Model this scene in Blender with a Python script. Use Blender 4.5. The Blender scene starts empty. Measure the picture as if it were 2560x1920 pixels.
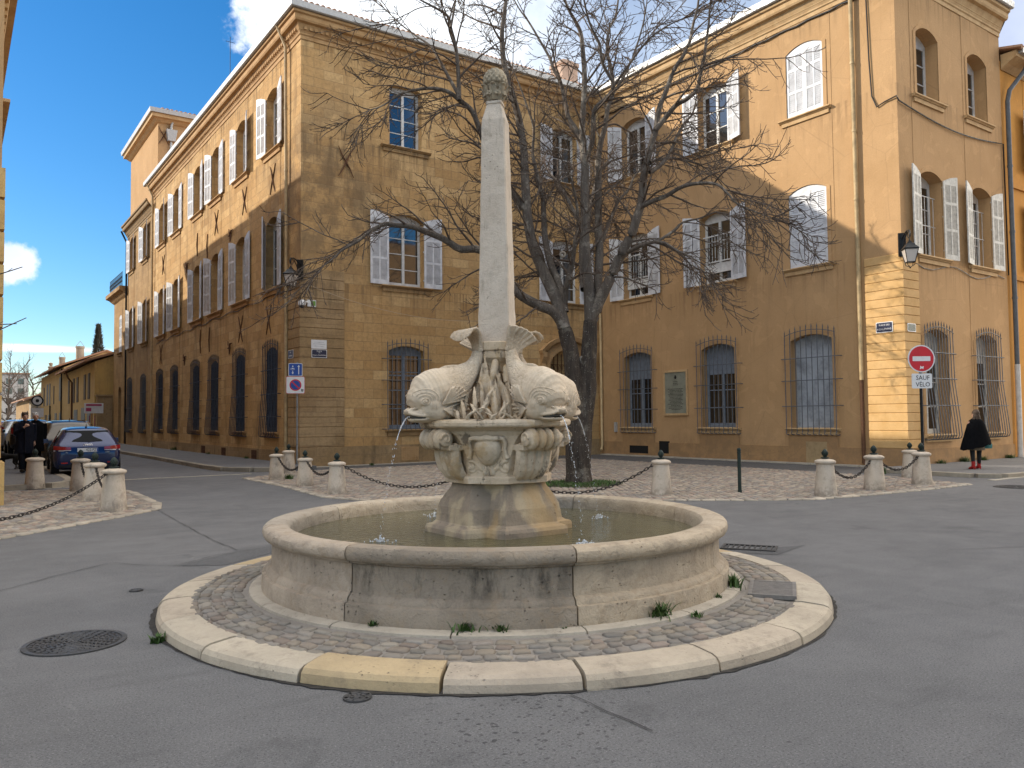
import bpy, bmesh, math, random
import numpy as np
from mathutils import Vector, Matrix, noise
rad = math.radians
random.seed(7)
C = bpy.context.scene.collection
SC = bpy.context.scene
# ------------------------------------------------------------------ camera, sky, sun, exposure
cam = bpy.data.cameras.new("camera"); camo = bpy.data.objects.new("camera", cam); C.objects.link(camo)
cam.sensor_width = 36; cam.lens = 36 * 2000 / 2560; cam.clip_end = 2000; cam.clip_start = .05
camo.location = (-4.1445, -6.1748, 1.55)
yaw, pitch, roll = .612, .043, .010
camo.matrix_world = (Matrix.Translation(camo.location) @ Matrix.Rotation(-yaw, 4, 'Z') @
                     Matrix.Rotation(math.pi/2 + pitch, 4, 'X') @ Matrix.Rotation(-roll, 4, 'Z'))
SC.camera = camo
SUN_DIR = Vector((-.734, .679, .4985)).normalized()      # towards the sun
SUN_EL = math.asin(SUN_DIR.z); SUN_AZ = math.atan2(SUN_DIR.x, SUN_DIR.y)
W = bpy.data.worlds.new("World"); SC.world = W; W.use_nodes = True
def sky():
    nt = W.node_tree; nt.nodes.clear(); N = nt.nodes.new; L = nt.links.new
    out = N('ShaderNodeOutputWorld'); bg = N('ShaderNodeBackground'); L(bg.outputs[0], out.inputs[0])
    st = N('ShaderNodeTexSky'); st.sky_type = 'NISHITA'; st.sun_disc = False
    st.sun_elevation = SUN_EL; st.sun_rotation = SUN_AZ; st.air_density = 1.0; st.dust_density = .2; st.ozone_density = 4.0
    hs = N('ShaderNodeHueSaturation'); hs.inputs['Saturation'].default_value = 1.30; hs.inputs['Value'].default_value = .73; L(st.outputs[0], hs.inputs['Color'])
    tc = N('ShaderNodeTexCoord')
    def m(op, a, b=None, c=None):
        n = N('ShaderNodeMath'); n.operation = op
        for i, v in enumerate((a, b, c)):
            if v is None: continue
            if isinstance(v, (int, float)): n.inputs[i].default_value = v
            else: L(v, n.inputs[i])
        return n.outputs[0]
    nz = N('ShaderNodeTexNoise'); nz.inputs['Scale'].default_value = 5.0; nz.inputs['Detail'].default_value = 9; nz.inputs['Roughness'].default_value = .6
    L(tc.outputs['Generated'], nz.inputs['Vector'])
    nz2 = N('ShaderNodeTexNoise'); nz2.inputs['Scale'].default_value = 2.2; nz2.inputs['Detail'].default_value = 7; nz2.inputs['Roughness'].default_value = .55
    L(tc.outputs['Generated'], nz2.inputs['Vector'])
    nz3 = N('ShaderNodeTexNoise'); nz3.inputs['Scale'].default_value = 26; nz3.inputs['Detail'].default_value = 9; nz3.inputs['Roughness'].default_value = .62
    L(tc.outputs['Generated'], nz3.inputs['Vector'])
    def blob(d, r, soft, amp, zs=1.):
        # a cloud bank centred on a direction of the sky; r, soft as cosines of its half width
        d = Vector(d).normalized()
        sc = N('ShaderNodeVectorMath'); sc.operation = 'MULTIPLY'; L(tc.outputs['Generated'], sc.inputs[0]); sc.inputs[1].default_value = (1,1,zs)
        v = N('ShaderNodeVectorMath'); v.operation = 'DISTANCE'; L(sc.outputs[0], v.inputs[0]); v.inputs[1].default_value = (d.x, d.y, d.z*zs)
        e = m('MULTIPLY_ADD', m('SUBTRACT', nz.outputs[0], .5), amp, v.outputs['Value']); e = m('MULTIPLY_ADD', m('SUBTRACT', nz3.outputs[0], .5), min(amp, .12)*1.1, e)
        mr = N('ShaderNodeMapRange'); mr.interpolation_type = 'SMOOTHSTEP'
        mr.inputs['From Min'].default_value = r + soft; mr.inputs['From Max'].default_value = r - soft
        L(e, mr.inputs['Value']); return mr.outputs[0]
    cur = hs.outputs[0]
    for dirs, cols, cover in CLOUDS:
        mk = None
        for q in dirs:
            k = blob(*q); mk = k if mk is None else m('MAXIMUM', mk, k)
        mr = N('ShaderNodeMapRange'); mr.interpolation_type = 'SMOOTHSTEP'; L(nz2.outputs[0], mr.inputs['Value'])
        mr.inputs['From Min'].default_value = .30; mr.inputs['From Max'].default_value = .50
        mk = m('MULTIPLY', mk, m('MULTIPLY_ADD', mr.outputs[0], 1-cover, cover))
        ccol = N('ShaderNodeValToRGB'); L(nz2.outputs[0], ccol.inputs[0]); ccol.color_ramp.interpolation = 'EASE'
        ccol.color_ramp.elements[0].position = .38; ccol.color_ramp.elements[0].color = (*cols[0], 1)
        ccol.color_ramp.elements[1].position = .60; ccol.color_ramp.elements[1].color = (*cols[1], 1)
        mx = N('ShaderNodeMix'); mx.data_type = 'RGBA'; L(mk, mx.inputs['Factor']); L(cur, mx.inputs['A']); L(ccol.outputs[0], mx.inputs['B']); cur = mx.outputs['Result']
    L(cur, bg.inputs[0]); bg.inputs[1].default_value = SKY_K
SKY_K = .10
# cloud layers, the last two out of view and added as fill light: [(direction, radius, softness, raggedness, z stretch)], (shadow colour, lit colour), least cover
CLOUDS = [([((.349,.771,.533),.186,.020,.22,1),((.55,.62,.56),.34,.07,.30,1),((.78,.40,.48),.30,.08,.3,1)], ((3.1,3.6,4.4),(6.4,6.7,7.0)), .55),
          ([((.90,.10,.36),.36,.06,.25,1)], ((2.3,2.7,3.7),(3.4,3.8,4.8)), .7),
          ([((.036,.984,.170),.043,.007,.05,1.7)], ((4.6,4.9,5.6),(7.4,7.6,7.8)), .75),
          ([((.03,.995,.080),.10,.05,.02,26)], ((6.,6.4,6.8),(6.4,6.7,7.)), .8),
          ([((.0,.0,1.),.62,.15,.35,1),((-.75,-.45,.55),.40,.12,.3,1)], ((8.5,8.5,8.6),(12.,11.8,11.5)), .75),  # unseen banks overhead and behind, added to brighten and neutralise the shade
          ([((.86,-.38,.42),.50,.10,.25,1)], ((19.,17.8,16.),(26.,24.,21.4)), .85)]  # unseen bright bank, added to light the right-hand sides of things
sky()
sl = bpy.data.lights.new("sun", 'SUN'); sl.energy = 2.55; sl.angle = rad(.5); sl.color = (1.0, .90, .76)
so = bpy.data.objects.new("sun", sl); C.objects.link(so); so.rotation_euler = SUN_DIR.to_track_quat('Z', 'Y').to_euler(); so.location = (-30, 30, 40)
SC.view_settings.view_transform = 'Standard'; SC.view_settings.look = 'None'; SC.view_settings.exposure = 1.22; SC.view_settings.gamma = 1.0
SC.render.engine = 'CYCLES'; SC.cycles.max_bounces = 6; SC.cycles.diffuse_bounces = 4; SC.cycles.use_denoising = True

# ------------------------------------------------------------------ mesh helpers
class MB:
    def __init__(s): s.v = []; s.f = []; s.m = []; s.s = []; s.c = []
    def add(s, vs, fs, mi=0, sm=False, col=None):
        o = len(s.v); s.v += [tuple(p) for p in vs]
        for f in fs: s.f.append(tuple(i + o for i in f)); s.m.append(mi); s.s.append(sm); s.c.append(col)
        return o
    def box(s, x0, x1, y0, y1, z0, z1, mi=0, col=None):
        s.add([(x0,y0,z0),(x1,y0,z0),(x1,y1,z0),(x0,y1,z0),(x0,y0,z1),(x1,y0,z1),(x1,y1,z1),(x0,y1,z1)],
              [(0,3,2,1),(4,5,6,7),(0,1,5,4),(1,2,6,5),(2,3,7,6),(3,0,4,7)], mi, False, col)
    def obox(s, c, half, M, mi=0):
        vs = [Vector(c) + M @ Vector((a*half[0], b*half[1], d*half[2])) for d in (-1,1) for a,b in ((-1,-1),(1,-1),(1,1),(-1,1))]
        s.add(vs, [(0,3,2,1),(4,5,6,7),(0,1,5,4),(1,2,6,5),(2,3,7,6),(3,0,4,7)], mi)
    def bar(s, p, q, r, n=4, mi=0, sm=False): s.tube([p, q], [r, r], n, mi, sm)
    def tube(s, pts, rr, n=8, mi=0, sm=True, cap=True):
        pts = [Vector(p) for p in pts]; k = len(pts)
        if isinstance(rr, (int, float)): rr = [rr]*k
        t0 = (pts[1]-pts[0]).normalized(); a = t0.orthogonal().normalized(); rings = []
        for i in range(k):
            t = (pts[min(i+1,k-1)] - pts[max(i-1,0)]).normalized()
            a = (a - t*a.dot(t)); a = a.normalized() if a.length > 1e-6 else t.orthogonal().normalized()
            b = t.cross(a); rings.append([pts[i] + (a*math.cos(2*math.pi*j/n) + b*math.sin(2*math.pi*j/n))*rr[i] for j in range(n)])
        vs = [p for r in rings for p in r]; fs = []
        for i in range(k-1):
            for j in range(n):
                fs.append((i*n+j, i*n+(j+1)%n, (i+1)*n+(j+1)%n, (i+1)*n+j))
        if cap: fs += [tuple(range(n))[::-1], tuple((k-1)*n+j for j in range(n))]
        s.add(vs, fs, mi, sm)
    def lathe(s, prof, n=32, c=(0,0,0), a0=0., a1=2*math.pi, mi=0, sm=True, col=None, cap=False):
        full = abs(a1-a0-2*math.pi) < 1e-6; k = n if full else n+1; vs = []; fs = []; P = len(prof)
        for j in range(k):
            a = a0 + (a1-a0)*j/n; ca, sa = math.cos(a), math.sin(a)
            for r, z in prof: vs.append((c[0]+r*ca, c[1]+r*sa, c[2]+z))
        for j in range(n):
            j2 = (j+1) % k
            for i in range(P-1): fs.append((j*P+i, j2*P+i, j2*P+i+1, j*P+i+1))
        if cap and not full: fs += [tuple(range(P)), tuple((k-1)*P+i for i in range(P))[::-1]]
        s.add(vs, fs, mi, sm, col)
    def prism(s, poly, f, d0, d1, mi=0):
        """poly in a 2D plane, f(a,b,d) -> xyz, extruded from d0 to d1"""
        n = len(poly); vs = [f(a,b,d0) for a,b in poly] + [f(a,b,d1) for a,b in poly]
        fs = [tuple(range(n))[::-1], tuple(range(n,2*n))] + [(i,(i+1)%n,n+(i+1)%n,n+i) for i in range(n)]
        s.add(vs, fs, mi)
    def loft(s, rings, mi=0, sm=False, cap=True, closed=True):
        n = len(rings[0]); vs = [p for r in rings for p in r]; fs = []
        for i in range(len(rings)-1):
            for j in range(n if closed else n-1): fs.append((i*n+j, i*n+(j+1)%n, (i+1)*n+(j+1)%n, (i+1)*n+j))
        if cap: fs += [tuple(range(n))[::-1], tuple((len(rings)-1)*n+j for j in range(n))]
        s.add(vs, fs, mi, sm)
    def sphere(s, c, r, nu=12, nv=8, mi=0, M=None):
        rx, ry, rz = (r,r,r) if isinstance(r,(int,float)) else r; vs = []; fs = []
        for i in range(nv+1):
            t = math.pi*i/nv
            for j in range(nu):
                a = 2*math.pi*j/nu; p = Vector((rx*math.sin(t)*math.cos(a), ry*math.sin(t)*math.sin(a), rz*math.cos(t)))
                if M: p = M @ p
                vs.append(Vector(c)+p)
        for i in range(nv):
            for j in range(nu): fs.append((i*nu+j, (i+1)*nu+j, (i+1)*nu+(j+1)%nu, i*nu+(j+1)%nu))
        s.add(vs, fs, mi, True)
    def mesh(s, name, mats, fix=True):
        me = bpy.data.meshes.new(name); me.from_pydata(s.v, [], s.f)
        for m in (mats if isinstance(mats,(list,tuple)) else [mats]): me.materials.append(m)
        me.polygons.foreach_set('material_index', s.m); me.polygons.foreach_set('use_smooth', s.s)
        if any(c is not None for c in s.c):
            ca = me.color_attributes.new('Col', 'FLOAT_COLOR', 'CORNER'); buf = []
            for p, c in zip(me.polygons, s.c):
                buf += list((c or (1,1,1)) + (1,)) * p.loop_total
            ca.data.foreach_set('color', buf)
        if fix:
            bm = bmesh.new(); bm.from_mesh(me)
            bmesh.ops.remove_doubles(bm, verts=bm.verts, dist=1e-5)
            bmesh.ops.recalc_face_normals(bm, faces=bm.faces); bm.to_mesh(me); bm.free()
        me.update()
        if any(s.s): me.set_sharp_from_angle(angle=rad(40))
        return me
    def build(s, name, mats, parent=None, loc=None, fix=True): return obj(name, s.mesh(name, mats, fix), parent, loc)
def obj(name, me, parent=None, loc=None, rz=0.):
    """link a mesh; without loc its vertices are world coordinates"""
    o = bpy.data.objects.new(name, me); C.objects.link(o); o.rotation_euler = (0,0,rz)
    if parent is not None: o.parent = parent
    if loc is not None: o.location = loc
    elif parent is not None:
        p, q = Vector(), parent
        while q is not None: p += q.location; q = q.parent
        o.location = -p
    return o
def tag(o, label=None, cat=None, group=None, kind=None):
    if label: o['label'] = label
    if cat: o['category'] = cat
    if group: o['group'] = group
    if kind: o['kind'] = kind
    return o
def thing(name, label, cat, loc=(0,0,0), rz=0., group=None):
    o = bpy.data.objects.new(name, None); C.objects.link(o); o.location = loc; o.rotation_euler = (0,0,rz); o.empty_display_size = .2
    return tag(o, label, cat, group)
def dup(o, loc=None, rz=None, parent=None, label=None):
    c = o.copy(); C.objects.link(c)
    if parent is not None: c.parent = parent
    if loc is not None: c.location = loc
    if rz is not None: c.rotation_euler = (0,0,rz)
    if label: c['label'] = label
    for k in KIDS.get(o.name, [k for k in o.children]):
        dup(k, parent=c)
    return c
KIDS = {}
def struct(o, label=None): return tag(o, label, kind='structure')
def text_mesh(body, size, depth=.002, align='CENTER'):
    cu = bpy.data.curves.new('lettering', 'FONT'); cu.body = body; cu.size = size; cu.align_x = align; cu.align_y = 'CENTER'; cu.extrude = depth; cu.resolution_u = 2
    o = bpy.data.objects.new('lettering', cu); C.objects.link(o)
    bpy.context.view_layer.update(); me = bpy.data.meshes.new_from_object(o.evaluated_get(bpy.context.evaluated_depsgraph_get()))
    bpy.data.objects.remove(o); bpy.data.curves.remove(cu); return me
def lettering(body, size, mat, parent, loc, rot, sx=1.):
    """text standing on a sign: local x right, y up, z out of the sign"""
    me = text_mesh(body, size); me.materials.clear(); me.materials.append(mat)
    o = bpy.data.objects.new('lettering', me); C.objects.link(o); o.parent = parent; o.location = loc; o.rotation_euler = rot; o.scale = (sx,1,1); return o
def baked(mb, name, mat, voxel=.012, smooth=3, disp=None):
    """fuse overlapping shapes of one carved body into a single skin"""
    me = mb.mesh(name, mat); o = bpy.data.objects.new(name, me); C.objects.link(o)
    m = o.modifiers.new('r', 'REMESH'); m.mode = 'VOXEL'; m.voxel_size = voxel; m.use_smooth_shade = True
    if smooth: m = o.modifiers.new('s', 'SMOOTH'); m.factor = .5; m.iterations = smooth
    bpy.context.view_layer.update()
    r = bpy.data.meshes.new_from_object(o.evaluated_get(bpy.context.evaluated_depsgraph_get()))
    bpy.data.objects.remove(o); bpy.data.meshes.remove(me); r.name = name
    for p in r.polygons: p.use_smooth = True
    if disp: disp(r)
    return r
def skin(name, verts, edges, radii, mat, sub=1, root=0):
    me = bpy.data.meshes.new(name); me.from_pydata(verts, edges, []); me.materials.append(mat)
    o = bpy.data.objects.new(name, me); C.objects.link(o)
    m = o.modifiers.new('k', 'SKIN'); m.use_smooth_shade = True
    sv = me.skin_vertices[0].data
    for i, r in enumerate(radii): sv[i].radius = r if isinstance(r, tuple) else (r, r)
    sv[root].use_root = True
    m = o.modifiers.new('d', 'SUBSURF'); m.levels = sub; m.render_levels = sub
    bpy.context.view_layer.update()
    r = bpy.data.meshes.new_from_object(o.evaluated_get(bpy.context.evaluated_depsgraph_get()))
    bpy.data.objects.remove(o); bpy.data.meshes.remove(me); r.name = name
    for p in r.polygons: p.use_smooth = True
    return r

# ------------------------------------------------------------------ materials
def mat(name, col=(.5,.5,.5), rough=.8, metal=0., spec=.3):
    m = bpy.data.materials.new(name); m.use_nodes = True; b = m.node_tree.nodes['Principled BSDF']
    b.inputs['Base Color'].default_value = (*col, 1); b.inputs['Roughness'].default_value = rough
    b.inputs['Metallic'].default_value = metal; b.inputs['Specular IOR Level'].default_value = spec
    return m
def streaks(g, c, dark, amt, P):
    sp = g.n('SeparateXYZ'); g.L(P, sp.inputs[0]); z = sp.outputs[2]; s = None
    for top, ln in ((6.22,1.3),(11.25,1.2),(14.4,1.0)):
        k = g.math('MULTIPLY', g.ramp(z, top-ln, top-.1), g.ramp(z, top+.05, top)); s = k if s is None else g.math('MAXIMUM', s, k)
    n = g.ramp(g.noise(g.vmul(P,(4.5,4.5,.12)), 1.2, 6, .7), .47, .66)
    return g.mix(g.math('MULTIPLY', g.math('MULTIPLY', s, n), amt), c, dark)
class NT:
    """small node-graph writer"""
    def __init__(s, m): s.t = m.node_tree; s.b = s.t.nodes['Principled BSDF']; s.L = s.t.links.new
    def n(s, ty, **kw):
        x = s.t.nodes.new('ShaderNode'+ty)
        for k, v in kw.items(): setattr(x, k, v)
        return x
    def put(s, sock, v):
        if v is None: return
        if hasattr(v, 'is_output'): s.L(v, sock)
        else: sock.default_value = (*v, 1) if (isinstance(v, tuple) and len(v) == 3 and sock.type == 'RGBA') else v
    def pos(s): return s.n('NewGeometry').outputs['Position']
    def objc(s): return s.n('TexCoord').outputs['Object']
    def noise(s, vec, scale, detail=5, rough=.55, dist=0):
        x = s.n('TexNoise'); s.put(x.inputs['Vector'], vec); x.inputs['Scale'].default_value = scale; x.inputs['Detail'].default_value = detail
        x.inputs['Roughness'].default_value = rough; x.inputs['Distortion'].default_value = dist; return x.outputs[0]
    def voro(s, vec, scale, feat='F1', out='Distance'):
        x = s.n('TexVoronoi'); x.feature = feat; s.put(x.inputs['Vector'], vec); x.inputs['Scale'].default_value = scale; return x.outputs[out]
    def math(s, op, a, b=None, c=None):
        x = s.n('Math', operation=op)
        for i, v in enumerate((a,b,c)): s.put(x.inputs[i], v)
        return x.outputs[0]
    def ramp(s, f, lo, hi, a=0., b=1.):
        x = s.n('MapRange'); x.interpolation_type = 'SMOOTHSTEP'; s.put(x.inputs[0], f)
        for i, v in enumerate((lo,hi,a,b)): x.inputs[1+i].default_value = v
        return x.outputs[0]
    def mix(s, f, a, b, mode='MIX'):
        x = s.n('Mix', data_type='RGBA', blend_type=mode); s.put(x.inputs['Factor'], f); s.put(x.inputs['A'], a); s.put(x.inputs['B'], b); return x.outputs['Result']
    def vmul(s, v, k): x = s.n('VectorMath', operation='MULTIPLY'); s.put(x.inputs[0], v); x.inputs[1].default_value = k; return x.outputs[0]
    def wallco(s):
        p = s.n('SeparateXYZ'); s.L(s.pos(), p.inputs[0]); c = s.n('CombineXYZ')
        s.L(s.math('ADD', p.outputs[0], p.outputs[1]), c.inputs[0]); s.L(p.outputs[2], c.inputs[1]); return c.outputs[0], p
    def bump(s, h, st=.4, d=.02):
        x = s.n('Bump'); s.put(x.inputs['Height'], h); x.inputs['Strength'].default_value = st; x.inputs['Distance'].default_value = d
        s.L(x.outputs[0], s.b.inputs['Normal'])
    def col(s, c): s.put(s.b.inputs['Base Color'], c)
    def rough(s, r): s.put(s.b.inputs['Roughness'], r)
def m_ashlar(name, c1, c2, c3, grime, bw=.62, bh=.31, patch=None):
    m = mat(name, c1, .9, spec=.15); g = NT(m); v, p = g.wallco(); P = g.pos()
    br = g.n('TexBrick'); br.offset = .5; g.L(v, br.inputs['Vector']); br.inputs['Scale'].default_value = 1.; br.inputs['Brick Width'].default_value = bw; br.inputs['Row Height'].default_value = bh
    br.inputs['Mortar Size'].default_value = .011; br.inputs['Mortar Smooth'].default_value = .5; br.inputs['Bias'].default_value = 0
    br.inputs['Color1'].default_value = (0,0,0,1); br.inputs['Color2'].default_value = (1,1,1,1); br.inputs['Mortar'].default_value = (.5,.5,.5,1)
    dv = g.n('VectorMath', operation='ADD'); g.L(v, dv.inputs[0])
    nn = g.n('TexNoise'); g.L(P, nn.inputs['Vector']); nn.inputs['Scale'].default_value = 3; 
    nv = g.n('VectorMath', operation='MULTIPLY'); g.L(nn.outputs['Color'], nv.inputs[0]); nv.inputs[1].default_value = (.05,.05,0); g.L(nv.outputs[0], dv.inputs[1]); g.L(dv.outputs[0], br.inputs['Vector'])
    c = g.mix(br.outputs['Color'], c1, c2)
    c = g.mix(g.math('MULTIPLY', g.ramp(g.noise(P, .55, 6, .6), .42, .62), .65), c, c3)
    c = g.mix(g.math('MULTIPLY', g.ramp(g.noise(P, 9, 6, .7), .35, .8), .45), c, grime)
    st = g.noise(g.vmul(P, (1.2,1.2,.28)), 1.1, 7, .68)
    c = g.mix(g.math('MULTIPLY', g.ramp(st, .51, .70), .68), c, grime)
    if patch:      # a soot-dark weathered area of the wall
        dv2 = g.n('VectorMath', operation='DISTANCE'); g.L(g.vmul(P,(1,.4,.55)), dv2.inputs[0]); q = patch[0]; dv2.inputs[1].default_value = (q[0],q[1]*.4,q[2]*.55)
        k = g.math('MULTIPLY', g.ramp(dv2.outputs['Value'], patch[1], patch[1]*.35), g.ramp(g.noise(P, 1.3, 7, .7), .36, .58)); c = g.mix(g.math('MULTIPLY', k, .62), c, (.14,.10,.062))
    c = streaks(g, c, grime, .75, P)
    c = g.mix(g.math('MULTIPLY', br.outputs['Fac'], .55), c, (.24,.165,.095))
    g.col(c)
    h = g.math('ADD', g.math('MULTIPLY', br.outputs['Fac'], -.7), g.math('MULTIPLY', g.noise(P, 14, 8, .7), .9)); g.bump(h, .55, .025)
    return m
def m_stucco(name, c1, c2, c3):
    m = mat(name, c1, .92, spec=.12); g = NT(m); P = g.pos()
    c = g.mix(g.ramp(g.noise(P, .35, 8, .7), .36, .68), c1, c2)
    c = g.mix(g.math('MULTIPLY', g.ramp(g.noise(g.vmul(P, (5,5,.35)), 1.3, 8, .72), .52, .74), .42), c, c3)
    c = g.mix(g.math('MULTIPLY', g.ramp(g.noise(P, 22, 5, .7), .4, .75), .22), c, c3)
    c = g.mix(g.math('MULTIPLY', g.ramp(g.noise(P, 1.7, 3, .5, 1.2), .60, .63), .30), c, tuple(x*1.18 for x in c1))
    c = streaks(g, c, tuple(x*.7 for x in c3), .5, P)
    sp_ = g.n('SeparateXYZ'); g.L(P, sp_.inputs[0]); low = g.math('MULTIPLY', g.ramp(sp_.outputs[2], 1.5, .2), g.ramp(g.noise(P, 2.2, 6, .7), .36, .62)); c = g.mix(g.math('MULTIPLY', low, .55), c, c3)
    cr = g.voro(g.mix(.12, P, g.n('TexNoise').outputs['Color']), .55, 'DISTANCE_TO_EDGE')
    c = g.mix(g.math('MULTIPLY', g.ramp(cr, .006, .0), .35), c, c3)
    g.col(c); g.bump(g.noise(P, 18, 9, .72), .45, .02); return m
def m_stone(name, c1, c2, dark, bump=.5, pits=True, world=False, dk=.6, attr=False):
    m = mat(name, c1, .85, spec=.25); g = NT(m); P = g.pos() if world else g.objc()
    c = g.mix(g.ramp(g.noise(P, 2.3, 7, .65), .36, .66), c1, c2)
    if attr:
        a = g.n('Attribute'); a.attribute_name = 'Col'; c = g.mix(1., c, a.outputs['Color'], 'MULTIPLY')
    c = g.mix(g.math('MULTIPLY', g.ramp(g.noise(P, 5.5, 9, .75), .50, .72), dk), c, dark)
    c = g.mix(g.math('MULTIPLY', g.ramp(g.noise(P, 38, 6, .7), .5, .8), .3), c, dark)
    h = g.math('ADD', g.math('MULTIPLY', g.noise(P, 16, 9, .7), 1.), g.math('MULTIPLY', g.noise(P, 70, 4, .6), .35))
    if pits:
        pt = g.ramp(g.voro(g.mix(.06, P, g.n('TexNoise').outputs['Color']), 26), .22, .06); sel = g.ramp(g.noise(P, 4, 3), .50, .62)
        pt = g.math('MULTIPLY', pt, sel); h = g.math('SUBTRACT', h, g.math('MULTIPLY', pt, 1.1)); c = g.mix(g.math('MULTIPLY', pt, .55), c, dark)
    g.col(c); g.bump(h, bump, .015); return m
def m_paint(name, col, rough=.55, var=.15, scale=6, spec=.35):
    m = mat(name, col, rough, spec=spec); g = NT(m); P = g.pos()
    d = tuple(x*(1-var*1.8) for x in col)
    c = g.mix(g.ramp(g.noise(P, scale, 6, .65), .38, .7), col, d); oi = g.n('ObjectInfo'); c = g.mix(g.math('MULTIPLY', oi.outputs['Random'], var*1.2), c, tuple(x*.62 for x in col)); g.col(c)
    g.bump(g.noise(P, scale*9, 4), .12, .004); return m
def m_metal(name, col, rough=.5, metal=.6, var=.35):
    m = mat(name, col, rough, metal); g = NT(m); P = g.objc()
    g.col(g.mix(g.ramp(g.noise(P, 14, 6, .7), .4, .7), col, tuple(x*(1-var) for x in col))); g.rough(g.ramp(g.noise(P, 9), .3, .7, rough-.12, rough+.15))
    g.bump(g.noise(P, 60, 4), .15, .003); return m
OCHRE = m_ashlar('ochre_ashlar', (.42,.255,.108), (.60,.405,.195), (.49,.30,.125), (.17,.112,.060), .72, .33, ((6.3,19.43,9.3),2.6))
OCHRE_DK = m_ashlar('rusticated_ashlar', (.33,.22,.115), (.42,.29,.155), (.29,.19,.09), (.10,.075,.048), 1.4, .37)
OLDST = m_ashlar('brown_ashlar', (.34,.22,.105), (.41,.27,.13), (.30,.18,.08), (.15,.10,.055), .7, .33)
CORN = m_stone('cornice_stone', (.47,.30,.145), (.38,.225,.10), (.20,.12,.06), .4, False, True)
CORN2 = m_stone('cornice_render', (.52,.36,.19), (.44,.285,.14), (.26,.17,.08), .35, False, True)
STUCCO = m_stucco('ochre_render', (.455,.288,.146), (.395,.246,.120), (.265,.17,.094))
STUC_PL = m_stucco('plinth_render', (.36,.22,.105), (.33,.20,.10), (.20,.135,.08))
ORANGE = m_stucco('orange_render', (.56,.28,.07), (.50,.24,.06), (.34,.17,.06))
YELLOW = m_stucco('yellow_render', (.55,.40,.20), (.48,.33,.15), (.30,.21,.11))
YELLOW2 = m_stucco('stained_yellow_render', (.56,.37,.13), (.38,.25,.11), (.20,.15,.085))
GREYW = m_stucco('grey_render', (.38,.33,.26), (.33,.28,.21), (.22,.18,.13))
ZINC = m_metal('zinc', (.46,.46,.45), .5, .35, .2)
BEIGEP = m_paint('beige_pipe_paint', (.52,.38,.20), .55, .2, 3)
IRON = m_metal('grey_iron', (.115,.125,.14), .6, .2)
RUST = m_metal('rusty_iron', (.13,.065,.035), .85, .1)
BLACKI = m_metal('black_iron', (.012,.013,.014), .45, .2)
WHITEP = m_paint('white_shutter_paint', (.64,.65,.67), .5, .14, 5)
CREAMP = m_paint('aged_white_paint', (.60,.59,.54), .6, .18, 9)
FRAMEW = m_paint('white_window_paint', (.62,.62,.60), .5, .12, 8)
FRAMEG = m_paint('blue_grey_paint', (.20,.235,.285), .5, .15, 6)
BLUESH = m_paint('dark_blue_paint', (.028,.042,.075), .55, .2, 5)
GLASS = mat('window_glass', (.012,.014,.017), .04, spec=.9); GLASS.node_tree.nodes['Principled BSDF'].inputs['IOR'].default_value = 1.75
CURT = m_paint('white_curtain', (.55,.55,.53), .8, .1, 12)
BOARD = m_paint('grey_boards', (.36,.40,.45), .6, .25, 2.5)
TILE = m_stone('clay_roof_tile', (.40,.22,.13), (.33,.20,.13), (.13,.09,.065), .4, False, True)
DARKIN = mat('dark_interior', (.01,.01,.01), .9)

SEAMS = [[(-1.12,9.23),(-1.23,6.99),(-1.31,5.03),(-1.31,3.64)],[(-3.74,2.66),(-3.25,3.18),(-2.65,3.65),(-2.48,3.34),(-2.15,3.02),(-1.88,2.67)],[(-2.15,3.02),(-1.31,3.64),(-.86,3.74)],[(-6.5,.9),(-4.6,2.1),(-3.74,2.66)],[(-1.28,-2.63),(-1.29,-2.95),(-1.30,-3.28)],
 [(8.8,1.6),(11,.9),(13,.2),(17,-.4)],[(-.9,17.2),(1,16.4),(2.4,15.9)],[(5.2,-1.5),(7.5,-2.6),(10,-4)]]
PATCH = [[(-2.1,3.0),(-1.32,3.6),(-.86,3.7),(-1.0,3.2),(-1.7,2.72)],[(3.45,-.1),(4.25,-.29),(3.41,-.51),(2.95,.2)]]
WEEDS = [(-1.33,-1.585,1.0,'tall grassy tuft at the front foot of the basin'),(-1.14,-1.73,.8,'leafy weed just right of the tall tuft at the basin foot'),(-1.76,-1.10,.6,'low weed at the front left foot of the basin'),(-.01,-2.085,1.3,'bushy weed at the right front foot of the basin'),(1.17,-1.74,1.2,'pair of weeds at the right side of the basin'),(.76,-1.945,.5,'small weed on the ring stone right of the basin'),(.23,-2.2,.45,'small flat weed among the setts right of the bushy one'),(-.76,-1.93,.35,'tiny weed by the open joint of the basin'),(-2.93,-.08,.7,'weed at the left foot of the round kerb'),(3.14,14.4,1.6,'green clump between the bollards by the ashlar house'),
 (5.2,23.6,1.5,'green clump at the wall foot up the street'),(5.2,24.9,2.2,'larger green clump at the wall foot up the street'),(5.2,37,3.,'farthest green clump along the street wall'),(5.2,30.5,2.,'green clump halfway along the street wall'),(19.9,6.0,2.2,'small green bush at the wall foot left of the walking woman'),(21.3,6.0,2.6,'green bush at the wall foot behind the walking woman'),(22.4,6.0,2.4,'green bush at the wall foot right of the walking woman'),(24.3,6.0,2.4,'green bush by the downpipe at the right edge'),(15.9,5.5,1.8,'green clump beside the half hidden bollard'),(7.6,18.9,1.,'weed at the foot of the ashlar front')]
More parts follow.
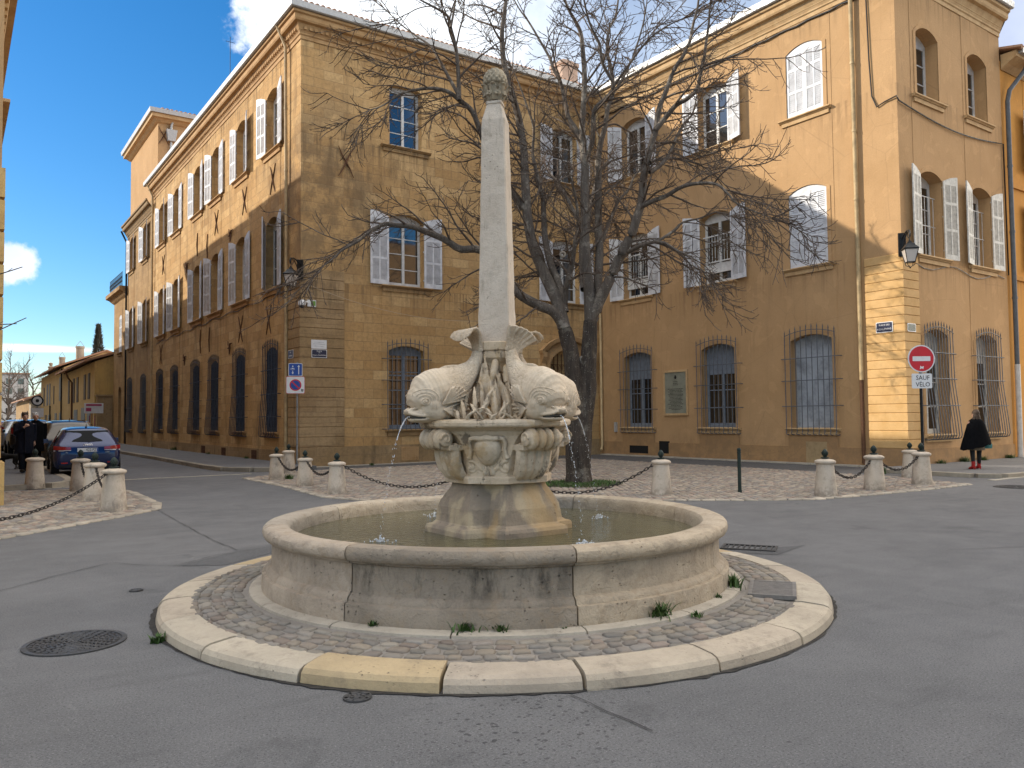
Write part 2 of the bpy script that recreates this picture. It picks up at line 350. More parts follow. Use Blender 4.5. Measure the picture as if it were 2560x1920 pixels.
# ------------------------------------------------------------------ the ground
def m_asphalt(name, c1, c2, spots=True):
    m = mat(name, c1, .85, spec=.3); g = NT(m); P = g.pos()
    c = g.mix(g.ramp(g.noise(P, .7, 6, .6), .35, .68), c1, c2)
    c = g.mix(g.ramp(g.noise(P, 85, 4, .75), .50, .68), c, tuple(x*1.8 for x in c1))
    c = g.mix(g.ramp(g.noise(g.vmul(P,(1,1.07,1)), 70, 4, .75), .51, .68), c, tuple(x*.38 for x in c1))
    fl = g.ramp(g.voro(P, 30), .10, .07); fl = g.math('MULTIPLY', fl, g.ramp(g.noise(P, 60, 1), .48, .55))
    c = g.mix(g.math('MULTIPLY', fl, .6), c, (.36,.35,.33))
    c = g.mix(g.math('MULTIPLY', g.ramp(g.noise(g.vmul(P, (.5,2.2,1)), 1.6, 5, .7), .52, .75), .35), c, tuple(x*.55 for x in c1))
    c = g.mix(g.math('MULTIPLY', g.ramp(g.noise(P, .9, 5, .65, .5), .60, .70), .42), c, tuple(x*.55 for x in c1))
    c = g.mix(g.math('MULTIPLY', g.ramp(g.noise(g.vmul(P,(1.3,.5,1)), 1.9, 7, .75, .4), .62, .72), .40), c, (.22,.215,.205))
    c = g.mix(g.math('MULTIPLY', g.ramp(g.voro(P, 2.3), .035, .02), .6), c, tuple(x*.35 for x in c1))
    if spots:      # splashed drops by the kerb
        dv = g.n('VectorMath', operation='DISTANCE'); g.L(P, dv.inputs[0]); dv.inputs[1].default_value = (-1.70,-2.80,0)
        reg = g.ramp(dv.outputs['Value'], .95, .25); dr = g.ramp(g.voro(P, 24), .36, .28); dr = g.math('MULTIPLY', dr, g.ramp(g.noise(P, 20, 3), .49, .53))
        c = g.mix(g.math('MULTIPLY', g.math('MULTIPLY', reg, dr), .75), c, tuple(x*.3 for x in c1))
    g.col(c); g.rough(g.ramp(g.noise(P, 3), .3, .7, .75, .92))
    g.bump(g.math('ADD', g.noise(P, 110, 4, .75), g.math('MULTIPLY', g.noise(P, 12, 4), .6)), .7, .009); return m
ASPH = m_asphalt('asphalt', (.112,.110,.109), (.140,.137,.135))
ASPH2 = m_asphalt('dark_asphalt_patch', (.080,.079,.079), (.095,.094,.094), False)
ASPH3 = m_asphalt('pavement_asphalt', (.14,.136,.132), (.12,.117,.115), False)
TAR = mat('tar_seam', (.036,.035,.035), .8)
KERB = m_stone('kerb_stone', (.44,.385,.305), (.36,.315,.25), (.15,.125,.10), .6, True, True, .55, True)
PAVER = m_stone('pale_paver', (.40,.36,.29), (.33,.30,.25), (.16,.14,.12), .4, True, True, .4)
BASINM = m_stone('basin_limestone', (.45,.39,.31), (.36,.31,.245), (.10,.085,.07), .95, True, True, .5, True)
g = NT(BASINM); P = g.pos(); src = g.b.inputs['Base Color'].links[0].from_socket
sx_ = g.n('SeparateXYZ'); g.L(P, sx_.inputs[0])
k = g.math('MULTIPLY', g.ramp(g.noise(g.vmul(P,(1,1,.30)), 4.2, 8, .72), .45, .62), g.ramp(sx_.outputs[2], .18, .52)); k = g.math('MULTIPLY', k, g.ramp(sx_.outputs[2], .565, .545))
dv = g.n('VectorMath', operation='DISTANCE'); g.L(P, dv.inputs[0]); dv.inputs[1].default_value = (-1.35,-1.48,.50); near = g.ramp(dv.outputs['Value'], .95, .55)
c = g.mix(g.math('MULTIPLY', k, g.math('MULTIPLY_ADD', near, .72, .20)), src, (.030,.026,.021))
c = g.mix(g.math('MULTIPLY', g.ramp(g.noise(P, 6.5, 8, .75), .50, .62), .35), c, (.27,.195,.12))
ck = g.voro(g.mix(.25, P, g.n('TexNoise').outputs['Color']), 5.5, 'DISTANCE_TO_EDGE'); ck = g.math('MULTIPLY', g.ramp(ck,.016,.0), g.ramp(g.noise(P,2.5,3),.48,.58))
c = g.mix(g.math('MULTIPLY', ck, .0), c, (.10,.08,.06)); g.col(c)
ob = [n for n in BASINM.node_tree.nodes if n.type == 'BUMP'][0]; hs_ = ob.inputs['Height'].links[0].from_socket
fl = g.ramp(g.noise(P, 7, 4, .5, .5), .48, .52); g.L(g.math('SUBTRACT', g.math('ADD', hs_, g.math('MULTIPLY', fl, .22)), g.math('MULTIPLY', ck, .0)), ob.inputs['Height'])
COBB = m_stone('cobble', (1.,1.,1.), (.8,.8,.8), (.12,.11,.10), .6, False, True, .3, True)
MORT = m_stone('cobble_joint', (.25,.225,.195), (.20,.18,.155), (.10,.09,.075), .5, False, True, .4)
PAINTW = m_paint('road_paint', (.62,.62,.60), .7, .15, 9)

def sheet(name, poly, z, m, label=None):
    mb = MB(); mb.add([(x,y,z) for x,y in poly], [tuple(range(len(poly)))]); o = mb.build(name, m, fix=False)
    me = o.data
    if me.polygons[0].normal.z < 0: me.flip_normals()
    return struct(o, label)
sheet('ground', [(-500,-500),(500,-500),(500,500),(-500,500)], 0, ASPH)
def slab(name, poly, z, m, edge=None, ew=.22, em=None):
    """raised pavement with a kerb course along the edge points"""
    mb = MB(); mb.prism(poly, lambda a,b,d: (a,b,d), -.05, z, 0); o = struct(mb.build(name, m))
    if edge:
        k = MB(); q = [Vector((*p,0)) for p in edge]; L = 0
        for a, b in zip(q, q[1:]):
            n = max(1, int((b-a).length/1.1)); t = (b-a).normalized(); s = Vector((-t.y,t.x,0))
            for i in range(n):
                p0 = a + (b-a)*(i/n) + t*.006; p1 = a + (b-a)*((i+1)/n) - t*.006; dz = random.uniform(-.004,.004)
                ring = lambda p: [p - s*.015 + Vector((0,0,-.05)), p - s*.015 + Vector((0,0,z-.02+dz)), p + s*.012 + Vector((0,0,z+.008+dz)), p + s*ew + Vector((0,0,z+.008+dz)), p + s*ew + Vector((0,0,-.05))]
                v = random.uniform(.62,.85)
                mb2 = [tuple(x) for x in ring(p0)+ring(p1)]
                k.add(mb2, [(0,1,2,3,4),(9,8,7,6,5)] + [(j,j+5,(j+1)%5+5,(j+1)%5) for j in range(5)], 0, False, (v,v,v*.97))
        struct(k.build('kerb', KERB))
    return o
slab('pavement', [(3.0,62),(2.95,30),(2.85,21),(2.95,19.4),(3.5,18.5),(4.4,18.15),(5.35,18.15),(5.35,62)], .12, ASPH3, [(4.4,18.15),(3.5,18.5),(2.95,19.4),(2.85,21),(2.95,30),(3.0,62)])
slab('pavement', [(-1.75,75),(-1.72,17.2),(-1.9,16.3),(-2.3,15.9),(-3.4,15.9),(-3.4,75)], .11, ASPH3, [(-1.75,75),(-1.72,17.2),(-1.9,16.3),(-2.3,15.9),(-3.4,15.9)])
slab('pavement', [(16.5,6.2),(16.35,3.4),(16.7,3.0),(17.5,2.9),(60,3.3),(60,6.2)], .09, ASPH3, [(60,3.3),(17.5,2.9),(16.7,3.0),(16.35,3.4),(16.5,6.2)])
sheet('pavement', [(3.3,18.1),(4.6,17.55),(15.4,17.55),(15.3,8.7),(15.0,4.6),(16.3,4.6),(18.3,6.2),(18.3,19.4),(5.4,19.4),(5.4,18.1)], .004, ASPH2)
# stone course along the wall foot and across the street mouth
def course(name, a, b, w, z, step=.8, m=PAVER):
    mb = MB(); a = Vector((*a,0)); b = Vector((*b,0)); t = (b-a).normalized(); s = Vector((-t.y,t.x,0)); n = max(1,int((b-a).length/step))
    for i in range(n):
        p = a+(b-a)*((i+.02)/n); q = a+(b-a)*((i+.98)/n); h = z+random.uniform(-.003,.003)
        mb.loft([[tuple(p+Vector((0,0,-.03))), tuple(p+Vector((0,0,h))), tuple(p+s*w+Vector((0,0,h))), tuple(p+s*w+Vector((0,0,-.03)))], [tuple(q+Vector((0,0,-.03))), tuple(q+Vector((0,0,h))), tuple(q+s*w+Vector((0,0,h))), tuple(q+s*w+Vector((0,0,-.03)))]])
    return struct(mb.build(name, m))
course('pavement_edging', (5.4,19.05), (15.2,19.05), .30, .022)
course('pavement_edging', (18.30,19.0), (18.30,6.6), -.34, .045)
course('road_edging', (-.9,17.42), (3.1,17.42), .16, .012, .3)
course('road_edging', (-3.2,15.72), (-1.5,15.72), .12, .012, .4)
course('road_edging', (15.6,2.62), (60,2.95), .16, .012, .3)
# seams and patches in the asphalt
def seam(pts, w=.0055):
    mb = MB(); q = []
    for a, b in zip(pts, pts[1:]):
        a = Vector((*a,0)); b = Vector((*b,0)); n = max(2, int((b-a).length/.12))
        q += [a+(b-a)*(i/n) for i in range(n)]
    q.append(Vector((*pts[-1],0))); vs = []
    for i, p in enumerate(q):
        t = (q[min(i+1,len(q)-1)]-q[max(i-1,0)]).normalized(); s = Vector((-t.y,t.x,0)); o = s*random.uniform(-.012,.012); ww = w*random.uniform(.5,1.3)
        vs += [tuple(p+o-s*ww+Vector((0,0,.008))), tuple(p+o+s*ww+Vector((0,0,.008)))]
    mb.add(vs, [(2*i,2*i+1,2*i+3,2*i+2) for i in range(len(q)-1)]); struct(mb.build('road_seam', TAR, fix=False))
for pts in SEAMS: seam(pts)
for p in PATCH: sheet('road_patch', p, .004, ASPH2)
for i in range(5):
    x = 19.0 + i*1.0; sheet('road_marking', [(x,.9),(x+.5,.9),(x+.5,2.75),(x,2.75)], .004, PAINTW)

# ------------------------------------------------------------------ cobbles, each a real stone
def inside(poly, X, Y):
    r = np.zeros(X.shape, bool); n = len(poly)
    for i in range(n):
        (x0,y0),(x1,y1) = poly[i], poly[(i+1)%n]
        if y0 == y1: continue
        r ^= ((y0 > Y) != (y1 > Y)) & (X < (x1-x0)*(Y-y0)/(y1-y0)+x0)
    return r
PAL = .74*np.array([(.40,.32,.25),(.43,.36,.28),(.34,.29,.235),(.37,.33,.28),(.47,.40,.31),(.31,.275,.24),(.40,.30,.235)])
PAL2 = .36*np.array([(.34,.27,.20),(.31,.28,.235),(.28,.265,.235),(.38,.31,.22),(.33,.245,.19),(.32,.295,.24),(.29,.245,.205),(.38,.335,.26),(.26,.24,.215)])+np.array([.108,.094,.078])
def stones(name, cx, cy, ang, hx, hy, z, h, pal, rng, rnd=.72):
    """one mesh of rounded sett stones: centres, angle, half sizes"""
    n = len(cx); K = 8; a = np.arange(K)*2*np.pi/K + np.pi/8
    ux = np.sign(np.cos(a))*np.abs(np.cos(a))**.45; uy = np.sign(np.sin(a))*np.abs(np.sin(a))**.45
    ux = ux/np.abs(ux).max(); uy = uy/np.abs(uy).max(); V = []
    jit = 1 + rng.uniform(-.13,.13,(n,K)); tilt = rng.normal(0,.05,(n,2))
    for sc, zz in ((1.,-.6),(.97,.45),(rnd,1.)):
        lx = hx[:,None]*ux*sc*jit; ly = hy[:,None]*uy*sc*jit
        X = cx[:,None]+lx*np.cos(ang)[:,None]-ly*np.sin(ang)[:,None]; Y = cy[:,None]+lx*np.sin(ang)[:,None]+ly*np.cos(ang)[:,None]
        Z = z[:,None] + h*zz + (lx*tilt[:,:1]+ly*tilt[:,1:])*(zz > 0)
        V.append(np.stack([X,Y,Z],-1))
    V = np.concatenate(V,1); base = (np.arange(n)*3*K)[:,None,None]
    j = np.arange(K); q = np.stack([j,(j+1)%K,(j+1)%K+K,j+K],-1); q = np.concatenate([q,q+K])
    quads = (base+q[None]).reshape(-1,4); tops = (np.arange(n)*3*K)[:,None]+np.arange(2*K,3*K)[None]
    me = bpy.data.meshes.new(name); nv = n*3*K; nq = len(quads)
    me.vertices.add(nv); me.vertices.foreach_set('co', V.reshape(-1))
    loops = np.concatenate([quads.reshape(-1), tops.reshape(-1)]); me.loops.add(len(loops)); me.loops.foreach_set('vertex_index', loops.astype(np.int32))
    me.polygons.add(nq+n); st = np.concatenate([np.arange(nq)*4, nq*4+np.arange(n)*K]); me.polygons.foreach_set('loop_start', st.astype(np.int32))
    me.polygons.foreach_set('use_smooth', np.ones(nq+n,bool)); me.update(calc_edges=True)
    c = pal[rng.integers(0,len(pal),n)]*rng.uniform(.82,1.18,(n,1)); c = np.concatenate([c, np.ones((n,1))],1)
    ca = me.color_attributes.new('Col','FLOAT_COLOR','POINT'); ca.data.foreach_set('color', np.repeat(c,3*K,0).reshape(-1).astype(np.float32))
    me.materials.append(COBB); o = bpy.data.objects.new(name, me); C.objects.link(o); return struct(o)
def plaza(poly, seed, sx=.155, sy=.115, ang=0.):
    rng = np.random.default_rng(seed); P = np.array(poly); lo = P.min(0)-1; hi = P.max(0)+1
    nx = int((hi[0]-lo[0])/sx); ny = int((hi[1]-lo[1])/sy); I, J = np.meshgrid(np.arange(nx), np.arange(ny))
    X = lo[0]+(I+.5*(J%2)+rng.uniform(-.14,.14,I.shape))*sx; Y = lo[1]+(J+rng.uniform(-.1,.1,I.shape))*sy
    m = inside(poly, X, Y); X = X[m]; Y = Y[m]; n = len(X)
    sheet('pavement', poly, .010, MORT)
    stones('cobbles', X, Y, rng.normal(ang,.12,n), sx*rng.uniform(.36,.47,n), sy*rng.uniform(.36,.46,n), np.full(n,.010), .016, PAL, rng)
def border(pts, seed, w=.17):
    rng = np.random.default_rng(seed); cx=[]; cy=[]; an=[]; L=[]
    for a, b in zip(pts, pts[1:]):
        a = np.array(a); b = np.array(b); d = np.hypot(*(b-a)); n = max(1,int(d/.23))
        for i in range(n):
            p = a+(b-a)*((i+.5)/n); cx.append(p[0]); cy.append(p[1]); an.append(math.atan2(b[1]-a[1], b[0]-a[0])); L.append(d/n)
    n = len(cx); stones('cobbles', np.array(cx), np.array(cy), np.array(an), np.array(L)*.46, np.full(n,w*.5), np.full(n,.012), .016, np.array([(.38,.33,.26),(.34,.30,.24),(.42,.36,.28)]), rng, .85)
PL1 = [(2.4,15.8),(2.3,12),(2.05,9.2),(2.35,8.2),(3.0,7.2),(4.9,5.55),(7.0,4.12),(8.0,3.3),(8.9,2.75),(10.5,2.55),(12.5,2.45),(14.2,2.5),(15.0,4.6),(15.3,8.75),(15.4,17.5),(4.6,17.5)]
plaza(PL1, 1); border(PL1[:12], 2)
PL2 = [(-1.0,14.4),(-.85,13),(-.95,10),(-1.15,9.1),(-1.8,8.35),(-2.8,7.4),(-3.6,6.62),(-5.2,5.6),(-8,5.0),(-8,11.5),(-3.35,11.6),(-3.35,15.3),(-1.9,14.9)]
plaza(PL2, 3); border(PL2[:9], 4)
# the round island of the fountain: kerb stones, setts, inner ring
def island():
    rng = np.random.default_rng(11); k = MB(); R0, R1 = 2.60, 2.88; a = rad(205)
    tint = [(1.,.98,.94),(1.02,.98,.92),(1.0,.87,.64),(.92,.88,.85),(1.,.95,.9),(.97,.93,.88),(1.02,1.,.96)]
    edges = [-183.5,-166,-148,-130.3,-114,-96,-78.3,-61,-44,-27,-9,8,26,43,60,78,95,112,129,146,161,176.5]
    tl = {0:6,1:6,2:2,3:3,4:5,5:4,6:1}
    for i in range(len(edges)-1):
        a0 = rad(edges[i]+.22); a1 = rad(edges[i+1]-.22); n = 8
        c = tint[tl.get(i, (i*3) % 7)]; dr = rng.uniform(-.008,.008); dz = rng.uniform(-.006,.006)
        prof = [(R0,-.03),(R0,.105+dz),(R0+.05,.108+dz),(R1-.07+dr,.095+dz),(R1-.03+dr,.082+dz),(R1-.008+dr,.055+dz),(R1+dr,.01),(R1+dr,-.03)]
        k.lathe(prof, n, a0=a0, a1=a1, col=c, cap=True, sm=False)
    struct(k.build('kerb', KERB))
    mb = MB(); mb.lathe([(1.9,.12),(2.18,.118),(2.60,.088)], 96); struct(mb.build('island', MORT))
    rk = MB(); edges = list(range(-180,180,24))
    for e in edges: rk.lathe([(2.0,.10),(2.0,.150),(2.14,.146),(2.17,.136),(2.175,.10)], 6, a0=rad(e+.15), a1=rad(e+23.85), col=(.95,.95,.95), cap=True)
    struct(rk.build('island_ring', KERB))
    cx=[];cy=[];an=[];hx=[];hy=[];zz=[]
    r = 2.215
    while r < 2.58:
        w = rng.uniform(.072,.096); t = 0.
        while t < 2*math.pi:
            l = rng.uniform(.085,.155); am = t + l/2/r
            rr = r + w/2 + rng.uniform(-.007,.007)
            x, y = rr*math.cos(am), rr*math.sin(am)
            dx_, dy_ = x-1.435, y+1.94; lx_, ly_ = dx_*.809+dy_*.588, -dx_*.588+dy_*.809
            if not (abs(lx_) < .34 and abs(ly_) < .24): 
                cx.append(x); cy.append(y); an.append(am+math.pi/2+rng.normal(0,.13)); hx.append(l*.455); hy.append(w*.45)
                zz.append(.118-(rr-2.18)*.07+rng.uniform(-.002,.003))
            t += l/r
        r += w
    stones('cobbles', *[np.array(q) for q in (cx,cy,an,hx,hy,zz)], .013, PAL2, rng, .74)
island()
DIRT = m_paint('gutter_dirt', (.045,.040,.034), .95, .4, 14)
mb = MB(); n_ = 240; rg = np.random.default_rng(8); vs = []
for i in range(n_): a = 2*math.pi*i/n_; r = 2.895+abs(rg.normal(0,.012))+.012*math.sin(a*7); vs += [(2.86*math.cos(a),2.86*math.sin(a),.006),(r*math.cos(a),r*math.sin(a),.006)]
mb.add(vs,[(2*i,2*i+1,(2*i+3)%(2*n_),(2*i+2)%(2*n_)) for i in range(n_)]); struct(mb.build('gutter_dirt', DIRT, fix=False))
# ------------------------------------------------------------------ buildings
XL, YF, XR, YC = 5.30, 19.43, 18.36, 6.15
TL = lambda u,w,z: (XL-w, u, z)
TF = lambda u,w,z: (u, YF-w, z)
TR = lambda u,w,z: (XR-w, u, z)
TC = lambda u,w,z: (u, YC-w, z)
def plane_x(X): return lambda u,w,z: (X-w, u, z)
def plane_y(Y): return lambda u,w,z: (u, Y-w, z)
def tbox(mb, T, u0, u1, w0, w1, z0, z1, mi=0):
    vs = [T(u,w,z) for z in (z0,z1) for u,w in ((u0,w0),(u1,w0),(u1,w1),(u0,w1))]
    mb.add(vs, [(0,3,2,1),(4,5,6,7),(0,1,5,4),(1,2,6,5),(2,3,7,6),(3,0,4,7)], mi)
def arch_pts(uc, Wd, zs, rise, n=8):
    """segmental arch from left spring to right spring"""
    h = Wd/2
    if rise < .01: return [(uc-h,zs),(uc+h,zs)]
    R = (h*h+rise*rise)/(2*rise); a = math.asin(min(1,h/R)); return [(uc+R*math.sin(-a+2*a*i/n), zs+rise-R+R*math.cos(-a+2*a*i/n)) for i in range(n+1)]
def wall(mb, T, u0, u1, z0, z1, cols, trim=0.):
    """wall with real openings; cols = (centre, strip half width, strip proud, [(sill, width, height, rise, depth)])"""
    q = lambda a,b,c,d: mb.add([a,b,c,d],[(0,1,2,3)])
    rect = lambda a,b,c,d,w: q(T(a,w,c),T(b,w,c),T(b,w,d),T(a,w,d)) if b-a > 1e-4 and d-c > 1e-4 else None
    p = u0
    for uc, hw, pr, ops in sorted(cols, key=lambda k: k[0]):
        a, b = uc-hw, uc+hw; rect(p,a,z0,z1,0)
        if pr: q(T(a,0,z0),T(a,pr,z0),T(a,pr,z1),T(a,0,z1)); q(T(b,0,z0),T(b,pr,z0),T(b,pr,z1),T(b,0,z1))
        zp = z0
        for zs, Wd, H, rise, dep in sorted(ops):
            zt = zs+H+.04; sp = zs+H-rise; l, r = uc-Wd/2, uc+Wd/2
            rect(a,b,zp,zs,pr); rect(a,l,zs,zt,pr); rect(r,b,zs,zt,pr)
            A = arch_pts(uc, Wd, sp, rise)
            for (x0,y0),(x1,y1) in zip(A,A[1:]):
                q(T(x0,pr,y0),T(x1,pr,y1),T(x1,pr,zt),T(x0,pr,zt)); q(T(x0,pr,y0),T(x0,pr-dep,y0),T(x1,pr-dep,y1),T(x1,pr,y1))
            for x in (l,r): q(T(x,pr,zs),T(x,pr-dep,zs),T(x,pr-dep,sp),T(x,pr,sp))
            q(T(l,pr,zs),T(r,pr,zs),T(r,pr-dep,zs),T(l,pr-dep,zs)); zp = zt
            if trim:
                O = [(l-trim,zs),(l-trim,sp)] + arch_pts(uc, Wd+2*trim, sp, rise+trim) + [(r+trim,sp),(r+trim,zs)]
                I = [(l,zs),(l,sp)] + A + [(r,sp),(r,zs)]
                for i in range(len(I)-1):
                    mb.loft([[T(*I[i][:1],pr-.01,I[i][1]),T(I[i][0],pr+.022,I[i][1]),T(O[i][0],pr+.022,O[i][1]),T(O[i][0],pr-.01,O[i][1])],
                             [T(I[i+1][0],pr-.01,I[i+1][1]),T(I[i+1][0],pr+.022,I[i+1][1]),T(O[i+1][0],pr+.022,O[i+1][1]),T(O[i+1][0],pr-.01,O[i+1][1])]])
        rect(a,b,zp,z1,pr); p = b
    rect(p,u1,z0,z1,0)
# --- window kit, local frame: x right seen from outside, y into the wall, z up from the opening's foot
_cache = {}
def me_frame(Wd, H, rise, rows, m, y=.26, fill=None, leaf=2, up=0.):
    key = ('fr',Wd,H,rise,rows,m.name,y,fill,leaf,up)
    if key in _cache: return _cache[key]
    mb = MB(); h = Wd/2; sp = H-rise; F = lambda a,b,d: (a,d,b); t = .055
    mb.box(-h,-h+t,y,y+.06,0,sp); mb.box(h-t,h,y,y+.06,0,sp); mb.box(-h+t,h-t,y,y+.06,0,.09)
    A = arch_pts(0,Wd,sp,rise); mb.prism([(-h,sp-.09)]+A+[(h,sp-.09)], F, y+.002, y+.06)
    zt = sp-.09; z0 = .09
    if up: mb.box(-h+t,h-t,y-.004,y+.055,zt-up-.05,zt-up); 
    if fill: mb.box(-h+t,h-t,y+.012,y+.05,zt-fill,zt)            # solid upper panel
    top = zt-(fill or 0)
    mb.box(-.05,.05,y-.015,y+.05,z0,top)
    for s in (-1,1):
        a, b = sorted((s*.05, s*(h-t)))
        mb.box(a,b,y+.004,y+.045,z0,z0+.07); mb.box(a,b,y+.004,y+.045,top-.06,top); e = s*(h-t-.022); mb.box(e-.022,e+.022,y+.004,y+.045,z0+.07,top-.06)
        for k in range(1,rows): zz = z0+(top-z0)*k/rows; mb.box(a,b,y+.008,y+.04,zz-.016,zz+.016)
    _cache[key] = mb.mesh('window', m); return _cache[key]
def me_pane(Wd, H, rise, m, y=.30):
    key = ('pa',Wd,H,rise,m.name,y)
    if key in _cache: return _cache[key]
    mb = MB(); h = Wd/2; sp = H-rise; mb.prism([(-h,0)]+[(-h,sp)]+arch_pts(0,Wd,sp,rise)[1:-1]+[(h,sp),(h,0)], lambda a,b,d: (a,d,b), y, y+.01)
    _cache[key] = mb.mesh('pane', m); return _cache[key]
def me_shutter(Wd, H, rise, side, m):
    """side -1: hinged at its right edge, leaf runs to -x; louvres, three panels"""
    key = ('sh',Wd,H,rise,side,m.name)
    if key in _cache: return _cache[key]
    mb = MB(); sp = H-rise; n = 8; X = lambda a: side*a
    top = lambda a: sp + rise*math.sin(math.pi/2*min(1,max(0,a/Wd)))*.9 + .03
    F = lambda a,b,d: (X(a), d, b); st = .075
    for a in (0, Wd-st): mb.prism([(a,0),(a+st,0),(a+st,top(a+st)),(a,top(a))], F, -.02, .02)
    mc = Wd/2; mb.prism([(mc-.025,.1),(mc+.025,.1),(mc+.025,top(mc)-.12),(mc-.025,top(mc)-.12)], F, -.017, .017)
    rails = [0, H*.34, H*.66]
    for i, z in enumerate(rails): hh = .16 if i == 0 else .08; mb.prism([(st,z),(Wd-st,z),(Wd-st,z+hh),(st,z+hh)], F, -.018, .018)
    up = [(Wd-st,top(Wd-st)),(Wd/2,top(Wd/2)),(st,top(st))]; zr = sp-.07
    mb.prism([(st,zr),(Wd-st,zr)]+up, F, -.018, .018)
    zs = [(.16,H*.34),(H*.34+.08,H*.66),(H*.66+.08,zr)]
    for a,b in ((st,mc-.025),(mc+.025,Wd-st)):
        for z0,z1 in zs:
            k = max(3,int((z1-z0)/.058)); d = (z1-z0)/k
            for i in range(k):
                z = z0+d*i; vs = [(X(a),-.014,z),(X(b),-.014,z),(X(b),.012,z+d*1.05),(X(a),.012,z+d*1.05),(X(a),-.008,z-.004),(X(b),-.008,z-.004),(X(b),.017,z+d*1.0),(X(a),.017,z+d*1.0)]
                mb.add(vs, [(0,1,2,3),(4,5,6,7),(0,1,5,4),(2,3,7,6)])
    for z in (.25, H*.5, H*.85): mb.box(min(X(-.03),X(.02)),max(X(-.03),X(.02)),-.03,-.018,z,z+.05)
    _cache[key] = mb.mesh('shutter', m, fix=False); return _cache[key]
def me_sill(Wd, m, pr=.13):
    key = ('si',Wd,m.name,pr)
    if key in _cache: return _cache[key]
    mb = MB(); h = Wd/2
    mb.loft([[(x,.30,-.10),(x,-.02,-.10),(x,-pr*.6,-.085),(x,-pr*.75,-.05),(x,-pr,-.045),(x,-pr-.01,-.025),(x,-pr,.0),(x,.30,.012)] for x in (-h,h)])
    mb.box(-h+.08,h-.08,-.05,.0,-.22,-.102)
    _cache[key] = mb.mesh('sill', m); return _cache[key]
def me_grille(Wd, H, nb, cross, m, out=.10, belly=False, top=.14, foot=0., rise=.15):
    """wrought bars standing in front of a window, spear heads on an arched line, feet bent back to the wall"""
    key = ('gr',Wd,H,nb,tuple(cross),out,belly,foot)
    if key in _cache: return _cache[key]
    mb = MB(); h = Wd/2; r = .0145
    for i in range(nb):
        x = -h+Wd*i/(nb-1); zt = H - rise*(x/h)**2 + random.uniform(-.006,.006); dx = random.uniform(-.004,.004)
        o = out
        if belly: pts = [(x,-o*.8,zt),(x,-o,H*.5),(x,-o*2.1,H*.14),(x,-o*2.4,.05),(x,-o*2.1,-.04),(x,-o*1.3,-.07),(x,.0,-.07)]
        else: pts = [(x+dx,-o,zt),(x,-o,.10),(x,-o*1.3,.03),(x+.03,-o*.7,.0),(x+.04,0.,.02)]
        mb.tube(pts, r, 5); mb.tube([(x+dx,-pts[0][1]*-1,zt),(x+dx,pts[0][1],zt+.035),(x+dx,pts[0][1],zt+top)], [.012,.02,.002], 5)
    for f in cross:
        z = H*f; oo = out if not belly else (out if f > .45 else out*(1+1.15*(.5-f)/.4))
        mb.tube([(-h-.17,0,z),(-h-.15,-oo,z),(h+.15,-oo,z),(h+.17,0,z)], .014, 5)
    n = 10; mb.tube([(-h-.02+(Wd+.04)*i/n, -out, H-.06-rise*(1-2*i/n)**2) for i in range(n+1)], .012, 5)
    _cache[key] = mb.mesh('grille', m, fix=False); return _cache[key]
SIDE = -math.pi/2
def window(b, T, u, z, Wd, H, rise, rows, rz, frame=None, pr=0., sh=None, shm=None, shd=0, sill=None, sillm=None, grille=None, pane=None, y=.26, fill=None, label=None, angs=(172,172), curtain=False, up=0.):
    loc = Vector(T(u,pr,z)) - b.location
    w = obj('window', me_frame(Wd,H,rise,rows,frame or FRAMEW,y,fill,2,up), b, loc, rz)
    if label: w['label'] = label
    obj('pane', me_pane(Wd,H,rise,pane or GLASS,y+.03), w, (0,0,0))
    if curtain: obj('curtain', me_curtain(Wd,H), w, (0,y+.05,0))
    if sh == 'open':
        sw = Wd/2+.02
        for s, a in zip((-1,1), [q + random.uniform(-5,3) for q in angs]):
            # hinge on the jamb edge, leaf folded back against the wall
            o = obj('shutter', me_shutter(sw,H-.02,rise,-s,shm or WHITEP), w, (s*(Wd/2+.015),-.035,.01), s*rad(a))
    if sh == 'closed':
        for s in (-1,1): obj('shutter', me_shutter(Wd/2-.006,H-.02,rise,-s,shm or WHITEP), w, (s*(Wd/2-.004),.03,.005), 0)
    if sill: obj('sill', me_sill(sill,sillm or CORN), w, (0,0,0))
    if grille: obj('grille', grille[0], w, (grille[1] if len(grille) > 2 else 0, 0, grille[-1] if len(grille) > 2 else grille[1]))
    return w
def me_curtain(Wd, H):
    key = ('cu',Wd,H)
    if key in _cache: return _cache[key]
    mb = MB()
    for s in (-1,1):
        n = 10; vs = []
        for i in range(n+1):
            x = s*(Wd/2-.06-(Wd*.30)*i/n); yy = .02*math.sin(i*1.9)
            vs += [(x,yy,.05),(x,yy,H-.2)]
        mb.add(vs, [(2*i,2*i+1,2*i+3,2*i+2) for i in range(n)], 0, True)
    _cache[key] = mb.mesh('curtain', CURT, fix=False); return _cache[key]
PANE_BACK = None
def anchor(b, T, u, z, kind):
    mb = MB(); r = .03
    if kind == 'x':
        for s in (-1,1):
            pts = [T(u+s*(.28*k), .03+.01*(s>0), z+.52*k+ .04*s*math.sin(k*3)) for k in (-1,-.5,0,.5,1)]
            mb.tube(pts, [.014,.024,.03,.024,.014], 5)
    elif kind == 'i':
        mb.tube([T(u,.03,z-.55),T(u+.03,.045,z),T(u-.02,.03,z+.55)], [.02,.034,.02], 5)
    else:
        for a in (20,140,260,330): mb.tube([T(u,.04,z),T(u+.16*math.cos(rad(a)),.05,z+.16*math.sin(rad(a))),T(u+.34*math.cos(rad(a+22)),.035,z+.34*math.sin(rad(a+22)))], [.035,.03,.018], 5)
    return mb.build('wall_anchor', RUST, b)
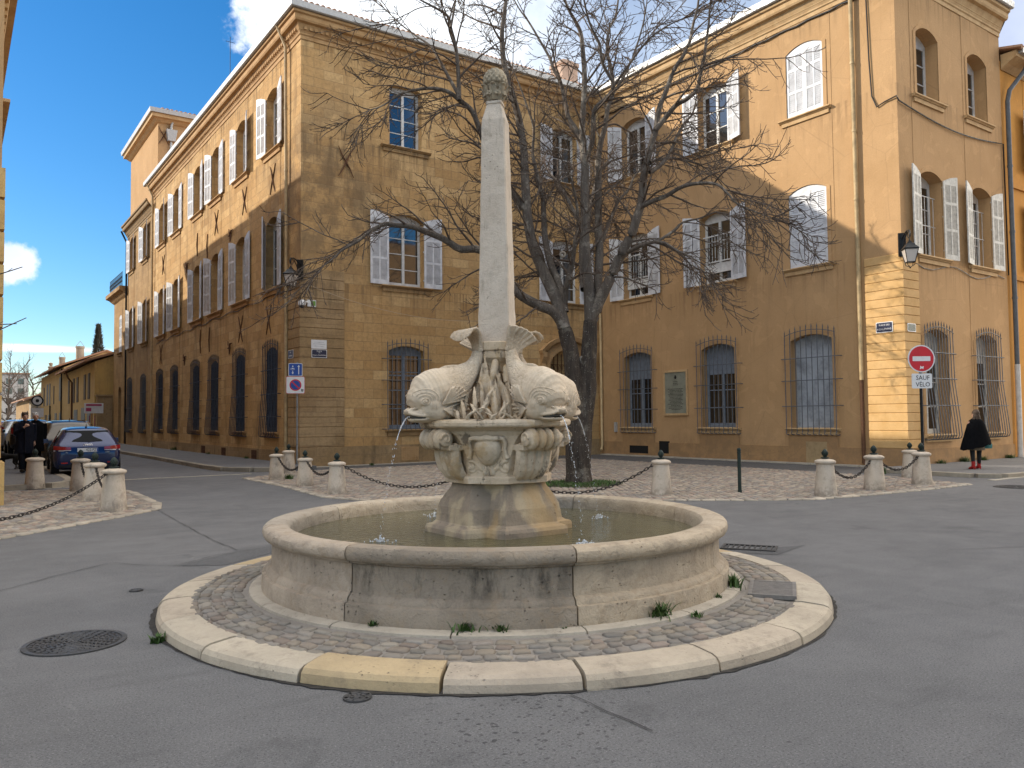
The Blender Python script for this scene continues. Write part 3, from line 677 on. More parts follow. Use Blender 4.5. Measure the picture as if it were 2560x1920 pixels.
CPROF = [(-.02,14.38),(.03,14.38),(.035,14.50),(.07,14.53),(.075,14.62),(.12,14.66),(.125,14.80),(.20,14.84),(.30,14.87),(.33,14.93),(.335,15.06),(.40,15.10),(.41,15.18),(.36,15.19)]
GPROF = [(.36,15.20),(.47,15.19),(.51,15.22),(.52,15.42),(.50,15.43),(.495,15.24),(.46,15.22),(.37,15.23)]
def run(mb, prof, path, sm=False, off=0.):
    """moulding swept along a wall top: path = (x, y, dx, dy) where (dx, dy) is the outward (mitred) direction"""
    mb.loft([[(x+dx*w, y+dy*w, z+off) for w,z in prof] for x,y,dx,dy in path], 0, sm, True, True)
def pipe(b, pts, r=.055, m=None, name='downpipe'):
    mb = MB(); mb.tube(pts, r, 10)
    a, e = Vector(pts[0]), Vector(pts[-1])
    for i in range(1,len(pts)):
        p, q = Vector(pts[i-1]), Vector(pts[i])
        if abs(p.z-q.z) > 3:
            n = int(abs(p.z-q.z)/2)
            for k in range(1,n): c = p+(q-p)*(k/n); mb.tube([c+Vector((0,0,-.04)),c+Vector((0,0,.04))], r*1.18, 10)
    return mb.build(name, m or BEIGEP, b)
def quoin(b, x, y, ex, ey, z0, z1, step, m, sx=1, pr=.055):
    """rusticated corner pier, one L-shaped block per course"""
    mb = MB(); n = int(round((z1-z0)/step)); h = (z1-z0)/n
    for i in range(n):
        a, c = z0+i*h+.009, z0+(i+1)*h-.009; p = pr
        L = lambda p: [(x-p,y-p),(x+ex,y-p),(x+ex,y+.0),(x+.0,y+.0),(x+.0,y+ey),(x-p,y+ey)]
        L0 = L(p-.018); L1 = L(p)
        rings = [[(u,v,z) for u,v in q] for q,z in ((L0,a-.008),(L0,a),(L1,a+.012),(L1,c-.012),(L0,c),(L0,c+.008))]
        mb.loft(rings)
    return mb.build('quoin', m, b)

# ---- the ashlar corner house on the left
A = thing('corner_house', 'three-storey ochre ashlar corner house with white shutters and rusty cross-shaped wall anchors', 'house', (XL, YF, 0))
mb = MB()
colsL = [22.3, 26.1, 29.9, 33.1, 37.4, 40.9]
wall(mb, TL, YF, 43.15, -.2, 15.2, [(u,.86,.012,[(1.15,1.2,3.05,.18,.34),(6.30,1.3,2.62,.2,.34),(11.35,1.3,2.3,.2,.34)]) for u in colsL])
FG = 9.22; FD = 16.6
wall(mb, TF, XL, XR, -.2, 15.2, [(FG,.98,.012,[(1.2,1.42,2.98,.18,.34),(6.32,1.4,2.62,.2,.34),(11.36,1.3,2.28,.1,.30)]), (FD,1.15,.012,[(-.19,1.8,4.55,.55,.5),(6.28,1.4,2.62,.2,.34),(11.28,1.3,2.25,.1,.30)])])
mb.box(XL+.4,28,YF+.4,43.1,-.1,15.15)
mb.build('wall', OCHRE, A)
mb = MB(); 
tbox(mb,TL,YF-.0,43.15,-.02,.045,-.1,.52); tbox(mb,TF,XL-.045,15.35,-.02,.07,-.1,.66); tbox(mb,TF,17.75,XR,-.02,.07,-.1,.66); mb.build('plinth', OCHRE_DK, A)
quoin(A, XL, YF, 1.52, 1.5, .66, 6.62, .33, OCHRE_DK)
mb = MB(); run(mb, CPROF, [(XL,43.15,-1,0),(XL,YF,-1,-1),(XR,YF,-1,-1)])
for i in range(int(23.4/.19)): tbox(mb,TL,YF+.1+i*.19,YF+.2+i*.19,.07,.165,14.665,14.79)
for i in range(int(12.8/.19)): tbox(mb,TF,XL+.05+i*.19,XL+.15+i*.19,.07,.165,14.665,14.79)
mb.build('cornice', CORN, A)
mb = MB(); run(mb, GPROF, [(XL,43.6,-1,0),(XL,YF,-1,-1),(XR,YF,-1,-1)]); mb.build('gutter', ZINC, A)
mb = MB()   # low pitched roof with round tiles along the eaves
mb.add([(XL-.4,43.2,15.36),(XL-.4,YF-.4,15.36),(XR+.2,YF-.4,15.36),(XR+4,YF+5.5,17.2),(XL+5.5,YF+5.5,17.2),(XL+5.5,43.2,17.2)], [(0,1,4,5),(1,2,3,4)])
mb.add([(XL+5.5,43.2,17.2),(XL+5.5,YF+5.5,17.2),(XR+4,YF+5.5,17.2),(XR+10,43.2,15.3)], [(0,1,2,3)])
for i in range(68): 
    x = XL-.2+i*.2; e = max(.2,min(2.9,(x-XL+.45)*1.)); mb.tube([(x,YF-.47,15.42),(x,YF-.47+e,15.42+e*.31)], .085, 6)
mb.build('roof', TILE, A)
mb = MB(); mb.box(19.45,20.4,23.0,23.9,15.4,18.45); mb.box(19.4,20.45,22.95,23.95,18.45,18.62); mb.box(19.6,20.25,23.1,23.8,18.62,18.75); mb.build('chimney', m_stone('chimney_render', (.48,.36,.28), (.40,.29,.22), (.2,.15,.12), .3, False, True), A)
pipe(A, [(XL-.42,20.62,15.2),(XL-.14,20.55,14.5),(XL-.10,20.55,8),(XL-.10,20.55,.15)])
pipe(A, [(XL-.42,42.9,15.2),(XL-.14,42.85,14.5),(XL-.10,42.85,.15)], m=BEIGEP)
IRONB = m_metal('navy_iron', (.05,.06,.08), .6, .2)
G1 = me_grille(1.66, 3.35, 10, (.20,.44,.70), IRONB, .085, True)
for i, u in enumerate(colsL):
    window(A,TL,u,11.35,1.3,2.3,.2,3,SIDE,pr=.012,sh='open',sill=2.0,angs=(174,170) if i % 2 else (170,176))
    window(A,TL,u,6.30,1.3,2.62,.2,3,SIDE,pr=.012,sh='open',sill=2.0,angs=(172,174) if i else (28,172))
    window(A,TL,u,1.15,1.2,3.05,.18,4,SIDE,pr=.012,frame=BLUESH,grille=(G1,0,-.12),sill=1.6,sh='closed',shm=BLUESH)
GF = me_grille(1.62, 3.18, 10, (.02,.29,.56,.80), IRON, .12, False)
window(A,TF,FG,1.2,1.42,2.98,.18,4,0,pr=.012,frame=FRAMEG,grille=(GF,0,-.04),sill=1.72,sillm=OLDST,curtain=True,up=.75)
window(A,TF,FG,6.32,1.4,2.62,.2,4,0,pr=.012,sh='open',sill=2.05,sillm=OLDST,angs=(176,178))
window(A,TF,FG,11.36,1.3,2.28,.1,4,0,pr=.012,sill=2.0,sillm=OLDST)
window(A,TF,FD,6.28,1.4,2.62,.2,4,0,pr=.012,sh='open',sill=2.1,sillm=OLDST,angs=(176,176))
window(A,TF,FD,11.28,1.3,2.25,.1,4,0,pr=.012,sh='open',sill=2.0,sillm=OLDST,angs=(176,176))
for u, z, k in ((22.2,10.30,'x'),(25.6,10.28,'x'),(29.7,10.26,'x'),(27.5,9.35,'*'),(33.0,9.9,'i'),(31.2,9.5,'i'),(35.0,9.2,'*'),(40.4,10.15,'x'),(22.6,5.22,'x'),(26.05,5.22,'x'),(27.55,4.65,'*'),(30.75,5.2,'i'),(32.3,5.25,'i'),(35.35,4.65,'*'),(40.8,5.25,'x')): anchor(A,TL,u,z,k)
anchor(A,TF,6.9,10.46,'x')
# arched street door behind the tree
mb = MB(); F = lambda a,b,d: TF(FD+a,d,b)
mb.prism([(-.9,0),(-.9,3.95)]+arch_pts(0,1.8,3.8,.55)[1:-1]+[(.9,3.95),(.9,0)], F, -.47, -.42); d = mb.build('door', mat('dark_oak_door', (.05,.028,.015), .5), A)
mb = MB()
for i in range(9): mb.tube([F(-.8+.2*i,3.0,-.36),F(-.8+.2*i,4.2,-.36)], .014, 4)
for z in (3.05,3.4,3.75): mb.tube([F(-.85,z,-.36),F(.85,z,-.36)], .014, 4)
for i in range(8): mb.tube([F(-.7+.2*i+.07*math.cos(t*.9),3.6+.12*math.sin(t*.9),-.35) for t in range(8)], .01, 4)
mb.build('door_grille', RUST, d)
mb = MB()   # moulded surround and hood
for k,(g0,g1,w) in enumerate(((.0,.16,.05),(.16,.34,.03))):
    O = [(-.9-g1,0),(-.9-g1,3.8)]+arch_pts(0,1.8+2*g1,3.8,.55+g1,12)+[(.9+g1,3.8),(.9+g1,0)]; I = [(-.9-g0,0),(-.9-g0,3.8)]+arch_pts(0,1.8+2*g0,3.8,.55+g0,12)+[(.9+g0,3.8),(.9+g0,0)]
    mb.loft([[F(*i,0),F(*i,w+.012),F(*o,w+.012),F(*o,0)] for i,o in zip(I,O)])
O = arch_pts(0,2.9,4.25,.62,12); I = arch_pts(0,2.8,4.12,.60,12)
mb.loft([[F(*i,0),F(*i,.22),F(o[0],o[1]+.02,.27),F(*o,0)] for i,o in zip(I,O)])
for s in (-1,1): mb.loft([[F(s*1.28-.1,z,0),F(s*1.28-.1,z,w),F(s*1.28+.1,z,w),F(s*1.28+.1,z,0)] for z,w in ((3.3,.05),(3.5,.16),(3.75,.10),(4.0,.22),(4.2,.24))])
mb.build('door_surround', CORN, A)
mb = MB()   # pierced cellar vent and the slack cables
tbox(mb,TF,8.96,9.66,.055,.078,.09,.58)
for i in range(9): tbox(mb,TF,8.99+i*.074,9.02+i*.074,.078,.10,.11,.56)
for i in range(6): tbox(mb,TF,8.97,9.65,.078,.092,.12+i*.085,.15+i*.085)
mb.build('cellar_vent', CORN, A)
for u in (24.2,28.3,31.6): 
    mb = MB(); tbox(mb,TL,u-.3,u+.3,.03,.058,.12,.46)
    for i in range(6): tbox(mb,TL,u-.27+i*.1,u-.24+i*.1,.058,.075,.14,.44)
    mb.build('cellar_vent', RUST, A)
mb = MB(); mb.tube([TL(20.6+ (42-20.6)*i/40, .03+.01*math.sin(i*2.1), 6.05-.05*math.sin(i*1.3)-.002*i) for i in range(41)], .014, 4); mb.build('wall_cable', BLACKI, A)
mb = MB(); mb.tube([(5.55+ (15.2-5.55)*t, YF-.10-.25*math.sin(math.pi*t), 6.05-1.5*t*(1-t)*1.7-.75*t+.55*t*t) for t in [i/24 for i in range(25)]], .008, 4); mb.build('wall_cable', mat('pale_cable', (.45,.36,.25), .7), A)
# ---- its older brown neighbour up the street, with a taller top storey set back
B = thing('tall_house', 'brown stone house further up the street with a taller yellow storey rising above its cornice', 'house', (XL,43.15,0))
mb = MB(); wall(mb, TL, 43.15, 51.4, -.2, 14.6, [(u,.86,.012,[(1.1,1.15,3.1,.2,.3),(6.30,1.2,2.6,.2,.3),(11.3,1.2,2.2,.2,.3)]) for u in (45.5,49.9)])
mb.box(XL+.4,16,43.5,51.4,-.1,14.5); tbox(mb,TL,43.15,51.4,-.02,.05,-.1,.5); mb.build('wall', OLDST, B)
mb = MB(); run(mb, [(w*1.1,z-.75) for w,z in CPROF], [(XL,43.15,-1,0),(XL,51.4,-1,0)]); mb.build('cornice', m_stone('brown_cornice', (.30,.20,.10), (.24,.16,.08), (.1,.075,.05), .4, False, True), B)
mb = MB(); mb.box(XL+.15,XL+7,43.0,51.5,14.4,19.15); mb.build('upper_storey', STUCCO, B)
mb = MB(); run(mb, [(0,18.9),(.1,18.95),(.25,19.1),(.4,19.15),(.42,19.35),(.0,19.36)], [(XL+7,43.0,0,-1),(XL+.15,43.0,-1,-1),(XL+.15,51.5,-1,1)]); mb.build('cornice', CORN2, B)
mb = MB(); run(mb, [(.38,19.36),(.52,19.36),(.55,19.60),(.40,19.62)], [(XL+2.2,43.0,0,-1),(XL+.15,43.0,-1,-1),(XL+.15,51.5,-1,1)]); mb.build('gutter', ZINC, B)
mb = MB(); mb.add([(XL-.25,42.6,19.55),(XL+7.5,42.6,19.55),(XL+7.5,51.8,19.55),(XL-.25,51.8,19.55),(XL+3.5,46,20.6),(XL+3.5,49,20.6)], [(0,1,4),(1,2,5,4),(2,3,5),(3,0,4,5)])
for i in range(28): mb.tube([(XL+.3+i*.25,42.5,19.6),(XL+.3+i*.25,43.6,19.85)], .09, 5)
mb.build('roof', TILE, B)
pipe(B, [(XL+1.0,42.85,19.4),(XL+.85,42.9,18.8),(XL+.85,42.9,14.5)], .07, ZINC)
mb = MB(); mb.loft([[(XL+.55,42.65,18.55),(XL+1.15,42.65,18.55),(XL+1.15,42.98,18.55),(XL+.55,42.98,18.55)],[(XL+.65,42.72,17.9),(XL+1.05,42.72,17.9),(XL+1.05,42.98,17.9),(XL+.65,42.98,17.9)]]); mb.build('rainwater_head', ZINC, B)
anchor(B, plane_y(43.0), XL+.45, 18.2, 'x')
pipe(B, [(XL-.45,51.2,14.1),(XL-.12,51.2,13.4),(XL-.10,51.2,.15)], .06, BLACKI)
G2 = me_grille(1.55, 3.35, 9, (.20,.44,.70), IRON, .08, True)
for u in (45.5,49.9):
    window(B,TL,u,11.3,1.2,2.2,.2,3,SIDE,pr=.012,sh='open',sill=1.8,sillm=OLDST); window(B,TL,u,6.3,1.2,2.6,.2,3,SIDE,pr=.012,sh='open',sill=1.8,sillm=OLDST)
    window(B,TL,u,1.1,1.15,3.1,.2,3,SIDE,pr=.012,frame=BLUESH,grille=(G2,0,-.12),sill=1.6,sillm=OLDST,sh='closed',shm=BLUESH)
D = thing('narrow_house', 'narrow dark stone house with an iron-railed roof terrace and an arched door', 'house', (XL,51.4,0))
mb = MB(); wall(mb, TL, 51.4, 56.6, -.2, 10.2, [(53.9,.8,.012,[(.0,1.1,4.0,.3,.3),(6.3,1.1,2.6,.2,.25)])]); mb.box(XL+.4,14,51.5,56.6,-.1,10.1)
mb.add([(XL,56.6,-.1),(14,56.6,-.1),(14,56.6,10.2),(XL,56.6,10.2)],[(0,1,2,3)]); mb.build('wall', OLDST, D)
mb = MB(); run(mb, [(0,9.9),(.12,10.0),(.3,10.2),(.5,10.3),(.5,10.55),(0,10.56)], [(XL,51.4,-1,0),(XL,56.6,-1,1),(14,56.6,0,1)]); mb.build('cornice', OLDST, D)
window(D,TL,53.9,6.3,1.1,2.6,.2,3,SIDE,pr=.012,sill=1.6,sillm=OLDST,sh='closed')
mb = MB(); mb.box(XL+.25,XL+.3,53.4,54.4,-.1,3.9); mb.build('door', mat('dark_door', (.03,.025,.02), .5), D)
mb = MB()
for y0,y1 in ((51.5,56.5),):
    for z in (10.62,11.5): mb.tube([(XL-.3,y0,z),(XL-.3,y1,z)], .02, 4)
    for i in range(26): 
        y = y0+i*.2; mb.tube([(XL-.3,y,10.56),(XL-.3,y,11.5)], .012, 4)
        mb.tube([(XL-.3,y+.1+.08*math.cos(k),11.05+.2*math.sin(k)) for k in range(7)], .01, 4)
mb.build('terrace_railing', BLACKI, D)
# ---- the rendered house on the right
E = thing('rendered_house', 'tall ochre rendered house with pale corner quoins, iron window grilles and white louvred shutters', 'house', (XR, YC, 0))
mb = MB(); cR = (9.2, 13.0, 17.1)
wall(mb, TR, YC, YF, -.2, 15.2, [(u,.95,.012,[(1.15,1.5,3.0,.18,.32),(6.34,1.4,2.62,.2,.32),(11.3,1.35,2.35,.2,.32)]) for u in cR], .13)
cC = (20.1, 23.25)
wall(mb, TC, XR, 24.95, -.2, 15.2, [(u,.95,.012,[(.95,1.4,3.15,.2,.42),(6.28,1.3,2.62,.2,.45),(11.12,1.3,2.2,.25,.45)]) for u in cC], .13)
mb.box(XR+.5,24.9,YC+.5,YF+3,-.1,15.15); mb.add([(24.95,YC,-.1),(24.95,YF,-.1),(24.95,YF,15.2),(24.95,YC,15.2)],[(0,1,2,3)])
mb.build('wall', STUCCO, E)
mb = MB(); tbox(mb,TR,YC,YF,-.02,.05,-.1,.56); tbox(mb,TC,XR-.05,24.95,-.02,.05,-.1,.53)
for u in cR: tbox(mb,TR,u-.9,u+.9,.012,.056,.55,.88)
mb.build('plinth', STUC_PL, E)
q_ = quoin(E, XR, YC, .80, 1.14, .56, 6.24, .262, m_stone('quoin_render', (.56,.36,.16), (.50,.31,.125), (.28,.18,.09), .35, False, True, .25), pr=.05)
mb = MB(); run(mb, CPROF, [(XR,YF,-1,-1),(XR,YC,-1,-1),(24.95,YC,0,-1)]); mb.build('cornice', CORN2, E)
mb = MB(); run(mb, GPROF, [(XR,YF,-1,-1),(XR,YC,-1,-1),(25.0,YC,0,-1)]); mb.build('gutter', ZINC, E)
mb = MB(); mb.add([(XR-.4,YF+.0,15.36),(XR-.4,YC-.4,15.36),(25.3,YC-.4,15.36),(25.3,YC+5,17),(XR+5,YC+5,17),(XR+5,YF+5,17)], [(0,1,4,5),(1,2,3,4)]); mb.build('roof', TILE, E)
pipe(E, [(XR-.42,7.45,15.2),(XR-.13,7.45,14.4),(XR-.10,7.45,6),(XR-.10,7.45,2.6)], .065)
pipe(E, [(XR-.10,7.45,2.62),(XR-.10,7.45,.1)], .055, RUST)
pipe(E, [(XR-.45,19.22,15.2),(XR-.12,19.2,14.4),(XR-.10,19.2,.4),(XR-.25,19.1,.2)], .055)
GR = me_grille(1.80, 3.42, 10, (.27,.51,.72), IRON, .13, False)
SW = dict(pr=.012, sill=1.9, sillm=STUC_PL if False else CORN2)
window(E,TR,cR[0],11.3,1.35,2.35,.2,3,SIDE,sh='closed',**SW); window(E,TR,cR[0],6.34,1.4,2.62,.2,3,SIDE,sh='closed',**SW)
window(E,TR,cR[1],11.3,1.35,2.35,.2,3,SIDE,sh='open',angs=(174,163),**SW); window(E,TR,cR[1],6.34,1.4,2.62,.2,3,SIDE,sh='open',angs=(174,174),**SW)
window(E,TR,cR[2],11.3,1.35,2.35,.2,3,SIDE,sh='open',angs=(174,168),**SW); window(E,TR,cR[2],6.34,1.4,2.62,.2,3,SIDE,sh='open',angs=(174,174),**SW)
for u in cR[1:]:      # white guard bars across the first-floor openings
    mb = MB()
    for i in range(9): mb.tube([TR(u-.55+i*.1375,-.12,7.15),TR(u-.55+i*.1375,-.12,8.15)], .01, 4)
    for z in (7.15,8.1): tbox(mb,TR,u-.68,u+.68,-.135,-.105,z-.02,z+.02)
    tbox(mb,TR,u-.68,u+.68,-.22,-.16,6.75,7.1)
    mb.build('guard_rail', FRAMEW, E)
window(E,TR,cR[0],1.15,1.5,3.0,.18,1,SIDE,frame=BOARD,pane=BOARD,grille=(GR,0,-.22),fill=2.7,**{**SW,'sill':1.95})
for u in cR[1:]: window(E,TR,u,1.15,1.5,3.0,.18,3,SIDE,frame=FRAMEG,grille=(GR,0,-.22),fill=.75,curtain=True,**{**SW,'sill':1.95})
GC = me_grille(1.62, 3.35, 11, (.28,.52,.75), IRON, .12, True)
for u in cC:
    window(E,TC,u,11.12,1.3,2.2,.25,3,0,y=.38,**SW); window(E,TC,u,6.28,1.3,2.62,.2,3,0,y=.38,sh='open',shm=CREAMP,angs=(172,174),**SW)
    window(E,TC,u,.95,1.4,3.15,.2,3,0,y=.34,frame=CREAMP,grille=(GC,0,-.08),fill=.55,curtain=True,pr=.012,sill=1.7,sillm=CORN2)
    mb = MB(); 
    for z in (7.3,8.2): mb.tube([TC(u-.6,-.2,z),TC(u+.6,-.2,z)], .014, 4)
    for i in range(5): mb.tube([TC(u-.5+.25*i,-.2,6.4),TC(u-.5+.25*i,-.2,8.2)], .01, 4)
    mb.build('guard_rail', FRAMEW, E)
mb = MB(); cab = [(XR-.45,YF-.5,14.2)]
mb.tube([TR(19+(7.0-19)*i/30,.05+.012*math.sin(i*3),14.30+.025*math.sin(i*2.3)) for i in range(31)], .03, 5)
mb.tube([TR(7.0,.04,14.3),TR(6.95,.05,12.2),TR(6.9,.04,11.1),TR(6.75,.05,10.72),TR(6.5,.04,10.8),TR(6.13,.06,10.85)]+[TC(XR+(24.9-XR)*i/12,.05,10.72-.25*math.sin(math.pi*i/12)-.05*i/12) for i in range(13)]+[TC(24.93,.05,8),TC(24.95,.05,6.2)], .022, 5)
mb.tube([TC(XR+.7+(24.7-XR-.7)*i/12,.03,6.0-.12*math.sin(i)) for i in range(13)], .012, 4)
mb.build('wall_cable', BLACKI, E)
mb = MB(); tbox(mb,TR,16.55,17.6,.045,.054,.12,.42); mb.build('cellar_vent', DARKIN, E)
mb = MB(); tbox(mb,TR,8.7,9.45,.05,.062,.05,.72); mb.build('meter_hatch', m_paint('hatch_paint', (.36,.26,.14), .6), E)
mb = MB(); mb.tube([TR(15.7,.06,.38),TR(15.7,-.1,.38)], .17, 16); tbox(mb,TR,15.45,15.95,.0,.055,.15,.62); mb.build('drain_outlet', DARKIN, E)
mb = MB(); tbox(mb,TR,18.35,18.5,.0,.06,.95,1.35); mb.build('intercom', ZINC, E)
# ---- orange neighbour at the right edge
N = thing('orange_house', 'bright orange house at the right edge with a grey downpipe', 'house', (24.97,YC,0))
mb = MB(); mb.box(24.97,34,YC+.5,14,-.1,13.55); wall(mb, plane_y(YC+.03), 24.97, 34, -.1, 13.6, [(u,.9,.012,[(1.1,1.3,2.8,.2,.3),(6.5,1.3,2.3,.2,.3),(10.0,1.3,2.1,.2,.3)]) for u in (27.6,31.4)], .12)
for z in (6.1,9.3): tbox(mb,TC,25.6,34,-.03,.03,z,z+.18)
mb.build('wall', ORANGE, N)
for u in (27.6,31.4):
    for z,hh in ((1.1,2.8),(6.5,2.3),(10.0,2.1)): window(N, plane_y(YC+.03), u, z, 1.3, hh, .2, 3, 0, pr=.012, sill=1.7, sillm=CORN2, sh='open' if z > 5 else None, shm=CREAMP)
mb = MB(); run(mb, [(0,13.3),(.2,13.45),(.5,13.6),(.5,13.8),(0,13.8)], [(25.05,YC,0,-1),(34,YC,0,-1)]); mb.build('cornice', CORN2, N)
mb = MB(); mb.add([(24.97,YC-.6,13.8),(34,YC-.6,13.8),(34,YC+5,15.2),(24.97,YC+5,15.2)],[(0,1,2,3)])
for i in range(40): mb.tube([(25.1+i*.22,YC-.66,13.86),(25.1+i*.22,YC+1,14.25)], .08, 5)
mb.build('roof', TILE, N)
mb = MB(); run(mb, [(.5,13.7),(.64,13.7),(.66,13.86),(.5,13.86)], [(25.2,YC,0,-1),(34,YC,0,-1)]); mb.build('gutter', ZINC, N)
pipe(N, [(26.0,YC-.55,13.75),(25.85,YC-.4,13.3),(25.35,YC-.12,12.6),(25.22,YC-.10,12.2),(25.22,YC-.1,3.2)], .075, m_paint('dark_grey_pipe', (.10,.11,.12), .6))
pipe(N, [(25.22,YC-.1,3.2),(25.22,YC-.1,.1)], .085, m_paint('pale_pipe', (.55,.53,.50), .5))
mb = MB(); mb.lathe([(.0,14.9),(.14,14.9),(.14,15.15),(.2,15.16),(.2,15.26),(.10,15.28),(.10,15.34),(.22,15.36),(.2,15.46),(.0,15.5)], 12, (25.9,YC+3,0)); mb.build('chimney_pot', BLACKI, N)
def yagi(name, label, x, y, z0, z1, n=7, s=1., combs=2):
    t = thing(name, label, 'antenna', (x,y,z0)); mb = MB(); mb.tube([(x,y,z0),(x,y,z1)], .03*s, 6); mb.build('mast', ZINC, t)
    for k in range(combs):
        mb = MB(); z = z1-.1-.45*k*s; mb.tube([(x-.55*s,y,z),(x+.55*s,y+.2*s,z)], .014*s, 4)
        for i in range(n): f = -.5+i/(n-1); mb.tube([(x+f*1.1*s,y+.2*s*f-.3*s,z+.02),(x+f*1.1*s,y+.2*s*f+.3*s,z+.02)], .009*s, 4)
        mb.build('aerial', ZINC, t)
yagi('roof_antenna', 'pale television aerial on the roof of the orange house', 27.6, YC+2.2, 14.4, 18.0, 8, 1.1)
t = thing('roof_antenna', 'thin single mast standing on the roof of the ashlar corner house', 'antenna', (XL+3,38.6,16.3)); mb = MB(); mb.tube([(XL+3,38.6,16.3),(XL+3,38.6,20.9)], .035, 5); mb.build('mast', BLACKI, t); mb = MB(); mb.tube([(XL+3,38.6,20.9),(XL+3,38.6,23)], .018, 4); mb.tube([(XL+2.75,38.6,22.7),(XL+3.25,38.6,22.7)], .014, 4); mb.build('aerial', BLACKI, t)
# ---- houses across the street on the left, seen edge-on; they also keep the square in shade
def opposite(x, y0, y1, h, ov, m, label, name='street_house', dp=14):
    t = thing(name, label, 'house', (x,y0,0)); mb = MB()
    T = lambda u,w,z: (x+w, u, z)
    cols = [u for u in np.arange(y0+2.2, y1-1.2, 3.7)]
    wall(mb, T, y0, y1, -.1, h, [(u,.8,.012,[(1.1,1.2,2.9,.2,.3),(5.9,1.2,2.5,.2,.3),(min(10.4,h-3.6),1.2,2.0,.2,.3)]) for u in cols] if h > 13.8 else [(u,.8,.012,[(1.1,1.2,2.6,.2,.3),(5.4,1.2,2.2,.2,.3)]) for u in cols])
    mb.box(x-dp,x-.4,y0+.35,y1,-.1,h-.1)
    mb.add([(x,y0,-.1),(x-dp,y0,-.1),(x-dp,y0,h),(x,y0,h)],[(0,1,2,3)]); mb.build('wall', m, t)
    pr = [(-.02,h-.85),(.05,h-.8),(.06,h-.6),(.14,h-.55),(.15,h-.4),(ov*.55,h-.32),(ov*.7,h-.26),(ov*.75,h-.1),(ov,h-.05),(ov,h+.08),(0,h+.1)]
    mb = MB(); run(mb, pr, [(x-dp,y0,0,-1),(x,y0,1,-1),(x,y1,1,1 if name == 'x' else 0)])
    for i in range(int((y1-y0)/.55)): mb.box(x+.12,x+ov*.68,y0+.2+i*.55,y0+.42+i*.55,h-.42,h-.27)
    mb.build('cornice', CORN2, t)
    mb = MB(); mb.add([(x+ov,y0-.4,h+.1),(x+ov,y1,h+.1),(x-6,y1,h+2),(x-6,y0+5,h+2),(x-dp,y0-.4,h+.1)],[(0,1,2,3),(0,3,4)]); mb.build('roof', TILE, t)
    W_ = obj
    for u in cols:
        for z, hh in ((1.1,2.9 if h > 13.8 else 2.6),(5.9 if h > 13.8 else 5.4, 2.5 if h > 13.8 else 2.2)):
            w = obj('window', me_frame(1.2,hh,.2,3,FRAMEW), t, Vector(T(u,0,z))-t.location, math.pi/2); obj('pane', me_pane(1.2,hh,.2,GLASS,.29), w, (0,0,0))
    return t
O1 = opposite(-3.42, 11.75, 32.5, 15.0, .80, STUCCO, 'tall ochre house cut by the left edge of the view, its carved cornice overhead', dp=42)
quoin_o = MB(); 
for i in range(9): quoin_o.box(-4.4,-3.36,11.69,12.6,.9+i*.62,1.46+i*.62)
quoin_o.box(-4.5,-3.30,11.62,12.7,-.1,.82); quoin_o.build('quoin', m_stone('yellow_quoin', (.56,.38,.15), (.48,.30,.11), (.25,.17,.09), .4, False, True), O1)
opposite(-3.42, 32.6, 43.0, 14.6, 1.05, OLDST, 'second house along the left side of the street with a deep projecting cornice')
opposite(-3.45, 43.1, 60.0, 12.6, 1.3, YELLOW, 'third, lower house along the left side of the street under wide eaves')
opposite(-3.5, 60.1, 120.0, 12.2, .6, GREYW, 'lowest and farthest house along the left side of the street')
# sunlit house front on the far right side of the square, and one behind the viewer
def backdrop_house(name, x0, x1, y0, y1, h, m, label):
    t = thing(name, label, 'house', (x0,y0,0)); mb = MB(); T = plane_x(x0)
    wall(mb, T, y0, y1, -.1, h, [(u,.8,.01,[(1,1.3,3,.2,.3),(6.2,1.3,2.6,.2,.3),(11,1.3,2.2,.2,.3)]) for u in np.arange(y0+2.5,y1-1,4.)]); mb.box(x0+.4,x1,y0,y1,-.1,h-.05); mb.build('wall', m, t)
    mb = MB(); run(mb, [(0,h-.4),(.4,h-.1),(.4,h+.1),(0,h+.1)], [(x0,y0,-1,0),(x0,y1,-1,0)]); mb.build('cornice', CORN2, t)
    for u in np.arange(y0+2.5,y1-1,4.):
        for z,hh in ((1,3.),(6.2,2.6),(11,2.2)):
            w = obj('window', me_frame(1.3,hh,.2,3,FRAMEW), t, Vector(T(u,0,z))-t.location, SIDE); obj('pane', me_pane(1.3,hh,.2,GLASS,.29), w, (0,0,0))
backdrop_house('rendered_house', 20.5, 32, -34, -6.5, 14.5, STUCCO, 'ochre house outside the frame on the near right corner of the square')
# ---- low houses far up the street
def low_house(x, y0, y1, h, m, label, wins, ov=.7, rise=1.3, deep=7, gaps=()):
    t = thing('street_house', label, 'house', (x,y0,0)); mb = MB()
    T = plane_x(x); mb.box(x,x+deep,y0,y1,-.1,h)
    mb.add([(x,y0,h),(x+deep*.5,y0,h+rise),(x+deep,y0,h)],[(0,1,2)]); mb.build('wall', m, t)
    mb = MB(); 
    for z0,z1 in ((0,.16),): mb.loft([[(x-ov,y,h-.05),(x+deep*.5,y,h+rise),(x+deep*.5,y,h+rise+.16),(x-ov,y,h+.11)] for y in (y0-.15,y1+.1)])
    mb.loft([[(x+deep*.5,y,h+rise),(x+deep+ov,y,h-.05),(x+deep+ov,y,h+.11),(x+deep*.5,y,h+rise+.16)] for y in (y0-.15,y1+.1)])
    mb.build('roof', TILE, t)
    for u, z, w_, hh, mm, nm in wins:
        mb = MB(); tbox(mb,T,u-w_/2,u+w_/2,-.02,.05,z,z+hh); mb.build(nm, mm, t)
        if nm == 'shutter':
            pass
    return t
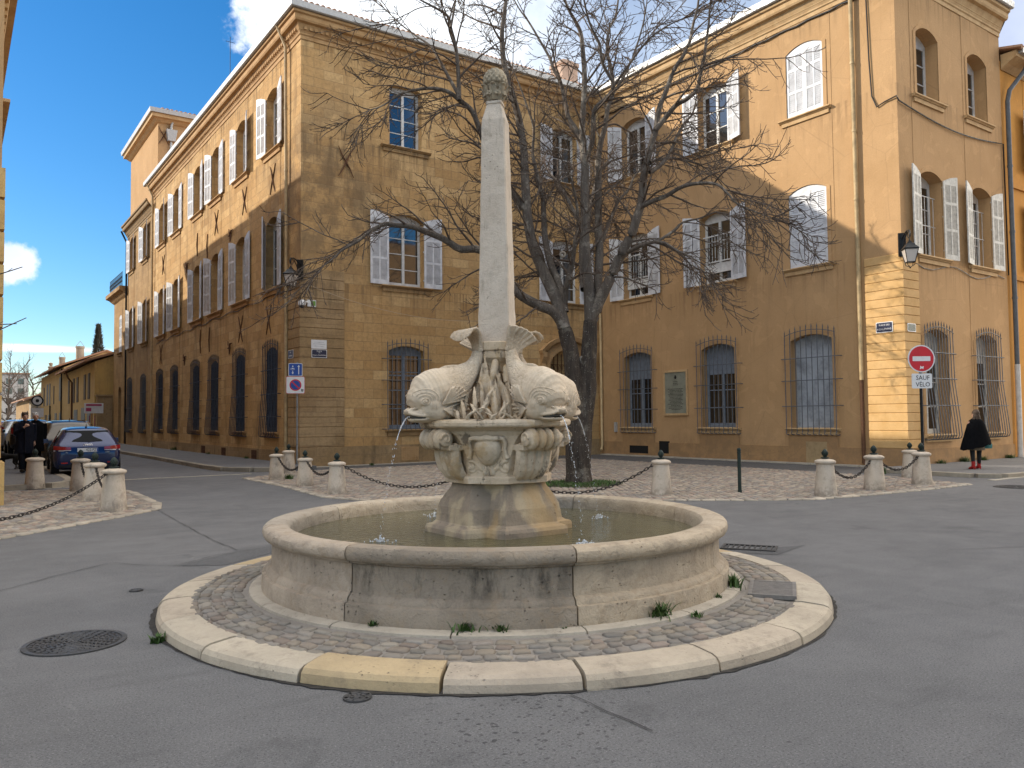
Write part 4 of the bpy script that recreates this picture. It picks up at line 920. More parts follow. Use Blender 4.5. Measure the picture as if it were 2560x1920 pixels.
GS = m_paint('faded_grey_shutter', (.20,.22,.23), .6, .2, 4); BS = m_paint('brown_shutter', (.09,.065,.045), .6, .2, 4); GD = m_paint('grey_green_door', (.24,.27,.29), .6, .2, 3)
H1 = low_house(4.2, 57.3, 76.5, 5.9, YELLOW, 'pale yellow two-storey street house with a stained yellow gable wall', [(60.0,3.3,1.0,1.9,BS,'shutter'),(62.2,3.3,1.0,1.9,BS,'shutter'),(66.5,3.2,1.0,2.0,BS,'shutter'),(68.8,3.2,1.0,2.0,BS,'shutter'),(72.2,3.2,1.0,2.0,BS,'shutter'),(59.9,.1,1.6,2.6,GD,'door'),(63.0,.1,2.0,2.6,GD,'door'),(67.5,.1,2.1,2.5,GD,'door'),(72.5,.1,1.0,1.5,BS,'shutter')])
mb = MB(); mb.add([(4.19,57.27,2.),(9,57.27,2.),(9,57.27,5.9),(7.7,57.27,7.15),(4.19,57.27,5.9)],[(0,1,2,3,4)]); mb.build('gable', YELLOW2, H1)
mb = MB(); mb.tube([(3.62,69.5,5.85),(3.8,69.5,5.3),(4.1,69.5,4.9),(4.12,69.5,.1)], .07, 6); mb.build('downpipe', RUST, H1)
H2 = low_house(4.2, 76.6, 98.5, 6.6, YELLOW, 'taller pale house farther up the street with grey open shutters', [(79,3.6,1.2,2.2,GS,'shutter'),(84.5,3.4,.5,1.8,BS,'shutter'),(88.5,3.4,1.1,2.2,GS,'shutter'),(91,3.4,1.1,2.2,GS,'shutter'),(94.6,3.4,.9,2,BS,'shutter'),(78.5,.1,1.5,2.4,GD,'door'),(82.5,.1,1.6,2.4,GS,'door'),(88.5,.1,2.4,2.3,GD,'door'),(92.5,.1,1.6,2.3,BS,'door')], rise=1.6)
for y_,z_ in ((77.,6.5),(87.,3.3)): mb = MB(); mb.tube([(4.08,y_,z_),(4.08,y_,.1)], .07, 6); mb.build('downpipe', BLACKI, H2)
low_house(4.25, 98.6, 116, 4.5, GREYW, 'low grey house beyond the tall pale one', [(101,1.2,1.2,1.8,GS,'shutter'),(105,1.0,1.4,2.2,GD,'door'),(109,1.2,1.2,1.8,GS,'shutter')])
low_house(4.3, 116.1, 142, 4.7, OLDST, 'last low brown house up the street', [(119,.8,1.4,2.4,BS,'door'),(124,1.2,1.2,1.8,BS,'shutter'),(130,1.2,1.2,1.8,BS,'shutter')])
for x,y,z,h,r,s in ((5.0,86,7.3,.9,.28,1),(5.9,80,7.6,1.25,.36,0),(4.9,96,7.1,1.1,.25,2)):
    mb = MB()
    if s == 2: mb.lathe([(0,z-.4),(r,z-.4),(r,z+h*.55),(r*1.25,z+h*.56),(r*1.25,z+h*.66),(r*.5,z+h*.7),(r*.9,z+h),(0,z+h*1.1)], 10, (x,y,0))
    else:
        mb.lathe([(0,z-.5),(r,z-.5),(r,z+h-.2),(r*1.12,z+h-.18),(r*1.12,z+h),(0,z+h)], 10, (x,y,0))
        for a in (-1,1): mb.tube([(x+a*r,y,z+h),(x,y,z+h+.5)], .025, 4)
    mb.build('chimney', GREYW, H2)
mb = MB(); mb.box(4.28,5.28,56.65,57.1,-.1,3.4); mb.box(4.22,5.28,56.6,57.15,3.4,3.52)
tag(mb.build('garden_wall', m_stone('old_wall', (.36,.26,.14), (.30,.21,.11), (.13,.10,.07), .5, False, True)), 'short plastered garden wall closing the gap beside the yellow gable', 'wall')
# distant flats behind the trees
t = thing('apartment_block', 'distant pale block of flats glimpsed behind the bare trees', 'building', (3,260,0)); mb = MB(); mb.box(-12,14,260,275,-.1,15.5); mb.build('wall', m_paint('pale_concrete', (.52,.47,.42), .9), t)
for r_ in range(5):
    for c_ in range(9):
        mb = MB(); mb.box(-11+c_*2.8,-9.6+c_*2.8,259.9,260.2,1.5+r_*2.8,3.1+r_*2.8); mb.build('window', GLASS, t)
mb = MB(); mb.box(-12.3,14.3,259.5,275.5,15.5,15.9); mb.build('roof', TILE, t)
# ------------------------------------------------------------------ the fountain
def m_stained():
    """pedestal limestone: large pale flaked patches over brown-grey weathered crust"""
    m = m_stone('stained_fountain_stone', (.30,.24,.175), (.22,.18,.135), (.12,.10,.075), .8, True, True, .5); g = NT(m); P = g.pos(); src = g.b.inputs['Base Color'].links[0].from_socket
    k = g.ramp(g.noise(g.vmul(P,(1,1,.55)), 3.4, 5, .5, .4), .50, .60); k2 = g.ramp(g.noise(g.vmul(P,(1,1,.4)), 2.1, 4, .5), .50, .60)
    c = g.mix(g.math('MULTIPLY',k,.8), src, (.46,.37,.24)); c = g.mix(g.math('MULTIPLY',k2,.75), c, (.40,.27,.13)); g.col(c); return m
FOUN = m_stone('fountain_stone', (.58,.48,.355), (.48,.375,.255), (.19,.14,.09), .8, True, True, .55)
OBEL = m_stone('obelisk_stone', (.58,.50,.405), (.51,.43,.34), (.28,.23,.175), .7, True, True, .42); [setattr(n.inputs['Distance'],'default_value',.022) for n in OBEL.node_tree.nodes if n.type == 'BUMP']
FOUNB = m_stained()
g = NT(FOUN); P = g.pos(); src = g.b.inputs['Base Color'].links[0].from_socket
c = g.mix(g.math('MULTIPLY', g.ramp(g.noise(P, 3.1, 6, .65, .5), .53, .64), .55), src, (.40,.265,.12))
c = g.mix(g.math('MULTIPLY', g.ramp(g.noise(g.vmul(P,(1,1,.5)), 6.2, 8, .72), .55, .63), .7), c, (.085,.068,.05)); g.col(c)
g = NT(OBEL); P = g.pos(); src = g.b.inputs['Base Color'].links[0].from_socket
g.col(g.mix(g.math('MULTIPLY', g.ramp(g.noise(g.vmul(P,(1,1,.25)), 4.5, 8, .7), .54, .68), .45), src, (.20,.165,.125)))
FINI = m_stone('lichen_stone', (.36,.30,.21), (.27,.23,.165), (.07,.065,.05), .7, False, True, .7)
def m_dolphin():
    m = m_stone('dolphin_stone', (.59,.49,.365), (.50,.395,.275), (.24,.17,.105), .6, False, False, .5); g = NT(m); P = g.objc()
    # carved scales on the flanks and fine brow lines towards the snout
    vx = g.n('SeparateXYZ'); g.L(P, vx.inputs[0])
    sc = g.voro(P, 34, 'DISTANCE_TO_EDGE'); sc = g.ramp(sc, .0, .12); body = g.ramp(vx.outputs[0], .66, .56)
    wv = g.math('SINE', g.math('MULTIPLY', g.math('ADD', vx.outputs[0], g.math('MULTIPLY', vx.outputs[2], -.25)), 170.)); head = g.ramp(vx.outputs[0], .64, .70)
    hi = g.ramp(vx.outputs[2], 1.62, 1.68)
    old = [n for n in m.node_tree.nodes if n.type == 'BUMP'][0]; src = old.inputs['Height'].links[0].from_socket
    h = g.math('ADD', g.math('MULTIPLY', src, .8), g.math('ADD', g.math('MULTIPLY', g.math('MULTIPLY', sc, body), .75), g.math('MULTIPLY', g.math('MULTIPLY', wv, g.math('MULTIPLY', head, hi)), .16)))
    g.L(h, old.inputs['Height']); old.inputs['Strength'].default_value = .65; return m
DOLM = m_dolphin()
FO = thing('fountain', 'round stone dolphin fountain with carved pedestal and tall obelisk topped by a pine cone', 'fountain', (0,0,.1))
AX = Vector((.020,-.013,0))
# basin: curved blocks with open joints, each weathered differently
def basin():
    mb = MB(); prof = [(1.99,.12),(2.066,.12),(2.068,.145),(2.064,.268),(2.060,.276),(2.034,.280),(2.032,.292),(2.024,.312),(2.006,.328),(1.990,.334),(1.986,.345),(1.982,.535),(1.990,.540),(2.012,.545),(2.014,.558),(2.024,.560),(2.044,.568),(2.058,.588),(2.062,.612),(2.056,.640),(2.036,.660),(2.005,.668),(1.985,.670),(1.90,.668),(1.855,.655),(1.835,.63),(1.83,.59),(1.82,.52),(1.815,.12)]
    tint = [(.96,.91,.87),(.68,.65,.62),(1.02,.95,.85),(1.02,.96,.88),(1.,.95,.86),(.95,.93,.9),(1.,.97,.92),(.9,.88,.86)]
    cuts = [-198,-154.9,-108.7,-62,-18,28,73,118,162]
    rng = np.random.default_rng(5)
    for i in range(8):
        a0, a1 = rad(cuts[i]+.16), rad(cuts[i+1]-.16); n = int((a1-a0)/rad(1.1)); dr = rng.uniform(-.006,.006)
        P = [(r+(dr if r > 1.95 else 0), z+(rng.uniform(-.002,.002))) for r,z in prof]
        mb.lathe(P, n, a0=a0, a1=a1, col=tint[i], cap=True)
    me = mb.mesh('basin', BASINM)
    for v in me.vertices:      # hand-cut, worn surface
        p = v.co; k = noise.fractal(p*3.1, 1., 2., 4)*.0025 + noise.fractal(p*13, 1., 2., 3)*.003
        r = math.hypot(p.x,p.y)
        if p.z > .15: v.co.x += p.x/r*k; v.co.y += p.y/r*k; v.co.z += k*.35
    me.set_sharp_from_angle(angle=rad(34)); return obj('basin', me, FO)
basin()
WATER = mat('pool_water', (.09,.075,.035), .03, spec=.5); g = NT(WATER); P = g.pos()
WATER.node_tree.nodes['Principled BSDF'].inputs['IOR'].default_value = 1.33
WATER.node_tree.nodes['Principled BSDF'].inputs['Transmission Weight'].default_value = .55
WATER.node_tree.nodes['Principled BSDF'].inputs['Base Color'].default_value = (.20,.18,.09,1)
rp = g.noise(g.vmul(P,(1,1,1)), 13, 5, .6, .8)
for q,(cx_,cy_) in enumerate(((-1.30,-.22),(-.22,-1.30),(1.30,.25))):
    dv = g.n('VectorMath', operation='DISTANCE'); g.L(P, dv.inputs[0]); dv.inputs[1].default_value = (cx_,cy_,.53)
    w_ = g.math('MULTIPLY', g.math('SINE', g.math('MULTIPLY', dv.outputs['Value'], 62)), g.ramp(dv.outputs['Value'], .75, .05)); rp = g.math('ADD', rp, g.math('MULTIPLY', w_, .22))
g.bump(rp, .8, .045)
mb = MB(); mb.lathe([(0,.53),(1.83,.53)], 96); tag(mb.build('water', WATER), 'still greenish water filling the round basin', kind='structure')
BED = m_stone('basin_bed', (.12,.10,.045), (.085,.075,.035), (.06,.055,.03), .4, False, True, .5)
mb = MB(); mb.lathe([(0,.36),(1.82,.36)], 64); mb.build('basin_bed', BED, FO)
mb = MB()
for a,c in ((rad(20),-.55),(rad(20),.62),(rad(112),-.7),(rad(112),.75)):
    d = Vector((math.cos(a),math.sin(a),0)); s = Vector((-d.y,d.x,0)); L = math.sqrt(1.8**2-c*c)
    mb.loft([[tuple(d*t+s*(c-.02)+Vector((0,0,.361))),tuple(d*t+s*(c-.02)+Vector((0,0,.375))),tuple(d*t+s*(c+.02)+Vector((0,0,.375))),tuple(d*t+s*(c+.02)+Vector((0,0,.361)))] for t in (-L,L)])
mb.build('bed_joint', DARKIN, FO)
def plan(r, w, z, notch=0., jit=0.):
    """eight-cornered pedestal plan: console corners at (r, +-w) on each axis, optional hollow in the diagonal faces"""
    out = []
    for k in range(4):
        a = k*math.pi/2; c, s = math.cos(a), math.sin(a); f = lambda x,y: (AX.x+x*c-y*s, AX.y+x*s+y*c, z)
        out += [f(r,-w), f(r,0), f(r,w)]
        q = (r+w)/2; m_ = (1-notch*.8/max(.05,q)); out += [f(.25*w+.75*r if False else (r+q)/2*1., (w+q)/2) if notch == 0 else f((r+q)/2-notch*.45,(w+q)/2-notch*.45), f(q-notch, q-notch), f((w+q)/2-(0 if notch == 0 else notch*.45),(r+q)/2-(0 if notch == 0 else notch*.45))]
    return out
def pedestal():
    mb = MB()
    lv = [(.59,.335,.40,.085),(.59,.335,.572,.085),(.578,.33,.60,.085),(.535,.295,.612,.085),(.515,.28,.63,.085),(.507,.273,.70,.085),(.497,.264,.76,.08),(.470,.240,.82,.075),(.440,.208,.88,.065),(.415,.178,.93,.05),(.405,.165,.972,.03)]
    mb.loft([plan(r,w,z,n) for r,w,z,n in lv]); me = mb.mesh('pedestal', FOUNB)
    bm = bmesh.new(); bm.from_mesh(me); bmesh.ops.subdivide_edges(bm, edges=bm.edges, cuts=4, use_grid_fill=True)
    for v in bm.verts:
        k = noise.fractal(v.co*5, 1., 2., 4)*.010; r = math.hypot(v.co.x,v.co.y)+1e-6; v.co.x += v.co.x/r*k; v.co.y += v.co.y/r*k
    bm.to_mesh(me); bm.free(); obj('pedestal', me, FO)
    mb = MB()
    lv = [(.42,.18,.975),(.458,.205,.983),(.460,.207,1.035),(.450,.20,1.045),(.43,.205,1.05),(.445,.20,1.12),(.465,.19,1.22),(.50,.18,1.32),(.55,.165,1.40),(.60,.15,1.44),(.66,.142,1.462),(.70,.138,1.472),(.735,.136,1.478),(.748,.136,1.49),(.752,.136,1.515),(.742,.134,1.534),(.70,.13,1.545),(.30,.1,1.55)]
    mb.loft([plan(r,w,z,0) for r,w,z in lv]); me = mb.mesh('bowl', FOUN)
    bm = bmesh.new(); bm.from_mesh(me); bmesh.ops.subdivide_edges(bm, edges=bm.edges, cuts=3, use_grid_fill=True)
    for v in bm.verts:
        k = noise.fractal(v.co*6+Vector((3,1,0)), 1., 2., 4)*.009; r = math.hypot(v.co.x,v.co.y)+1e-6; v.co.x += v.co.x/r*k; v.co.y += v.co.y/r*k; v.co.z += k*.4
    bm.to_mesh(me); bm.free(); obj('bowl', me, FO)
pedestal()
def rot4(p, k): a = k*math.pi/2; c, s = math.cos(a), math.sin(a); return (p[0]*c-p[1]*s, p[0]*s+p[1]*c, p[2])
def console():
    """fluted bracket ending in a rolled cushion; local +x outwards"""
    mb = MB(); W2 = .185
    # roll of four cushions between two scroll ends
    prof = [(0.,-W2),(.045,-W2),(.062,-W2+.006),(.066,-W2+.022)]
    for i in range(4):
        y0 = -W2+.03+i*.078; prof += [(.066,y0),(.090,y0+.014),(.099,y0+.039),(.090,y0+.064),(.066,y0+.078)]
    prof += [(.066,W2-.022),(.062,W2-.006),(.045,W2),(0.,W2)]
    n = 20; vs = []; fs = []; P = len(prof)
    for j in range(n):
        a = 2*math.pi*j/n
        for r,y in prof: vs.append((.665+r*math.cos(a), y, 1.375+r*math.sin(a)))
    for j in range(n):
        for i in range(P-1): fs.append((j*P+i,((j+1)%n)*P+i,((j+1)%n)*P+i+1,j*P+i+1))
    mb.add(vs,fs,0,True)
    for s in (-1,1):     # spiral on the scroll ends
        mb.tube([(.665+(.058-.0085*t)*math.cos(t*1.05), s*(W2+.002), 1.375+(.058-.0085*t)*math.sin(t*1.05)) for t in np.arange(0,6.2,.5)], .010, 6)
        mb.sphere((.665,s*W2,1.375), .014, 8, 6)
    # fluted leaves sweeping up the bracket
    for i in range(4):
        yc = -.132+i*.088
        pts = [(.452,yc*.78,1.035),(.486,yc*.82,1.065),(.520,yc*.88,1.115),(.540,yc*.95,1.18),(.548,yc*1.0,1.24),(.556,yc*1.02,1.29),(.575,yc*1.03,1.33)]
        mb.tube(pts, [.036,.043,.049,.053,.053,.048,.034], 8)
    mb.loft([[(x,-w_,z),(x+.02,-w_,z+.0),(x+.02,w_,z),(x,w_,z)] for x,w_,z in ((.42,.15,1.04),(.47,.16,1.10),(.50,.168,1.18),(.515,.172,1.26),(.54,.175,1.33))])
    mb.box(.48,.635,-.180,.180,1.275,1.325)
    for x,z in ((.47,1.19),(.45,1.12)): pass
    return baked(mb, 'console', FOUN, .006, 1)
CM = console()
def cartouche():
    """convex shield between scrolls, local +x outwards"""
    mb = MB(); n = 28; rings = []
    def outline(t):
        a = 2*math.pi*t; x = math.sin(a); y = math.cos(a); k = 1. if y > -.15 else 1-.30*(abs(y)-.15)
        w = .118*abs(x)**.72*(1 if x > 0 else -1)*k; h = (.112*abs(y)**.8 if y > 0 else -.142*abs(y)**1.05)
        return w, h
    for s, d in ((1.,0.),(1.03,.025),(.95,.052),(.78,.076),(.48,.094),(.15,.100)):
        rings.append([(d, outline(i/n)[0]*s, outline(i/n)[1]*s) for i in range(n)])
    mb.loft(rings, 0, True)
    for s in (-1,1):
        mb.tube([(.02+.012*t, s*(.135-.0) + s*(-(0) + .0), .0) for t in (0,1)], .01, 6)
        # flat crest and ear scrolls
        mb.tube([(.05,s*.004,.118),(.052,s*.055,.112),(.050,s*.105,.118),(.042,s*.146,.108),(.034,s*.160,.065),(.028,s*.152,.01),(.03,s*.158,-.045),(.036,s*.172,-.075)], [.030,.024,.022,.020,.017,.017,.021,.026], 8)
        # lower volutes
        c = (.03, s*.150, -.160)
        mb.tube([(c[0]+.004*t, c[1]+s*(.064-.0088*t)*math.cos(t*1.05+1.2), c[2]+(.064-.0088*t)*math.sin(t*1.05+1.2)) for t in np.arange(0,6.,.5)], .017, 7)
        mb.sphere((.035,c[1],c[2]), (.02,.034,.034), 10, 7)
        mb.tube([(.03,s*.12,-.115),(.035,s*.07,-.165),(.035,s*.03,-.205)], [.02,.026,.02], 8)
        mb.tube([(.03,s*.02,-.15),(.04,s*.035,-.21),(.03,s*.06,-.235)], [.02,.03,.02], 8)
    mb.sphere((.048,0,.118), (.03,.045,.026), 10, 8); mb.tube([(.055,-.03,.10),(.065,0,.088),(.055,.03,.10)], .012, 6)
    return baked(mb, 'cartouche', FOUN, .0055, 1)
CAR = cartouche()
for k in range(4):
    o = obj('console', CM, FO, AX - Vector((0,0,.1)), k*math.pi/2)
    a = math.pi/4 + k*math.pi/2
    e = obj('cartouche', CAR, FO, AX + Vector((.458*math.cos(a), .458*math.sin(a), 1.285-.1))); e.rotation_euler = (0, rad(17), a)
def dolphin():
    """one dolphin lying on the bowl, local +x towards the snout; carved as one body"""
    mb = MB()
    # x, z, half height, half width along the spine
    S = [(.905,1.690,.040,.070),(.890,1.705,.075,.105),(.85,1.722,.115,.145),(.79,1.748,.185,.178),(.70,1.782,.204,.190),(.61,1.808,.202,.188),(.52,1.840,.178,.168),(.44,1.885,.145,.140),(.37,1.935,.114,.112),(.31,1.985,.090,.090),(.262,2.045,.070,.072),(.234,2.105,.056,.062),(.222,2.165,.046,.056)]
    rings = []; n = 22
    for i,(x,z,h,w) in enumerate(S):
        a, b = S[max(i-1,0)], S[min(i+1,len(S)-1)]; tx, tz = b[0]-a[0], b[1]-a[1]; l = math.hypot(tx,tz); nx, nz = tz/l, -tx/l
        rings.append([(x+nx*h*math.sin(2*math.pi*j/n), w*math.cos(2*math.pi*j/n)*(1-.12*math.sin(2*math.pi*j/n)), z+nz*h*math.sin(2*math.pi*j/n)) for j in range(n)])
    mb.loft(rings, 0, True)
    # domed brow, cheeks
    mb.sphere((.815,0,1.738), (.108,.142,.130), 18, 12)
    for s in (-1,1):
        mb.sphere((.745,s*.112,1.672), (.10,.076,.080), 14, 10); mb.sphere((.842,s*.112,1.700), (.040,.044,.040), 12, 8)
    # upper and lower jaw: a duck-like beak with curled lips
    def jaw(pts):
        rings = []
        for x,z,h,w in pts: rings.append([(x, w*math.cos(2*math.pi*j/14), z+h*math.sin(2*math.pi*j/14)) for j in range(14)])
        mb.loft(rings, 0, True)
    jaw([(.70,1.608,.060,.118),(.77,1.610,.054,.116),(.835,1.608,.042,.098),(.885,1.606,.031,.080),(.920,1.608,.025,.066),(.948,1.614,.020,.052),(.962,1.624,.012,.034)])
    jaw([(.64,1.565,.034,.110),(.72,1.556,.036,.112),(.80,1.548,.028,.092),(.86,1.542,.021,.072),(.900,1.542,.017,.054),(.920,1.546,.010,.034)])
    for s in (-1,1):
        mb.tube([(.775,s*.122,1.578),(.83,s*.108,1.580),(.88,s*.086,1.584),(.925,s*.064,1.593),(.953,s*.040,1.606)], [.008,.013,.014,.013,.010], 8)
        mb.tube([(.775,s*.112,1.556),(.83,s*.090,1.548),(.88,s*.068,1.546),(.910,s*.050,1.550)], [.008,.012,.011,.009], 8)
        mb.sphere((.915,s*.034,1.630), (.032,.022,.018), 10, 7); mb.sphere((.72,s*.098,1.640), (.13,.082,.105), 16, 10)
    mb.sphere((.62,0,1.60), (.17,.14,.075), 14, 8)
    # back crest
    mb.tube([(.64,0,1.992),(.56,0,2.012),(.48,0,2.020),(.42,0,2.028),(.35,0,2.060)], [.008,.016,.018,.014,.006], 6)
    def disp(me):
        for v in me.vertices:
            p = v.co; k = noise.fractal(p*9, 1., 2., 3)*.0035; v.co += v.normal*k
    return baked(mb, 'dolphin', DOLM, .0065, 2, disp)
from mathutils.bvhtree import BVHTree
def bvh(me): return BVHTree.FromPolygons([v.co for v in me.vertices], [tuple(p.vertices) for p in me.polygons])
def fluke(up):
    """ribbed tail fan; up: standing fan leaning to one side, else curling over like a wave"""
    mb = MB()
    if not up: fan = [(.219,0,2.16,.060,.050),(.226,0,2.22,.066,.044),(.240,0,2.275,.085,.038),(.268,0,2.325,.108,.032),(.305,0,2.352,.130,.028),(.348,0,2.352,.150,.024),(.385,0,2.325,.165,.019),(.408,0,2.280,.172,.015),(.412,0,2.250,.172,.010)]
    else: fan = [(.222,0,2.14,.064,.052),(.232,.012,2.19,.070,.046),(.244,.026,2.225,.088,.040),(.262,.044,2.265,.112,.034),(.285,.064,2.30,.138,.028),(.312,.084,2.33,.158,.022),(.335,.098,2.352,.168,.014)]
    rings = []; m = 17
    for i,(x,y,z,w,t) in enumerate(fan):
        a, b = fan[max(i-1,0)], fan[min(i+1,len(fan)-1)]; T_ = Vector((b[0]-a[0],b[1]-a[1],b[2]-a[2])).normalized(); S_ = Vector((0,1,-.42 if up else 0)).normalized(); N_ = T_.cross(S_).normalized(); f = max(0,(i-1)/(len(fan)-2))
        rip = lambda u: .010*f*math.cos(u*math.pi*6)
        P = lambda u,sg: Vector((x,y,z))+S_*w*u*(1+.0*f)+N_*(sg*t*.5+rip(u))-T_*(.045*f*u*u)
        rings.append([P(u,1) for u in np.linspace(-1,1,m)]+[P(u,-1) for u in np.linspace(1,-1,m)])
    mb.loft(rings,0,True); return baked(mb,'tail_fluke',DOLM,.006,1)
def fin(s, T):
    """ribbed breast fin spreading back and up from behind the cheek, in two tiers"""
    mb = MB()
    def tier(root, a0, a1, L0, L1, m, lift, nr):
        R_ = []; 
        for i in range(m):
            f = i/(m-1); a = rad(a0+(a1-a0)*f); L = (L0+(L1-L0)*f)*(.80+.28*math.sin(math.pi*(.15+.75*f))); row = []
            for k in range(8):
                t = k/7; x = root[0]-L*t*math.cos(a); z = root[1]+L*t*math.sin(a)-.05*t*t*L; h = T.ray_cast(Vector((x,s*.6,z)),Vector((0,-s,0)))
                y = max(.10, abs(h[0].y) if h[0] is not None else .13)
                row.append([x,y,z,t,i])
            R_.append(row)
        for row in R_:
            ym = row[0][1]
            for q in row: ym = max(q[1], ym-.018); q[1] = ym + lift*(.25+.75*q[3]) + .006*math.cos(q[4]*math.pi)
        top = [[Vector((q[0],s*q[1],q[2])) for q in row] for row in R_]; N = m*8
        vs = [p for r in top for p in r]; vs += [p-Vector((0,s*.026,0)) for p in vs]; fs = []
        for i in range(m-1):
            for k in range(7): q = (i*8+k,i*8+k+1,(i+1)*8+k+1,(i+1)*8+k); fs += [q, tuple(j+N for j in q[::-1])]
        bd = [i*8 for i in range(m)]+[(m-1)*8+k for k in range(1,8)]+[i*8+7 for i in range(m-2,-1,-1)]+list(range(6,0,-1))
        fs += [(bd[i],bd[i]+N,bd[(i+1)%len(bd)]+N,bd[(i+1)%len(bd)]) for i in range(len(bd))]; mb.add(vs,fs,0,True)
        for i in range(0,m,2): mb.tube([top[i][k]+Vector((0,s*.003,0)) for k in (0,2,4,6,7)], [.006,.009,.010,.010,.008], 6)
    tier((.70,1.675), 66, 14, .185, .290, 13, .030, 0); tier((.69,1.630), 20, -22, .285, .235, 11, .016, 0)
    return baked(mb,'fin',DOLM,.005,1)
def eye_mesh(s, T):
    mb = MB(); ex, ez = .845, 1.700
    def on(x, z, o):
        h = T.ray_cast(Vector((x,s*.6,z)),Vector((0,-s,0)))
        return Vector((x,s*((abs(h[0].y) if h[0] is not None else .06)+o),z))
    for r,t,o in ((.031,.0065,.002),(.017,.0055,.004)): mb.tube([on(ex+r*math.cos(k*math.pi/9),ez+r*.9*math.sin(k*math.pi/9),o) for k in range(19)], t, 7)
    mb.sphere(on(ex,ez,.004),.011,8,6)
    for i,r in enumerate((.056,.080,.108)):
        mb.tube([on(ex-.004*i+r*math.cos(a),ez+r*math.sin(a),.001) for a in [rad(28+k*(190-i*14)/12) for k in range(13)]], [.002]+[.0050]*11+[.002], 6)
    mb.tube([on(.92,1.636,.003),on(.90,1.647,.004),on(.875,1.642,.003)], .007, 6)
    return mb.mesh('eye', DOLM)
DM = dolphin(); DT = bvh(DM); FN = [fin(-1,DT), fin(1,DT)]; EY = [eye_mesh(-1,DT), eye_mesh(1,DT)]; FL = [fluke(False), fluke(True)]
MOUTHM = mat('mouth_shade', (.06,.05,.04), .3)  # dark colour painted in for the shade between the jaws
mb = MB(); mb.loft([[(x,-w,z-.006),(x,w,z-.006),(x,w,z+.010),(x,-w,z+.010)] for x,w,z in ((.80,.104,1.564),(.84,.096,1.564),(.88,.076,1.566),(.922,.050,1.572))]); MO = mb.mesh('mouth', MOUTHM)
for k in range(4):
    a = k*math.pi/2; off = AX - Vector((0,0,.1))
    d = obj('dolphin', DM, FO, off, a)
    for m_ in FN: obj('fin', m_, d, (0,0,0))
    for m_ in EY: obj('eye', m_, d, (0,0,0))
    obj('mouth', MO, d, (0,0,0)); obj('tail_fluke', FL[k in (1,3)], d, (0,0,0))
def reeds():
    """carved clump of reeds and bulrushes between the dolphins"""
    mb = MB(); rng = random.Random(3)
    mb.lathe([(.52,1.53),(.47,1.56),(.36,1.66),(.27,1.80),(.20,1.95),(.15,2.08),(0,2.09)], 20, AX)
    for ring,(r0,r1,z0,z1,n,w) in enumerate(((.57,.55,1.53,1.65,46,.019),(.52,.48,1.54,1.73,44,.021),(.46,.40,1.55,1.83,38,.023),(.38,.31,1.60,1.95,30,.023),(.30,.23,1.66,2.06,22,.022),(.24,.18,1.74,2.15,16,.022))):
        for i in range(n):
            a = 2*math.pi*(i+rng.uniform(-.5,.5))/n; l = rng.uniform(.55,1.12); b = rng.uniform(-.02,.06); tw = rng.uniform(-.55,.55); ro = rng.uniform(-.03,.03); roll = rng.uniform(-.7,.7); hook = rng.random() < .4
            rings = []
            for k in range(9):
                t = k/8; r = r0+ro+(r1-r0)*t + .03*math.sin(t*math.pi)*(1 if ring < 3 else .4) + b*max(0,t-.55)*2 + (.05*max(0,t-.75)*4 if hook else 0); z = z0+(z1-z0)*l*(t if not hook else t-max(0,t-.8)*1.2); aa = a+tw*t*t*.4/ (r0+.35)
                ww = w*rng.uniform(.9,1.1)*(.65+.55*math.sin(math.pi*min(1,t*.95)))*(1-t**5)+.004; th = .013*(1-.55*t)+.004
                c = Vector((AX.x+r*math.cos(aa), AX.y+r*math.sin(aa), z)); q = aa+roll*t; T_ = Vector((-math.sin(q),math.cos(q),0)); R_ = Vector((math.cos(q),math.sin(q),.2)); rings.append([c-T_*ww-R_*th*.5, c-R_*th*.2, c+T_*ww-R_*th*.5, c+T_*ww*.3+R_*th, c+R_*th*1.6, c-T_*ww*.3+R_*th])
            mb.loft(rings, 0, False)
    return baked(mb, 'reeds', FOUN, .0058, 1)
obj('reeds', reeds(), FO, (0,0,-.1))
for i in range(12):
    a = rad(45)+i*math.pi/6+.12*math.sin(i*5); mb = MB(); r0, r1 = .275, .165; z1 = 2.09-.05*(i % 3)
    mb.tube([(AX.x+(r0+(r1-r0)*t)*math.cos(a+.2*t), AX.y+(r0+(r1-r0)*t)*math.sin(a+.2*t), 1.74+(z1-1.74)*t) for t in (0,.25,.42,.46,.6,.8,.95,1.)], [.014,.014,.014,.03,.036,.036,.030,.012], 10); mb.build('bulrush', FOUN, FO)
mb = MB()      # eight-sided drum under the obelisk
def octo(r, z): return [(AX.x+r*math.cos(rad(22.5+45*k-3)), AX.y+r*math.sin(rad(22.5+45*k-3)), z) for k in range(8)]
mb.loft([octo(r,z) for r,z in ((.13,1.98),(.15,2.06),(.185,2.095),(.198,2.105),(.200,2.155),(.190,2.162),(.188,2.170),(.208,2.178),(.210,2.246),(.20,2.254),(.1,2.256))]); mb.build('drum', FOUN, FO)
